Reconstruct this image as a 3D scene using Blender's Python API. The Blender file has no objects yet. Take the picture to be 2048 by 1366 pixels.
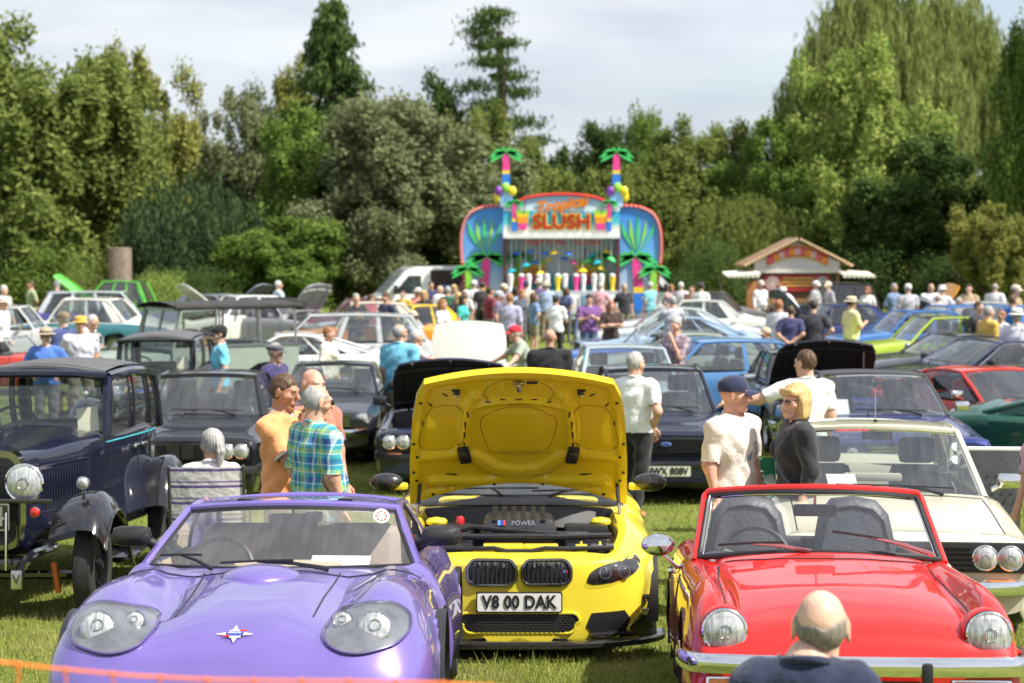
import bpy, bmesh, math, random
import numpy as np
from mathutils import Vector, Matrix, Euler
from mathutils.bvhtree import BVHTree
R = math.radians
SC = bpy.context.scene
COL = SC.collection
# ------------------------------------------------------------------ camera
CAMZ = 2.95
cam_d = bpy.data.cameras.new('camera')
cam = bpy.data.objects.new('camera', cam_d); COL.objects.link(cam)
cam.location = (0, 0, CAMZ)
cam.rotation_euler = (R(90 - 3.07), 0, 0)
cam_d.sensor_width = 36.0
cam_d.lens = 63.28
cam_d.clip_start = 0.1
cam_d.clip_end = 3000
cam_d.dof.use_dof = True
cam_d.dof.focus_distance = 9.5
cam_d.dof.aperture_fstop = 3.0
cam_d.dof.aperture_blades = 9
SC.camera = cam
# ------------------------------------------------------------------ sky and sun
SUN_EL, SUN_AZ = R(53), R(114)          # azimuth measured from +Y (away from camera) towards +X (right)
w = bpy.data.worlds.new('World'); SC.world = w; w.use_nodes = True
nt = w.node_tree; nt.nodes.clear()
def wn(t, **k):
    n = nt.nodes.new(t)
    for a, b in k.items(): setattr(n, a, b)
    return n
out = wn('ShaderNodeOutputWorld'); bg = wn('ShaderNodeBackground'); bg.inputs[1].default_value = 0.1
sky = wn('ShaderNodeTexSky', sky_type='NISHITA', sun_disc=False)
sky.sun_elevation = SUN_EL; sky.sun_rotation = SUN_AZ; sky.altitude = 60; sky.air_density = 1.0; sky.dust_density = 1.5
tc = wn('ShaderNodeTexCoord'); mp = wn('ShaderNodeMapping'); mp.inputs['Scale'].default_value = (1.0, 1.0, 4.2)
mp.inputs['Location'].default_value = (0.35, 0.0, 0.12)
nz = wn('ShaderNodeTexNoise'); nz.inputs['Scale'].default_value = 2.3; nz.inputs['Detail'].default_value = 7; nz.inputs['Roughness'].default_value = 0.52
rmp = wn('ShaderNodeValToRGB'); rmp.color_ramp.elements[0].position = 0.32; rmp.color_ramp.elements[0].color = (0.3,)*3+(1,)
rmp.color_ramp.elements[1].position = 0.6; rmp.color_ramp.elements[1].color = (1, 1, 1, 1)
nz2 = wn('ShaderNodeTexNoise'); nz2.inputs['Scale'].default_value = 4.1; nz2.inputs['Detail'].default_value = 6
cr2 = wn('ShaderNodeValToRGB')
cr2.color_ramp.elements[0].position = 0.36; cr2.color_ramp.elements[0].color = (3.6, 3.9, 4.55, 1)
cr2.color_ramp.elements[1].position = 0.62; cr2.color_ramp.elements[1].color = (5.6, 5.7, 6.0, 1)
mix = wn('ShaderNodeMixRGB')
L = nt.links.new
L(tc.outputs['Generated'], mp.inputs['Vector']); L(mp.outputs[0], nz.inputs['Vector']); L(mp.outputs[0], nz2.inputs['Vector'])
L(nz.outputs['Fac'], rmp.inputs[0]); L(nz2.outputs['Fac'], cr2.inputs[0])
L(rmp.outputs[0], mix.inputs[0]); L(sky.outputs[0], mix.inputs[1]); L(cr2.outputs[0], mix.inputs[2])
L(mix.outputs[0], bg.inputs[0]); L(bg.outputs[0], out.inputs[0])
sun_d = bpy.data.lights.new('sun', 'SUN'); sun_d.energy = 4.6; sun_d.angle = R(0.6); sun_d.color = (1.0, 0.955, 0.88)
sun = bpy.data.objects.new('sun', sun_d); COL.objects.link(sun)
sdir = Vector((math.sin(SUN_AZ)*math.cos(SUN_EL), math.cos(SUN_AZ)*math.cos(SUN_EL), math.sin(SUN_EL)))
sun.rotation_euler = sdir.to_track_quat('Z', 'Y').to_euler()
sun.location = (20, 5, 30)
SC.view_settings.view_transform = 'Standard'; SC.view_settings.look = 'None'
SC.view_settings.exposure = 0.80; SC.view_settings.gamma = 1.0; SC.view_settings.use_curve_mapping = False
SC.cycles.max_bounces = 7; SC.cycles.transparent_max_bounces = 14; SC.cycles.glossy_bounces = 4; SC.cycles.diffuse_bounces = 3
SC.cycles.use_denoising = True; SC.cycles.caustics_reflective = False; SC.cycles.caustics_refractive = False
SC.cycles.sample_clamp_indirect = 6
# ------------------------------------------------------------------ helpers
def gz(d):
    "ground height: a gentle bank falling away from the photographer"
    if d < 7.8: return 0.66 + 0.12*(1 - math.exp(-(7.8-d)))
    return 0.66*math.exp(-(d-7.8)/5.5)
def wx(px, d): return (px - 1024)/3600*d
MATS = {}
def mat(name, col=(.5, .5, .5), rough=.5, metal=0., coat=0., var=.08, scale=6., bump=0., bscale=60., spec=.5, trans=0., emit=0., sheen=0., coatr=.03, stretch=None):
    if name in MATS: return MATS[name]
    m = bpy.data.materials.new(name); m.use_nodes = True
    n = m.node_tree.nodes; b = n['Principled BSDF']; lk = m.node_tree.links.new
    b.inputs['Roughness'].default_value = rough; b.inputs['Metallic'].default_value = metal
    b.inputs['Coat Weight'].default_value = coat; b.inputs['Coat Roughness'].default_value = coatr
    b.inputs['Specular IOR Level'].default_value = spec
    if sheen: b.inputs['Sheen Weight'].default_value = sheen
    t = n.new('ShaderNodeTexCoord'); src = t.outputs['Object']
    if stretch:
        mpn = n.new('ShaderNodeMapping'); mpn.inputs['Scale'].default_value = stretch; lk(src, mpn.inputs[0]); src = mpn.outputs[0]
    z = n.new('ShaderNodeTexNoise'); z.inputs['Scale'].default_value = scale; z.inputs['Detail'].default_value = 5
    lk(src, z.inputs['Vector'])
    r = n.new('ShaderNodeValToRGB')
    r.color_ramp.elements[0].position = .3; r.color_ramp.elements[1].position = .7
    r.color_ramp.elements[0].color = tuple(c*(1-var) for c in col)+(1,)
    r.color_ramp.elements[1].color = tuple(min(1, c*(1+var)) for c in col)+(1,)
    lk(z.outputs['Fac'], r.inputs[0]); lk(r.outputs[0], b.inputs['Base Color'])
    if bump:
        z2 = n.new('ShaderNodeTexNoise'); z2.inputs['Scale'].default_value = bscale; z2.inputs['Detail'].default_value = 4
        lk(src, z2.inputs['Vector'])
        bp = n.new('ShaderNodeBump'); bp.inputs['Strength'].default_value = bump; bp.inputs['Distance'].default_value = .02
        lk(z2.outputs['Fac'], bp.inputs['Height']); lk(bp.outputs[0], b.inputs['Normal'])
    if emit:
        b.inputs['Emission Strength'].default_value = emit; lk(r.outputs[0], b.inputs['Emission Color'])
    MATS[name] = m
    return m
def paint(col, metal=0., flake=.05):
    k = 'paint_%02x%02x%02x' % tuple(int(max(0, min(1, c))*255) for c in col)
    return mat(k, col, rough=.38, metal=metal, coat=1.0, var=flake, scale=3, coatr=.025, spec=.15)
def cloth(col, var=.1):
    k = 'cloth_%02x%02x%02x' % tuple(int(c*255) for c in col)
    return mat(k, col, rough=.85, var=var, scale=9, bump=.95, bscale=11, sheen=.25, spec=.2)
def glass(name='car_glass', tint=(.80, .85, .84), clear=.84):
    if name in MATS: return MATS[name]
    m = bpy.data.materials.new(name); m.use_nodes = True; n = m.node_tree.nodes; lk = m.node_tree.links.new
    n.remove(n['Principled BSDF']); o = n['Material Output']
    tr = n.new('ShaderNodeBsdfTransparent'); tr.inputs[0].default_value = tint+(1,)
    gl = n.new('ShaderNodeBsdfGlossy'); gl.inputs['Roughness'].default_value = .015; gl.inputs[0].default_value = (1, 1, 1, 1)
    ge = n.new('ShaderNodeNewGeometry'); dt = n.new('ShaderNodeVectorMath'); dt.operation = 'DOT_PRODUCT'
    lk(ge.outputs['Incoming'], dt.inputs[0]); lk(ge.outputs['Normal'], dt.inputs[1])
    ab = n.new('ShaderNodeMath'); ab.operation = 'ABSOLUTE'; lk(dt.outputs['Value'], ab.inputs[0])
    om = n.new('ShaderNodeMath'); om.operation = 'SUBTRACT'; om.inputs[0].default_value = 1.; lk(ab.outputs[0], om.inputs[1])
    fr = n.new('ShaderNodeMath'); fr.operation = 'POWER'; fr.inputs[1].default_value = 5.; lk(om.outputs[0], fr.inputs[0])      # Schlick, same from both sides
    ma = n.new('ShaderNodeMath'); ma.operation = 'MULTIPLY_ADD'; ma.inputs[1].default_value = .92; ma.inputs[2].default_value = .06+(1-clear)*.35
    df = n.new('ShaderNodeBsdfDiffuse'); df.inputs[0].default_value = (.42, .44, .45, 1)     # film of dust on the pane
    z = n.new('ShaderNodeTexNoise'); z.inputs['Scale'].default_value = 5; z.inputs['Detail'].default_value = 3
    tcx = n.new('ShaderNodeTexCoord'); mpx = n.new('ShaderNodeMapping'); mpx.inputs['Scale'].default_value = (6, .6, .6)
    lk(tcx.outputs['Object'], mpx.inputs[0]); lk(mpx.outputs[0], z.inputs['Vector'])
    mm = n.new('ShaderNodeMath'); mm.operation = 'MULTIPLY'; mm.inputs[1].default_value = (1-clear)*.9
    lk(z.outputs['Fac'], mm.inputs[0])
    m1 = n.new('ShaderNodeMixShader'); m2 = n.new('ShaderNodeMixShader')
    lk(mm.outputs[0], m1.inputs[0]); lk(tr.outputs[0], m1.inputs[1]); lk(df.outputs[0], m1.inputs[2])
    lk(fr.outputs[0], ma.inputs[0]); lk(ma.outputs[0], m2.inputs[0]); lk(m1.outputs[0], m2.inputs[1]); lk(gl.outputs[0], m2.inputs[2])
    lk(m2.outputs[0], o.inputs[0]); MATS[name] = m
    return m
CHROME = mat('chrome', (.78, .79, .80), rough=.06, metal=1., var=.03)
STEEL = mat('steel', (.5, .5, .51), rough=.3, metal=1., var=.1)
BLACK = mat('black_plastic', (.018, .018, .02), rough=.42, var=.3)
GLOSSBLACK = mat('gloss_black', (.012, .012, .014), rough=.12, coat=1., var=.1)
RUBBER = mat('tyre_rubber', (.026, .026, .027), rough=.82, var=.3, bump=.2, bscale=90)
DARKTRIM = mat('dark_interior', (.035, .035, .038), rough=.75, var=.3)
MESHBLK = mat('grille_mesh_black', (.008, .008, .008), rough=.6)
WHITEP = mat('white_card', (.82, .82, .80), rough=.7, var=.03)
AMBER = mat('amber_lens', (.75, .22, .02), rough=.15, coat=.6, var=.15, scale=40)
REDLENS = mat('red_lens', (.55, .02, .02), rough=.15, coat=.6, var=.15, scale=40)
LENS = mat('lamp_lens', (.50, .51, .50), rough=.28, metal=.35, coat=.7, var=.45, scale=30, stretch=(3, .6, .6), coatr=.12)
PLATEW = mat('plate_white', (.74, .74, .70), rough=.45, var=.04)
PLATEY = mat('plate_cream', (.66, .66, .56), rough=.5, var=.06)
INK = mat('plate_black', (.012, .012, .012), rough=.5)
GLASS = glass()
CLEARGLASS = glass('clear_cover_glass', (.95, .96, .97), .97)
DARKGLASS = glass('side_glass', (.45, .5, .5), .9)

class MB:
    def __init__(s): s.v = []; s.f = []; s.m = []
    def add(s, vs, fs, mi=0, M=None):
        o = len(s.v)
        if M is not None: vs = [tuple(M @ Vector(p)) for p in vs]
        s.v += [tuple(float(c) for c in p) for p in vs]
        s.f += [tuple(i+o for i in f) for f in fs]; s.m += [mi]*len(fs)
        return s
    def box(s, c, d, mi=0, rot=None, taper=1.0, bev=0.):
        x, y, z = d[0]/2, d[1]/2, d[2]/2; t = taper
        M = Matrix.Translation(c) @ (Euler(rot).to_matrix().to_4x4() if rot else Matrix.Identity(4))
        if bev <= 0:
            vs = [(-x, -y, -z), (x, -y, -z), (x, y, -z), (-x, y, -z), (-x*t, -y*t, z), (x*t, -y*t, z), (x*t, y*t, z), (-x*t, y*t, z)]
            fs = [(0, 3, 2, 1), (4, 5, 6, 7), (0, 1, 5, 4), (1, 2, 6, 5), (2, 3, 7, 6), (3, 0, 4, 7)]
            return s.add(vs, fs, mi, M)
        bm = bmesh.new(); bmesh.ops.create_cube(bm, size=1)
        for v in bm.verts:
            k = t if v.co.z > 0 else 1
            v.co = (v.co.x*d[0]*k, v.co.y*d[1]*k, v.co.z*d[2])
        bmesh.ops.bevel(bm, geom=bm.edges[:], offset=min(bev, min(d)*.48), segments=2, affect='EDGES', profile=.6)
        bm.verts.index_update()
        s.add([v.co[:] for v in bm.verts], [[v.index for v in f.verts] for f in bm.faces], mi, M); bm.free()
        return s
    def tube(s, path, r, n=8, mi=0, closed=False, flat=1.0, cap=True):
        P = [Vector(p) for p in path]; k = len(P)
        rr = r if hasattr(r, '__len__') else [r]*k
        vs = []; fs = []; up = Vector((0, 0, 1)); prev = None
        for i, p in enumerate(P):
            a = P[(i+1) % k] if closed or i < k-1 else P[i]; b = P[i-1] if closed or i > 0 else P[i]
            t = (a-b)
            t = t.normalized() if t.length > 1e-9 else Vector((0, 1, 0))
            if prev is None:
                x = t.cross(up)
                if x.length < 1e-3: x = t.cross(Vector((0, 1, 0)))
            else: x = prev - t*prev.dot(t)
            x = x.normalized() if x.length > 1e-6 else Vector((1, 0, 0))
            prev = x; y = t.cross(x)
            for j in range(n):
                an = 2*math.pi*(j+.5)/n
                vs.append(p + x*(math.cos(an)*rr[i]) + y*(math.sin(an)*rr[i]*flat))
        for i in range(k if closed else k-1):
            for j in range(n):
                a, b = i*n, ((i+1) % k)*n
                fs.append((a+j, a+(j+1) % n, b+(j+1) % n, b+j))
        if cap and not closed: fs += [tuple(range(n-1, -1, -1)), tuple(range((k-1)*n, k*n))]
        return s.add([tuple(p) for p in vs], fs, mi)
    def lathe(s, prof, n=20, mi=0, M=None, cap=False):
        "profile of (r, h) turned about local Z"
        vs = []; fs = []; k = len(prof)
        for r, h in prof:
            for j in range(n): vs.append((r*math.cos(2*math.pi*j/n), r*math.sin(2*math.pi*j/n), h))
        for i in range(k-1):
            for j in range(n): fs.append((i*n+j, i*n+(j+1) % n, (i+1)*n+(j+1) % n, (i+1)*n+j))
        if cap: fs += [tuple(range(n-1, -1, -1)), tuple(range((k-1)*n, k*n))]
        return s.add(vs, fs, mi, M)
    def ball(s, c, r, n=12, mi=0, rot=None):
        if not hasattr(r, '__len__'): r = (r, r, r)
        prof = [(math.sin(math.pi*i/(n//2)), -math.cos(math.pi*i/(n//2))) for i in range(n//2+1)]
        M = Matrix.Translation(c) @ (Euler(rot).to_matrix().to_4x4() if rot else Matrix.Identity(4)) @ Matrix.Diagonal((r[0], r[1], r[2], 1))
        return s.lathe(prof, n, mi, M)
    def grid(s, G, mi=0, flip=False, thick=0.):
        nu, nv = len(G), len(G[0]); vs = [p for row in G for p in row]
        fs = []
        for i in range(nu-1):
            for j in range(nv-1):
                q = (i*nv+j, i*nv+j+1, (i+1)*nv+j+1, (i+1)*nv+j)
                fs.append(q[::-1] if flip else q)
        return s.add(vs, fs, mi)
    def prism(s, pts, y0, y1, mi=0, M=None, mi_side=None):
        "outline of (x, z) points pushed from y0 to y1"
        n = len(pts); vs = [(p[0], y0, p[1]) for p in pts]+[(p[0], y1, p[1]) for p in pts]
        s.add(vs, [tuple(range(n)), tuple(range(2*n-1, n-1, -1))], mi, M)
        o = len(s.v)-2*n; k = mi if mi_side is None else mi_side
        for i in range(n):
            s.f.append((o+i, o+n+i, o+n+(i+1) % n, o+(i+1) % n)); s.m.append(k)
        return s
    def mesh(s, name, mats, smooth=True, ang=38):
        me = bpy.data.meshes.new(name); me.from_pydata(s.v, [], s.f)
        for m in (mats if isinstance(mats, (list, tuple)) else [mats]): me.materials.append(m)
        if len(me.polygons) == len(s.m): me.polygons.foreach_set('material_index', s.m)
        me.polygons.foreach_set('use_smooth', [smooth]*len(me.polygons))
        if smooth and ang: me.set_sharp_from_angle(angle=R(ang))
        me.update()
        return me
    def build(s, name, mats, parent=None, smooth=True, ang=38, loc=None, rot=None):
        me = s.mesh(name, mats, smooth, ang)
        return link(name, me, parent, loc, rot)
def link(name, me, parent=None, loc=None, rot=None):
    o = bpy.data.objects.new(name, me); COL.objects.link(o)
    if parent is not None: o.parent = parent
    if loc: o.location = loc
    if rot: o.rotation_euler = rot
    return o
def tag(o, label, cat, group=None):
    o['label'] = label; o['category'] = cat
    if group: o['group'] = group
    return o
def struct(o): o['kind'] = 'structure'; return o
def empty(name, loc, rz=0, pitch=0, label=None, cat=None, group=None):
    o = bpy.data.objects.new(name, None); COL.objects.link(o); o.location = loc; o.empty_display_size = .2
    o.rotation_euler = (Matrix.Rotation(rz, 3, 'Z') @ Matrix.Rotation(pitch, 3, 'X')).to_euler()
    if label: tag(o, label, cat, group)
    return o
def text_mesh(s, size, depth=.004, bold=.0, align='CENTER', xs=1.0, shear=0.):
    c = bpy.data.curves.new('lettering', 'FONT'); c.body = s; c.size = size; c.extrude = depth; c.align_x = align; c.align_y = 'CENTER'
    c.offset = bold; c.resolution_u = 3; c.shear = shear; c.space_character = 1.03
    o = bpy.data.objects.new('lettering', c); COL.objects.link(o)
    dg = bpy.context.evaluated_depsgraph_get(); me = bpy.data.meshes.new_from_object(o.evaluated_get(dg))
    bpy.data.objects.remove(o); bpy.data.curves.remove(c)
    for v in me.vertices: v.co.x *= xs
    return me
def text(s, size, m, parent, loc, rot=(R(90), 0, 0), **k):
    me = text_mesh(s, size, **k); me.materials.clear(); me.materials.append(m)
    return link('lettering', me, parent, loc, rot)
def lerp(a, b, t): return a+(b-a)*t
def rrect(w, h, r, n=4, cx=0, cz=0):
    "rounded rectangle outline, anticlockwise in (x, z)"
    out = []
    for sx, sz, a0 in ((1, -1, -90), (1, 1, 0), (-1, 1, 90), (-1, -1, 180)):
        for i in range(n+1):
            a = R(a0+90*i/n); out.append((cx+sx*(w/2-r)+r*math.cos(a), cz+sz*(h/2-r)+r*math.sin(a)))
    return out
def hermite(P, k, sharp=(), closed=False):
    "interpolating spline through rows of P (n x m) with k steps a span; rows in sharp keep a corner"
    P = np.asarray(P, float); n = len(P); F = P.reshape(n, -1)
    nx = np.roll(F, -1, 0); pv = np.roll(F, 1, 0)
    out = []; segs = n if closed else n-1
    dl = np.linalg.norm(F[(np.arange(segs)+1) % n]-F[:segs], axis=1)+1e-9
    def tang(i, side):
        if not closed and i == 0: return (F[1]-F[0])/dl[0]
        if not closed and i == n-1: return (F[-1]-F[-2])/dl[-1]
        a, b = dl[(i-1) % segs], dl[i % segs]
        s0 = (F[i]-F[i-1])/a; s1 = (F[(i+1) % n]-F[i])/b
        if i in sharp: return s0 if side < 0 else s1
        return (s0*b+s1*a)/(a+b)
    for i in range(segs):
        p0, p1 = F[i], F[(i+1) % n]; m0, m1 = tang(i, 1)*dl[i], tang((i+1) % n, -1)*dl[i]
        for j in range(k):
            t = j/k; t2, t3 = t*t, t*t*t
            out.append((2*t3-3*t2+1)*p0+(t3-2*t2+t)*m0+(-2*t3+3*t2)*p1+(t3-t2)*m1)
    if not closed: out.append(F[-1])
    return np.array(out).reshape((-1,)+P.shape[1:])
# ------------------------------------------------------------------ ground
def ground_material():
    m = bpy.data.materials.new('lawn'); m.use_nodes = True; n = m.node_tree.nodes; lk = m.node_tree.links.new; b = n['Principled BSDF']
    b.inputs['Roughness'].default_value = .9; b.inputs['Specular IOR Level'].default_value = .15
    t = n.new('ShaderNodeTexCoord')
    z1 = n.new('ShaderNodeTexNoise'); z1.inputs['Scale'].default_value = .55; z1.inputs['Detail'].default_value = 6
    z2 = n.new('ShaderNodeTexNoise'); z2.inputs['Scale'].default_value = 22; z2.inputs['Detail'].default_value = 5
    for z in (z1, z2): lk(t.outputs['Object'], z.inputs['Vector'])
    r1 = n.new('ShaderNodeValToRGB'); e = r1.color_ramp.elements
    e[0].position = .34; e[0].color = (.12, .17, .03, 1); e[1].position = .68; e[1].color = (.26, .28, .065, 1)
    r2 = n.new('ShaderNodeValToRGB'); e = r2.color_ramp.elements
    e[0].position = .3; e[0].color = (.45, .5, .4, 1); e[1].position = .72; e[1].color = (1.15, 1.12, 1.0, 1)
    mx = n.new('ShaderNodeMixRGB'); mx.blend_type = 'MULTIPLY'; mx.inputs[0].default_value = 1
    lk(z1.outputs['Fac'], r1.inputs[0]); lk(z2.outputs['Fac'], r2.inputs[0]); lk(r1.outputs[0], mx.inputs[1]); lk(r2.outputs[0], mx.inputs[2]); lk(mx.outputs[0], b.inputs['Base Color'])
    bp = n.new('ShaderNodeBump'); bp.inputs['Strength'].default_value = .6; bp.inputs['Distance'].default_value = .03
    lk(z2.outputs['Fac'], bp.inputs['Height']); lk(bp.outputs[0], b.inputs['Normal'])
    return m
ys = [-40, -10, 0, 3, 5, 6, 7]+[7+.5*i for i in range(1, 50)]+[33, 36, 40, 50, 70, 100, 160, 300, 700, 1500]
G = []
for y in ys:
    hw = 30+abs(y)*.9
    G.append([(x, y, gz(y) if y > -1 else gz(0)) for x in np.linspace(-hw, hw, 21)])
struct(MB().grid(G, flip=True).build('ground', ground_material()))
def leaf_mat(name, c0, c1, transl=.45):
    m = bpy.data.materials.new(name); m.use_nodes = True; n = m.node_tree.nodes; lk = m.node_tree.links.new
    n.remove(n['Principled BSDF']); o = n['Material Output']
    g = n.new('ShaderNodeNewGeometry'); r = n.new('ShaderNodeValToRGB'); e = r.color_ramp.elements
    e[0].color = c0+(1,); e[1].color = c1+(1,); lk(g.outputs['Random Per Island'], r.inputs[0])
    d = n.new('ShaderNodeBsdfDiffuse'); t = n.new('ShaderNodeBsdfTranslucent'); mx = n.new('ShaderNodeMixShader'); mx.inputs[0].default_value = transl
    lk(r.outputs[0], d.inputs[0]); lk(r.outputs[0], t.inputs[0]); lk(d.outputs[0], mx.inputs[1]); lk(t.outputs[0], mx.inputs[2]); lk(mx.outputs[0], o.inputs[0])
    MATS[name] = m
    return m
def grass_blade_mat():
    m = leaf_mat('grass_blade', (.16, .22, .035), (.42, .43, .13), .4); n = m.node_tree.nodes; lk = m.node_tree.links.new
    r = [q for q in n if q.type == 'VALTORGB'][0]; t = n.new('ShaderNodeTexCoord'); z = n.new('ShaderNodeTexNoise'); z.inputs['Scale'].default_value = 1.7; z.inputs['Detail'].default_value = 4
    lk(t.outputs['Object'], z.inputs['Vector']); c = n.new('ShaderNodeValToRGB'); e = c.color_ramp.elements; e[0].position = .50; e[0].color = (0, 0, 0, 1); e[1].position = .72; e[1].color = (.75, .75, .75, 1)
    lk(z.outputs['Fac'], c.inputs[0]); mx = n.new('ShaderNodeMixRGB'); lk(c.outputs[0], mx.inputs[0]); lk(r.outputs[0], mx.inputs[1]); mx.inputs[2].default_value = (.46, .40, .20, 1)     # dry, trodden patches
    for q in n:
        if q.type in ('BSDF_DIFFUSE', 'BSDF_TRANSLUCENT'): lk(mx.outputs[0], q.inputs[0])
    return m
def grass():
    rng = np.random.default_rng(5); n = 300000
    y = 6.6/(1-rng.random(n)*(1-6.6/46.)); x = rng.uniform(-.31, .31, n)*y      # thinner with distance
    P = np.stack([x, y], 1)
    keep = ~((x < -.35) & (x > -2.0) & (y < 11)) & ~((x > .95) & (y < 11) & (x < 2.3))
    P = P[keep]; n = len(P)
    z = np.array([gz(y) for y in P[:, 1]])
    far = np.clip((P[:, 1]-8)/14, 0, 2.2)
    h = rng.uniform(.018, .05, n)*(1+.9*(rng.random(n) < .05))*(.7+.6*(np.sin(P[:, 0]*5.1+2*np.sin(P[:, 1]*3.7))*.5+.5))*(1-.12*far); a = rng.uniform(0, 6.283, n); wd = rng.uniform(.002, .0042, n)*(1+1.2*far)
    lean = rng.uniform(.1, .9, n)*h; la = rng.uniform(0, 6.283, n)
    V = np.zeros((n, 3, 3))
    V[:, 0] = np.stack([P[:, 0]-np.cos(a)*wd, P[:, 1]-np.sin(a)*wd, z-.003], 1)
    V[:, 1] = np.stack([P[:, 0]+np.cos(a)*wd, P[:, 1]+np.sin(a)*wd, z-.003], 1)
    V[:, 2] = np.stack([P[:, 0]+np.cos(la)*lean, P[:, 1]+np.sin(la)*lean, z+h], 1)
    me = bpy.data.meshes.new('grass'); me.vertices.add(n*3); me.vertices.foreach_set('co', V.reshape(-1))
    me.loops.add(n*3); me.loops.foreach_set('vertex_index', np.arange(n*3)); me.polygons.add(n)
    me.polygons.foreach_set('loop_start', np.arange(n)*3); me.update(calc_edges=True)
    me.materials.append(grass_blade_mat())
    o = link('grass', me); o['kind'] = 'stuff'; tag(o, 'short sunlit lawn grass between the parked cars', 'grass')
grass()
# ------------------------------------------------------------------ trees
def cards(C, D, U, l, wd):
    "leaf quads: centres, long direction, side direction, length, width"
    n = len(C); V = np.zeros((n, 4, 3))
    D = D/(np.linalg.norm(D, axis=1, keepdims=True)+1e-9); S = np.cross(D, U); S /= (np.linalg.norm(S, axis=1, keepdims=True)+1e-9)
    l = l[:, None]; wd = wd[:, None]
    V[:, 0] = C-D*l; V[:, 1] = C+S*wd; V[:, 2] = C+D*l; V[:, 3] = C-S*wd
    return V.reshape(-1, 3)
def leaf_mesh(name, V, m):
    n = len(V)//4; me = bpy.data.meshes.new(name); me.vertices.add(n*4); me.vertices.foreach_set('co', V.reshape(-1))
    me.loops.add(n*4); me.loops.foreach_set('vertex_index', np.arange(n*4)); me.polygons.add(n)
    me.polygons.foreach_set('loop_start', np.arange(n)*4); me.update(calc_edges=True); me.materials.append(m)
    return me
def rdir(rng, n):
    v = rng.normal(size=(n, 3)); return v/np.linalg.norm(v, axis=1, keepdims=True)
def crown(kind, seed):
    "leaf points of a crown in a unit box: x, y in -1..1, z 0..1 (before scaling to metres w/2, w/2, h)"
    rng = np.random.default_rng(seed)
    if kind in ('broad', 'loose', 'round'):
        nc = {'broad': 190, 'loose': 130, 'round': 230}[kind]; per = {'broad': 235, 'loose': 230, 'round': 215}[kind]
        lob = []
        for i in range(9):
            a = rng.uniform(0, 6.28); q = rng.uniform(.25, .62); zz = rng.uniform(.16, .8)
            q *= (1.0 if zz < .55 else 1.0-(zz-.55)*1.5)
            lob.append((q*math.cos(a), q*math.sin(a), zz, rng.uniform(.26, .42)))
        lob += [(0, 0, .82, .30), (.05, 0, .55, .5), (0, .05, .28, .55)]
        cs = []
        while len(cs) < nc:
            lx, ly, lz, lr = lob[rng.integers(len(lob))]
            d = rdir(rng, 1)[0]; q = lr*(.72+.34*rng.random())
            p = np.array([lx+d[0]*q, ly+d[1]*q, lz+d[2]*q*.5])
            if p[2] < .03 or p[2] > 1.0: continue
            cs.append(p)
        cs = np.array(cs)
        n = nc*per; k = np.repeat(np.arange(nc), per); rc = rng.uniform(.08, .17, nc)[k]*(1.0 if kind != 'loose' else .85)
        d = rdir(rng, n); q = rng.random(n)**.45
        P = cs[k]+d*(rc*q)[:, None]*np.array([1, 1, .5]); P[:, 2] += .02*rng.normal(size=n)
        D = rdir(rng, n)+np.array([0, 0, -.35]); U = d*.8+np.array([0, 0, .9])+rdir(rng, n)*.5
        return P, D, U, rng.uniform(.065, .125, n), rng.uniform(.036, .068, n)
    if kind == 'willow':
        ns = 900; a = rng.uniform(0, 6.28, ns); q = np.sqrt(rng.random(ns))*.95
        top = .97-.42*q**2+rng.normal(size=ns)*.05; ln = rng.uniform(.10, .45, ns)*(.6+.6*q)
        per = 56; k = np.repeat(np.arange(ns), per); t = rng.random(ns*per)
        x = q[k]*np.cos(a[k])+rng.normal(size=ns*per)*.018+.03*np.cos(a[k])*t; y = q[k]*np.sin(a[k])+rng.normal(size=ns*per)*.018
        z = np.maximum(.02, top[k]-ln[k]*t); P = np.stack([x, y, z], 1)
        D = np.array([0, 0, -1.])+rdir(rng, len(P))*.5; U = rdir(rng, len(P))
        return P, D, U, rng.uniform(.10, .19, len(P)), rng.uniform(.018, .032, len(P))
    if kind == 'spruce':
        Ps, Ds = [], []
        for i in range(30):
            zz = .04+.95*(i/30)**.9; rr = (1-zz)**.85*(.8+.4*rng.random()) + .03
            for j in range(9):
                a = rng.uniform(0, 6.28); r2 = rr*rng.uniform(.55, 1.1); m = 75
                t = rng.random(m)**.7; dr = .03+.05*(1-zz)
                p = np.stack([np.cos(a)*r2*t, np.sin(a)*r2*t, zz-dr*t+.06*np.maximum(0, t-.7)*r2], 1)+rng.normal(size=(m, 3))*np.array([.045, .045, .012])
                p[:, 2] -= rng.random(m)*.035*(r2+.2)
                Ps.append(p); Ds.append(np.tile([np.cos(a)*.5, np.sin(a)*.5, -.7], (m, 1)))
        P = np.concatenate(Ps); D = np.concatenate(Ds)+rdir(rng, len(P))*.6
        return P, D, rdir(rng, len(P)), rng.uniform(.10, .2, len(P)), rng.uniform(.03, .06, len(P))
    if kind == 'pine':
        Ps = []
        for i in range(19):
            zz = .40+.60*(i+rng.random())/19; a = rng.uniform(0, 6.28); q = rng.uniform(.1, .9)*(1.1-.75*max(0, zz-.55)/.45)
            if zz < .55: q = rng.uniform(.3, .85)
            c = np.array([q*math.cos(a), q*math.sin(a), zz]); m = 420
            s = np.array([.34, .34, .020])*rng.uniform(.7, 1.15)
            p = c+rng.normal(size=(m, 3))*s*.62; Ps.append(p)
        P = np.concatenate(Ps); D = rdir(rng, len(P))+np.array([0, 0, .5])
        return P, D, rdir(rng, len(P)), rng.uniform(.08, .15, len(P)), rng.uniform(.03, .06, len(P))
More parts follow.
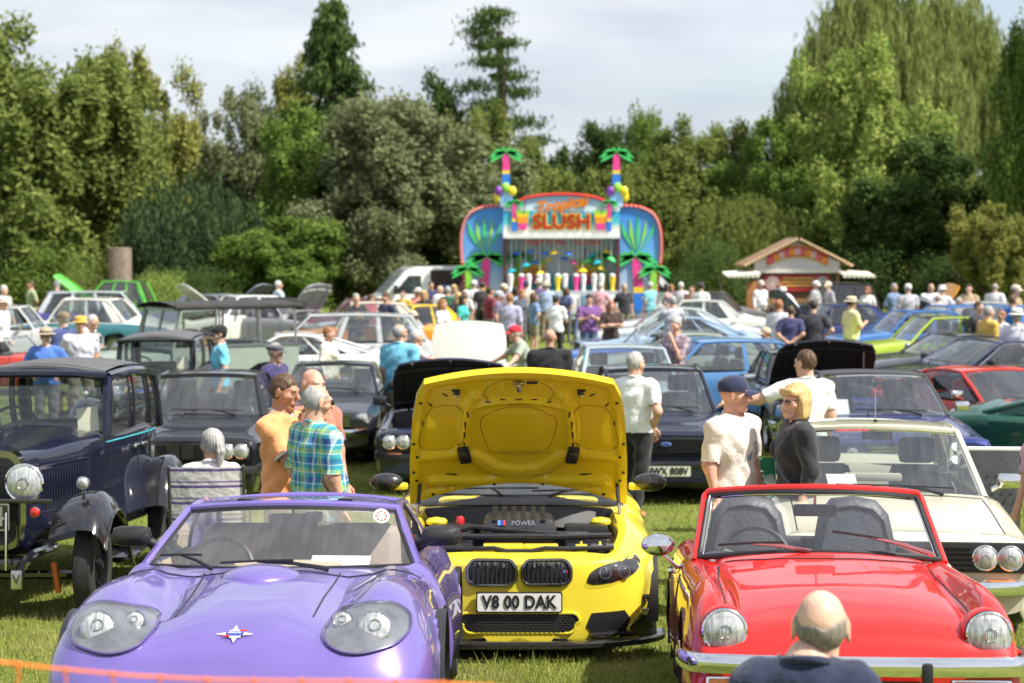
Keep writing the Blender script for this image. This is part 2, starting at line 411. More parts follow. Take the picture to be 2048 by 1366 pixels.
    if kind == 'yew':
        ns = 520; a = rng.uniform(0, 6.28, ns); q = np.sqrt(rng.random(ns)); hh = (.55+.45*rng.random(ns))*(1-.35*q**2)
        per = 46; k = np.repeat(np.arange(ns), per); t = rng.random(ns*per)**.8
        P = np.stack([q[k]*np.cos(a[k])*(.75+.25*t), q[k]*np.sin(a[k])*(.75+.25*t), hh[k]*t], 1)+rng.normal(size=(ns*per, 3))*np.array([.03, .03, .01])
        D = np.array([0, 0, 1.])+rdir(rng, len(P))*.45
        return P, D, rdir(rng, len(P)), rng.uniform(.12, .22, len(P)), rng.uniform(.035, .06, len(P))
    if kind == 'bush':
        nc = 60; cs = rdir(rng, nc)*np.array([.75, .75, .42])*rng.uniform(.55, 1, (nc, 1))+np.array([0, 0, .46]); per = 130
        k = np.repeat(np.arange(nc), per); n = nc*per
        P = cs[k]+rdir(rng, n)*(rng.random(n)**.5*.24)[:, None]*np.array([1, 1, .7]); P[:, 2] = np.maximum(P[:, 2], .02)
        return P, rdir(rng, n)+np.array([0, 0, -.3]), rdir(rng, n)*.6+np.array([0, 0, .8]), rng.uniform(.065, .115, n), rng.uniform(.034, .06, n)
BARK = mat('bark', (.085, .065, .045), rough=.95, var=.35, scale=5, bump=.8, bscale=14, stretch=(4, 4, .8))
LEAVES = {
 'olive': leaf_mat('leaf_olive', (0.101, 0.145, 0.034), (0.304, 0.353, 0.102)),
 'gold': leaf_mat('leaf_gold_green', (0.134, 0.163, 0.039), (0.414, 0.407, 0.117)),
 'green': leaf_mat('leaf_green', (0.090, 0.160, 0.035), (0.282, 0.373, 0.085)),
 'dark': leaf_mat('leaf_dark', (0.046, 0.090, 0.030), (0.150, 0.210, 0.063)),
 'grey': leaf_mat('leaf_grey_green', (0.128, 0.160, 0.077), (0.331, 0.353, 0.182)),
 'yew': leaf_mat('leaf_yew', (0.039, 0.073, 0.034), (0.117, 0.167, 0.073)),
 'willow': leaf_mat('leaf_willow', (0.153, 0.193, 0.051), (0.400, 0.450, 0.155)),
 'bright': leaf_mat('leaf_bright', (0.146, 0.243, 0.046), (0.470, 0.527, 0.154)),
}
CROWN_CACHE = {}
def tree(px, ytop, wpx, d, kind, leaf, label, seed, name='broadleaf_tree', base=.03, cat='tree', group=None):
    "crown as wide as wpx photo pixels at distance d"
    x = wx(px, d); h = CAMZ+(490-ytop)/3600*d; wd = wpx/3600*d*1.4
    v = seed % 3
    key = (kind, v)
    if key not in CROWN_CACHE:      # one crown of 9 x 9 x 10 m per kind and variant, shared and stretched
        P, D, U, l, s = crown(kind, 100*v+len(kind))
        CROWN_CACHE[key] = leaf_mesh('crown', cards(P*np.array([4.5, 4.5, 10*(1-base)])+np.array([0, 0, 10*base]), D, U, l*1.25, s*1.25), LEAVES[leaf])
    root = empty(name, (x, d, gz(d)), (0 if name in ('pine_tree', 'spruce_tree') else seed*1.3), 0, label, cat, group)
    tb = MB(); rng = random.Random(seed)
    th = h*(.93 if kind in ('pine', 'spruce') else .7); r0 = max(.06, .035*h if kind != 'bush' else .05)
    pts = [(rng.uniform(-.1, .1)*i*.4, rng.uniform(-.1, .1)*i*.4, -.1+th*i/6) for i in range(7)]
    tb.tube(pts, [r0*(1.25-.17*i) for i in range(7)], 8)
    if kind != 'bush':
        for i in range(9):
            t = rng.uniform(.3, .95); p = Vector(pts[int(t*6)]); a = rng.uniform(0, 6.28); ln = wd*.33*(1.15-t)+.4
            e = p+Vector((math.cos(a)*ln, math.sin(a)*ln, ln*(.45 if kind != 'pine' else .12)))
            m = (p+e)/2+Vector((0, 0, ln*.08))
            tb.tube([p, m, e], [r0*.38, r0*.26, r0*.1], 6)
    tb.build('trunk', BARK, root)
    co = link('crown', CROWN_CACHE[key], root); co.scale = (wd/9, wd/9, h/10)
    co.material_slots[0].link = 'OBJECT'; co.material_slots[0].material = LEAVES[leaf]
    return root
T = tree
T(20, 45, 430, 69, 'broad', 'olive', 'big dark olive broadleaf tree rising above the silver saloon and red roadster', 1)
T(175, 112, 330, 74, 'broad', 'olive', 'olive broadleaf tree standing behind the sawn tree stump', 2)
T(262, 84, 260, 84, 'loose', 'gold', 'golden-green loose tree rising over the olive tree behind the stump', 3)
T(395, 325, 235, 71, 'yew', 'yew', 'dark feathery upright yew mass beside the sawn tree stump', 4, 'yew_tree')
T(372, 215, 170, 92, 'loose', 'gold', 'pale golden tree far back above the dark yew', 5)
T(490, 165, 215, 90, 'loose', 'grey', 'grey-green airy tree between the yew and the spruce', 6)
T(585, 205, 250, 73, 'round', 'green', 'rich green rounded tree in front of the tall spruce', 7)
T(560, 430, 250, 67, 'round', 'green', 'lower fresh green tree bulging out behind the silver estate', 8)
T(668, -8, 290, 90, 'spruce', 'dark', 'tall pointed spruce with drooping branches against the sky', 9, 'spruce_tree')
T(600, 120, 190, 96, 'loose', 'gold', 'golden brown tree half hidden beside the tall spruce', 10)
T(800, 192, 380, 72, 'round', 'grey', 'broad grey-green spreading tree above the white van', 11)
T(720, 330, 250, 69, 'round', 'grey', 'low grey-green tree crowding beside the white van', 12)
T(872, 148, 200, 95, 'broad', 'dark', 'dark dense tree peeping over the grey-green tree near the pine', 13)
T(1006, 22, 165, 95, 'pine', 'dark', 'tall scots pine with flat tiered branches against the sky', 14, 'pine_tree')
T(975, 205, 200, 88, 'broad', 'olive', 'olive tree at the foot of the tall scots pine', 15)
T(1050, 275, 200, 78, 'broad', 'olive', 'sunlit olive tree behind the palm tower on the pine side of the slush stall', 16)
T(1170, 243, 200, 92, 'broad', 'dark', 'dark green tree between the two palm towers', 17)
T(1285, 212, 130, 97, 'round', 'green', 'small round topped green tree standing proud of the tree line', 18)
T(1370, 240, 270, 79, 'loose', 'olive', 'yellowish olive tree with thin branches between the slush stall and the pavilion', 19)
T(1455, 238, 220, 88, 'broad', 'olive', 'olive tree filling the gap between the slush stall and the food hut', 39)
T(1260, 330, 200, 77, 'broad', 'olive', 'olive tree directly behind the palm tower on the food hut side', 20)
T(1540, 225, 230, 82, 'broad', 'green', 'green tree next to the tall pale willow above the food hut', 21)
T(1500, 400, 210, 74, 'willow', 'olive', 'hanging olive foliage behind the food hut roof', 22, 'weeping_tree')
T(1745, -25, 300, 84, 'willow', 'willow', 'tall pale willow with trailing strands against the sky', 23, 'willow_tree')
T(1730, 72, 290, 74, 'loose', 'bright', 'bright green layered tree in front of the pale willow', 24)
T(1895, -10, 230, 88, 'willow', 'willow', 'golden willow between the bright tree and the dark edge tree', 25, 'willow_tree')
T(2060, -60, 200, 68, 'broad', 'green', 'deep green tree overhanging the golden willow', 26)
T(1850, 265, 330, 72, 'broad', 'dark', 'dark spreading tree behind the men in white sun hats', 27)
T(1680, 330, 260, 76, 'round', 'green', 'green tree right behind the food hut gable', 28)
T(2000, 400, 190, 64, 'loose', 'gold', 'yellowing shrub-like tree behind the man in the blue polo', 29)
T(1440, 470, 170, 68, 'bush', 'dark', 'dark shrub between the slush stall and the food hut', 30, 'shrub', cat='shrub')
T(1760, 440, 230, 70, 'bush', 'dark', 'dark shrub mass between the food hut and the men in hats', 31, 'shrub', cat='shrub')
T(1930, 490, 240, 67, 'bush', 'dark', 'dark low shrub behind the orange bonnet', 32, 'shrub', cat='shrub')
T(75, 470, 200, 65, 'bush', 'green', 'fresh green shrub behind the lime green bonnet', 33, 'shrub', cat='shrub')
T(165, 500, 120, 63, 'bush', 'olive', 'olive shrub beside the sawn stump', 34, 'shrub', cat='shrub')
T(325, 525, 120, 62, 'bush', 'bright', 'bright leafy sapling shrub between the sawn stump and the yew', 35, 'shrub', cat='shrub')
T(415, 520, 150, 64, 'bush', 'dark', 'dark shrub under the yew behind the field car', 36, 'shrub', cat='shrub')
T(-10, 420, 170, 66, 'yew', 'yew', 'dark yew below the big olive tree', 37, 'yew_tree')
T(860, 430, 200, 75, 'round', 'dark', 'dark foliage tree between the white van and slush stall', 38)
for i_, (px_, yt_, w_, d_, kd_, lf_, lb_) in enumerate(((-190, 90, 330, 74, 'broad', 'olive', 'olive tree next along beyond the big dark olive tree'), (-420, 60, 380, 78, 'round', 'green', 'rounded green tree further along beyond the big olive trees'), (-680, 110, 360, 76, 'broad', 'grey', 'grey-green tree at the end of the tree line beyond the olives'),
    (2250, 20, 330, 74, 'broad', 'green', 'green tree next along beyond the golden willow'), (2480, 80, 360, 78, 'loose', 'olive', 'loose olive tree further along beyond the willows'))): T(px_, yt_, w_, d_, kd_, lf_, lb_, 40+i_)
def woodland():
    rng = np.random.default_rng(9); n = 40000
    x = rng.uniform(-56, 56, n); y = rng.uniform(97, 101, n); z = rng.random(n)*(6.3+.9*np.sin(x*.5)+.7*np.sin(x*1.3+1))
    C = np.stack([x, y, z], 1)
    o = link('far_woodland', leaf_mesh('far_woodland', cards(C, rdir(rng, n), rdir(rng, n)+np.array([0, -.5, .8]), rng.uniform(.25, .45, n), rng.uniform(.16, .28, n)), LEAVES['dark']))
    o['kind'] = 'stuff'; tag(o, 'far dark belt of woodland closing the field', 'woodland')
woodland()
# ------------------------------------------------------------------ car toolkit
class Body:
    "a lofted car body: rows of half sections (centre top .. centre bottom), interpolated, mirrored"
    def __init__(s, st, ky=4, kr=4, sharp_y=(), sharp_r=(), matfn=None, arches=(), capm=0):
        A = np.array(st, float); M, N, _ = A.shape
        A = hermite(A, ky, sharp_y); B = hermite(A.transpose(1, 0, 2), kr, sharp_r).transpose(1, 0, 2)
        m, n, _ = B.shape; h = B.copy(); h[:, 0, 0] = 0; h[:, -1, 0] = 0; h[:, :, 0] = np.maximum(h[:, :, 0], 0)
        mir = h[:, 1:-1][:, ::-1].copy(); mir[:, :, 0] *= -1
        ring = np.concatenate([h, mir], 1); rn = ring.shape[1]
        V = ring.reshape(-1, 3).copy(); F = []; Mi = []
        for i in range(m-1):
            for j in range(rn):
                jj = (j+1) % rn; hj = j if j < n-1 else rn-1-j
                F.append((i*rn+j, i*rn+jj, (i+1)*rn+jj, (i+1)*rn+j))
                Mi.append(matfn(min(i//ky, M-2), min(hj//kr, N-2)) if matfn else 0)
        for row, fl in ((0, True), (m-1, False)):
            o = row*rn
            for j in range(0, n-1):
                a, b = o+j, o+j+1; c, d = o+(rn-j-1) % rn, o+(rn-j) % rn
                q = [a, b] if j+1 >= n-1 else [a, b, c]
                q = [a, b, c, d] if 0 < j < n-2 else ([a, b, c] if j == 0 else [a, b, d])
                F.append(tuple(q if fl else q[::-1])); Mi.append(capm)
        # wheel arches: drop the faces inside the circle, pull the border onto it
        xm = np.abs(V[:, 0]).max()
        for (yc, zc, rad) in arches:
            dy, dz = V[:, 1]-yc, V[:, 2]-zc; rr = np.hypot(dy, dz)
            side = np.abs(V[:, 0]) > xm*.62
            inside = (rr < rad) & side
            keepF = []; keepM = []; border = set()
            for f, k in zip(F, Mi):
                c = sum(1 for q in f if inside[q])
                if c == len(f): continue
                if c: border.update(q for q in f if inside[q])
                keepF.append(f); keepM.append(k)
            F, Mi = keepF, keepM
            for q in border:
                sc = rad/max(rr[q], 1e-6)
                V[q, 1] = yc+dy[q]*sc; V[q, 2] = zc+dz[q]*sc
        s.V, s.F, s.M, s.arches, s.xm = V, F, Mi, arches, xm
        s.bvh = BVHTree.FromPolygons([tuple(v) for v in V], F)
    def hit(s, o, d):
        loc, nor, i, dist = s.bvh.ray_cast(Vector(o), Vector(d).normalized())
        return (loc, nor) if loc is not None else None
    def front(s, x, z, off=.0):
        h = s.hit((x, -3, z), (0, 1, 0))
        if not h: return None
        n = h[1] if h[1].y < 0 else -h[1]
        return h[0]+n*off
    def top(s, x, y, off=.0):
        h = s.hit((x, y, 4), (0, 0, -1))
        if not h: return None
        n = h[1] if h[1].z > 0 else -h[1]
        return h[0]+n*off
    def side(s, y, z, sx, off=.0):
        h = s.hit((sx*3, y, z), (-sx, 0, 0))
        if not h: return None
        n = h[1] if h[1].x*sx > 0 else -h[1]
        return h[0]+n*off
    def build(s, root, mats, name='body'):
        mb = MB(); mb.v = [tuple(v) for v in s.V]; mb.f = list(s.F); mb.m = list(s.M); k = len(mats)
        for (yc, zc, rad) in s.arches:
            for sx in (-1, 1):
                vs = []; fs = []; n = 18
                for i in range(n+1):
                    a = math.pi*(-.12+1.24*i/n); y, z = yc+rad*math.cos(a), zc+rad*math.sin(a)
                    vs += [(sx*(s.xm*.985), y, z), (sx*(s.xm*.55), y, z)]
                fs = [(2*i, 2*i+1, 2*i+3, 2*i+2) for i in range(n)]
                mb.add(vs, fs, k)
                mb.add([(sx*s.xm*.55, yc+rad*math.cos(math.pi*(-.12+1.24*i/n)), zc+rad*math.sin(math.pi*(-.12+1.24*i/n))) for i in range(n+1)], [tuple(range(n+1))], k)
        return mb.build(name, list(mats)+[BLACK], root, ang=32)
    def patch(s, outline, mode='front', off=.003, rings=4, center=None, sx=1, dome=0.):
        "a skin laid on the body: outline in (x,z) front / (x,y) top / (y,z) side"
        P = np.array(outline, float); c = np.array(center) if center is not None else P.mean(0); n = len(P); vs = []; fs = []
        def pj(q, k):
            e = off+dome*(1-k*k)
            p = s.front(q[0], q[1], e) if mode == 'front' else s.top(q[0], q[1], e) if mode == 'top' else s.side(q[0], q[1], sx, e)
            return p
        last = pj(c, 0) or Vector((0, 0, 0)); vs.append(tuple(last))
        for r in range(1, rings+1):
            for q in P:
                p = pj(c+(q-c)*r/rings, r/rings); last = p if p is not None else last; vs.append(tuple(last))
        for i in range(n): fs.append((0, 1+i, 1+(i+1) % n))
        for r in range(rings-1):
            for i in range(n):
                a, b = 1+r*n, 1+(r+1)*n; fs.append((a+i, b+i, b+(i+1) % n, a+(i+1) % n))
        return vs, fs
    def line(s, pts, mode='front', off=.001, sx=1, step=.04):
        out = []
        for a, b in zip(pts[:-1], pts[1:]):
            k = max(2, int(math.hypot(b[0]-a[0], b[1]-a[1])/step))
            for i in range(k+(b is pts[-1])):
                t = i/k; q = (lerp(a[0], b[0], t), lerp(a[1], b[1], t))
                p = s.front(*q, off) if mode == 'front' else s.top(*q, off) if mode == 'top' else s.side(*q, sx, off)
                if p is not None: out.append(p)
        return out
def seams(body, root, lines, r=.0045, name='panel_gap'):
    mb = MB()
    for pts, mode, sx in lines:
        p = body.line(pts, mode, .001, sx)
        if len(p) > 1: mb.tube(p, r, 5)
    return mb.build(name, BLACK, root)
def wheel(root, x, y, z, r, wd, style='steel', far=False, rimmat=None):
    "axle along x; outer face away from the car centre"
    sx = 1 if x > 0 else -1
    M = Matrix.Translation((x, y, z)) @ Matrix.Rotation(R(90)*sx, 4, 'Y')
    rr = r*.66; h = wd/2; rm = rimmat or (CHROME if style in ('chrome', 'wire') else STEEL)
    t = MB(); t.lathe([(rr*.97, -h*.8), (r*.90, -h), (r*.985, -h*.75), (r, -h*.4), (r, h*.4), (r*.985, h*.75), (r*.90, h), (rr*1.05, h*.92), (rr*.98, h*.7)], 28, 0, M)
    if not far:
        for k in (-.45, -.15, .15, .45): t.lathe([(r*1.002, h*k-.004), (r*.99, h*k), (r*1.002, h*k+.004)], 28, 1, M)
    w = MB()
    if style == 'wire':
        w.lathe([(rr, h*.85), (rr*.9, h*.7), (rr*.9, -h*.7)], 24, 0, M)
        for i in range(28):
            a = 2*math.pi*i/28; b = a+(.5 if i % 2 else -.5)
            w.tube([M @ Vector((rr*.9*math.cos(a), rr*.9*math.sin(a), h*.3)), M @ Vector((rr*.18*math.cos(b), rr*.18*math.sin(b), h*(.55 if i % 4 < 2 else 0)))], .004, 4, 0)
        w.lathe([(rr*.2, h*.2), (rr*.2, h*.7), (rr*.12, h*1.0), (0, h*1.05)], 12, 0, M)
        w.lathe([(rr*.9, -h*.5), (0, -h*.5)], 16, 1, M)
    elif style == 'alloy':
        w.lathe([(rr, h*.9), (rr*.92, h*.8), (rr*.9, -h*.2)], 24, 0, M); w.lathe([(rr*.9, -h*.1), (0, -h*.1)], 20, 1, M)
        for i in range(10):
            a = 2*math.pi*i/10
            w.tube([M @ Vector((rr*.93*math.cos(a), rr*.93*math.sin(a), h*.75)), M @ Vector((rr*.15*math.cos(a), rr*.15*math.sin(a), h*.6))], [.02, .028], 4, 0, flat=.6)
        w.lathe([(rr*.25, h*.5), (rr*.2, h*.7), (0, h*.72)], 12, 0, M)
    else:
        w.lathe([(rr, h*.9), (rr*.93, h*.8), (rr*.88, h*.3), (rr*.72, h*.25), (rr*.6, h*.5), (rr*.42, h*.55), (rr*.3, h*.8), (0, h*.9)], 24, 0, M)
    wo = w.build('wheel', [rm, BLACK], root)
    t.build('tyre', [RUBBER, BLACK], wo)
    return wo
def lamp(root, p, r, tilt=0., name='headlight', ring=CHROME, lens=LENS, depth=.03, yaw=0., far=False, tilt_back=0):
    M = Matrix.Translation(p) @ Matrix.Rotation(yaw, 4, 'Z') @ Matrix.Rotation(R(90)+tilt, 4, 'X')
    n = 14 if far else 28
    a = MB(); a.lathe([(r*1.0, -depth*1.6), (r*1.12, -depth*.3), (r*1.15, depth*.25), (r*1.06, depth*.45), (r*.98, depth*.3)], n, 0, M)
    o = a.build(name, [ring], root)
    b = MB(); b.lathe([(r, depth*.3), (r*.9, depth*.48), (r*.65, depth*.75), (r*.35, depth*.95), (0, depth)], n, 0, M)
    if not far:
        b.lathe([(r*.36, depth*1.0), (r*.33, depth*1.12), (r*.3, depth*1.0)], 16, 1, M)
    b.build('lens', [lens, CHROME], o)
    return o
def plate(root, txt, p, w=.52, h=.111, mt=PLATEW, rot=(0, 0, 0), ink=INK, size=None, bold=.003, pname='number_plate'):
    M = Matrix.Translation(p) @ Euler(rot).to_matrix().to_4x4()
    o = MB().prism(rrect(w, h, .012), 0, .012, 0).prism(rrect(w+.016, h+.016, .014), .003, .016, 1).build(pname, [mt, BLACK], root, loc=p, rot=rot)
    if txt:
        me = text_mesh(txt, size or h*.98, .0015, bold, xs=1); me.materials.clear(); me.materials.append(ink)
        xs = [v.co.x for v in me.vertices]; k = min(1, (w*.90)/(max(xs)-min(xs)))
        for v in me.vertices: v.co.x *= k
        link('lettering', me, o, (0, -.004, 0), (R(90), 0, 0))
    return o
def bar(root, name, path, wd, ht, m, n=3, bev=True):
    "bumper or trim: rounded section swept along a path (y is depth)"
    mb = MB(); P = hermite(np.array(path, float), n)
    sec = [(-.5, -.28), (-.5, .28), (-.3, .5), (.3, .5), (.5, .3), (.5, -.3), (.3, -.5), (-.3, -.5)]
    vs = []; fs = []; k = len(P); q = len(sec)
    for i in range(k):
        t = P[min(i+1, k-1)]-P[max(i-1, 0)]; t /= np.linalg.norm(t); s_ = np.array([t[1], -t[0], 0]); s_ /= (np.linalg.norm(s_)+1e-9)
        for a, b in sec: vs.append(tuple(P[i]+s_*(-a*wd)+np.array([0, 0, b*ht])))
    for i in range(k-1):
        for j in range(q): fs.append((i*q+j, i*q+(j+1) % q, (i+1)*q+(j+1) % q, (i+1)*q+j))
    fs += [tuple(range(q)), tuple(range((k-1)*q, k*q))[::-1]]
    mb.add(vs, fs, 0)
    return mb.build(name, m, root, ang=50)
def wiper(root, a, b, pivot, m=BLACK, arm=None, r=.007):
    mb = MB(); mb.tube([a, lerp(Vector(a), Vector(b), .5)+Vector((0, -.006, .004)), b], r, 5)
    mid = lerp(Vector(a), Vector(b), .5)
    o = mb.build('wiper', m, root)
    MB().tube([pivot, lerp(Vector(pivot), mid, .5)+Vector((0, -.012, .01)), mid], [r*1.8, r*1.3, r], 6).build('wiper_arm', arm or m, o)
    return o
def seat(root, x, y, z, m, hr=True, w=.5, h=.62):
    mb = MB(); mb.box((x, y-.18, z+.02), (w, .5, .18), 0, bev=.06)
    mb.box((x, y+.12, z+.10+h/2), (w*.94, .17, h), 0, rot=(R(-12), 0, 0), taper=.9, bev=.07)
    if hr: mb.box((x, y+.22, z+.2+h), (.28, .11, .2), 0, rot=(R(-8), 0, 0), bev=.05)
    return mb.build('seat', m, root, ang=60)
def steering(root, x, y, z, r=.19, m=BLACK):
    M = Matrix.Translation((x, y, z)) @ Matrix.Rotation(R(65), 4, 'X'); mb = MB()
    mb.tube([M @ Vector((r*math.cos(a), r*math.sin(a), 0)) for a in np.linspace(0, 6.283, 24, False)], .014, 6, closed=True)
    for a in (0.3, 2.84, 4.71): mb.tube([M @ Vector((0, 0, -.02)), M @ Vector((r*math.cos(a), r*math.sin(a), 0))], .012, 5)
    return mb.build('steering_wheel', m, root)
def mirror(root, p, m, sx, size=(.17, .07, .11), stalk=None):
    mb = MB(); mb.box((p[0], p[1], p[2]), size, 0, bev=min(size)*.4)
    q = stalk or (p[0]-sx*.12, p[1]+.03, p[2]-.07)
    mb.tube([p, q], [.02, .018], 6)
    return mb.build('door_mirror', m, root, ang=60)
def sec(y, W, zt, c, zb, zm, zs, tub=None, wt=.965, ws=.95):
    "half section: hood/boot lid of crown drop c, or an open tub at height tub"
    sh = zt-c
    if tub is None: up = [(0, zt), (.40*W, zt-.10*c), (.72*W, zt-.35*c), (.88*W, zt-.68*c)]
    else: up = [(0, tub), (.40*W, tub), (.83*W, tub), (.865*W, sh+.004)]
    return [(x, y, z) for x, z in up+[(wt*W, sh-.01), (W, zb), (.992*W, zm), (ws*W, zs), (.8*W, zs-.03), (0, zs-.03)]]
def greenhouse(root, A, B, C, D, roofm, glassm=GLASS, ba=.10, bb=.06, cr=.03, crl=.03, segs=None, pil=.028, rail=.022, rubber=True, chrome=False, pilm=None, sideglass=None, far=False, rearglass=True):
    A, B, C, D = (Vector(p) for p in (A, B, C, D)); nu = 9 if far else 15
    us = np.linspace(-1, 1, nu)
    def S(u, v):
        p = lerp(A, B, v); q = 1-u*u
        return (u*p.x, p.y-ba*q*lerp(1, .75, v)-.02*math.sin(math.pi*v), p.z+cr*q*v)
    def T_(u, v):
        p = lerp(D, C, v); q = 1-u*u
        return (u*p.x, p.y+bb*q*lerp(1, .75, v)+.015*math.sin(math.pi*v), p.z+cr*q*v)
    def Rf(u, v):
        p = lerp(B, C, v); q = 1-u*u
        return (u*p.x, p.y-ba*.75*q*(1-v)+bb*.75*q*v, p.z+cr*(1-u**4)+crl*4*v*(1-v))
    def Q(sx, s, v):
        lo, hi = lerp(A, D, s), lerp(B, C, s); p = lerp(lo, hi, v)
        return (sx*(p.x+.022*math.sin(math.pi*v)), p.y, p.z+crl*4*s*(1-s)*v)
    vs = np.linspace(0, 1, 3 if far else 6)
    rim = CHROME if chrome else BLACK
    def pane(name, fn, a0, a1, b0, b1, na, nb, m):
        G = [[fn(lerp(a0, a1, i/(na-1)), lerp(b0, b1, j/(nb-1))) for j in range(nb)] for i in range(na)]
        o = MB().grid(G).build(name, m, root, ang=None)
        if rubber:
            lp = [G[i][0] for i in range(na)]+[G[-1][j] for j in range(1, nb)]+[G[i][-1] for i in range(na-2, -1, -1)]+[G[0][j] for j in range(nb-2, 0, -1)]
            MB().tube(lp, .012 if not chrome else .01, 5, closed=True).build('window_trim', rim, o)
        return o
    pane('windscreen', S, -.97, .97, .03, .96, nu, len(vs)+2, glassm)
    if rearglass: pane('rear_window', T_, -.93, .93, .08, .94, nu, len(vs)+1, sideglass or glassm)
    mb = MB()
    mb.grid([[Rf(u, v) for v in np.linspace(0, 1, 7)] for u in us])
    pms = {s: (MB() if pilm is not None else mb) for s in (-1, 1)}
    for sx in (-1, 1):
        pm_ = pms[sx]
        pm_.tube([S(sx, v) for v in vs], pil, 7, flat=1.0); pm_.tube([T_(sx, v) for v in vs], pil*1.1, 7)
        pm_.tube([Q(sx, s, 1.0) for s in np.linspace(0, 1, 8)], rail, 7)
    mb.tube([S(u, 1.0) for u in us], rail, 7); mb.tube([T_(u, 1.0) for u in us], rail, 7)
    mb.tube([T_(u, 0.02) for u in us], rail*.8, 6)
    segs = segs or [('g', .06, .50), ('p', .48, .53), ('g', .53, .84), ('p', .84, 1.0)]
    k = 3 if far else 5
    for kind, s0, s1 in segs:
        for sx in (-1, 1):
            if kind == 'p':
                pms[sx].grid([[Q(sx, lerp(s0, s1, i/2), lerp(0, 1, j/(k-1))) for j in range(k)] for i in range(3)])
    if pilm is not None:
        for s in (-1, 1): pms[s].build('window_pillar', pilm, root, ang=45)
    mb.build('roof', roofm, root, ang=45)
    for kind, s0, s1 in segs:
        for sx in (-1, 1):
            if kind == 'g': pane('side_window', lambda a, b, sx=sx: Q(sx, a, b), s0, s1, .02, .95, 4, k, sideglass or DARKGLASS)
    return S, T_, Rf, Q
def car_root(name, X, d, a, yf, yr, label, cat='car', group=None):
    f = Vector((math.sin(a), -math.cos(a), 0))
    gf = gz((d-f.y*yf)); gr = gz((d-f.y*yr)); p = math.atan2(gr-gf, yr-yf)
    return empty(name, (X, d, gf-math.tan(p)*yf), a, p, label, cat, group)
def bonnet_panel(root, hinge, w0, w1, ln, ang, top, under, crown=.05, front_hinged=False, prop=True, zig=True):
    "a raised bonnet: hinge edge at hinge (y, z), width w0 there, w1 at the free edge; ang in degrees above the car"
    y0, z0 = hinge; a = R(ang); G = []; H = []
    dy = (1 if front_hinged else -1)*math.cos(a); dz = math.sin(a); ny, nz_ = -dz*(1 if front_hinged else -1), abs(dy)
    if front_hinged: ny, nz_ = -dz, dy
    else: ny, nz_ = dz, math.cos(a)
    for i in range(9):
        u = -1+2*i/8; r1, r2 = [], []
        for j in range(7):
            v = j/6; ww = lerp(w0, w1, v)/2*(1-.12*max(0, (v-.66)/.34)**2); e = crown*(1-u*u)+crown*.8*math.sin(v*math.pi)*.5
            vv = v*(1+.05*(1-u*u)); p = Vector((u*ww, y0+dy*ln*vv, z0+dz*ln*vv))
            r1.append(tuple(p+Vector((0, ny, nz_))*e)); r2.append(tuple(p+Vector((0, ny, nz_))*(e-.03)))
        G.append(r1); H.append(r2)
    mb = MB(); mb.grid(G, 0); mb.grid(H, 1, flip=True)
    lo = [G[i][0] for i in range(9)]+[G[8][j] for j in range(7)]+[G[i][6] for i in range(8, -1, -1)]+[G[0][j] for j in range(6, -1, -1)]
    li = [H[i][0] for i in range(9)]+[H[8][j] for j in range(7)]+[H[i][6] for i in range(8, -1, -1)]+[H[0][j] for j in range(6, -1, -1)]
    mb.grid([lo, li], 0)
    o = mb.build('bonnet', [top, under], root, ang=50)
    fr = MB()
    if zig:
        for u in (1, 4, 7): fr.tube([Vector(H[u][j])-Vector((0, ny, nz_))*.012 for j in range(7)], .02, 5)
        for j in (1, 5): fr.tube([Vector(H[u][j])-Vector((0, ny, nz_))*.012 for u in range(9)], .02, 5)
        fr.build('inner_brace', under, o)
    if prop:
        MB().tube([(w0*.36, y0+dy*ln*.75, z0-.1), Vector(H[7][5])], .008, 5).build('prop_rod', STEEL, root)
    return o
def engine(root, y, z, m=BLACK):
    mb = MB(); rg = random.Random(int(y*100))
    mb.box((0, y, z), (.42, .55, .2), 0, bev=.05); mb.lathe([(.17, 0), (.18, .06), (.1, .08), (0, .08)], 16, 1, Matrix.Translation((0, y, z+.1)))
    for i in range(8): mb.box((rg.uniform(-.5, .5), y+rg.uniform(-.35, .35), z-.02), (rg.uniform(.08, .2), rg.uniform(.08, .2), rg.uniform(.1, .2)), rg.choice((0, 1)), bev=.02)
    for i in range(6): mb.tube([(rg.uniform(-.5, .5), y+rg.uniform(-.4, .4), z+.05), (rg.uniform(-.3, .3), y, z+.15), (rg.uniform(-.5, .5), y+rg.uniform(-.4, .4), z)], .012, 5, 0)
    return mb.build('engine', [m, STEEL], root)
KINDS = {
 # L, W, H, hood front z, cowl z, cowl y, screen top y, roof rear y, rear base y, deck z, tail z, front axle, rear axle, wheel r
 'saloon': (4.35, 1.66, 1.40, .80, .93, 1.35, 1.88, 3.02, 3.50, .96, .88, .78, 3.32, .305),
 'hatch': (3.65, 1.57, 1.36, .78, .92, 1.00, 1.50, 2.90, 3.45, .95, .86, .68, 2.98, .285),
 'coupe': (4.35, 1.68, 1.30, .76, .90, 1.50, 2.10, 2.85, 3.85, .93, .86, .82, 3.36, .31),
 'estate': (4.45, 1.68, 1.45, .80, .94, 1.30, 1.85, 3.95, 4.30, .96, .86, .80, 3.42, .305),
 'roadster': (3.9, 1.54, 1.12, .70, .83, 1.45, 1.72, 2.2, 2.6, .82, .76, .72, 2.95, .29),
 'classic': (4.2, 1.62, 1.50, .86, 1.00, 1.35, 1.75, 2.95, 3.45, 1.0, .85, .80, 3.22, .32),
 'suv': (4.4, 1.8, 1.75, 1.0, 1.12, 1.25, 1.75, 4.0, 4.3, 1.12, .95, .85, 3.5, .36),
}
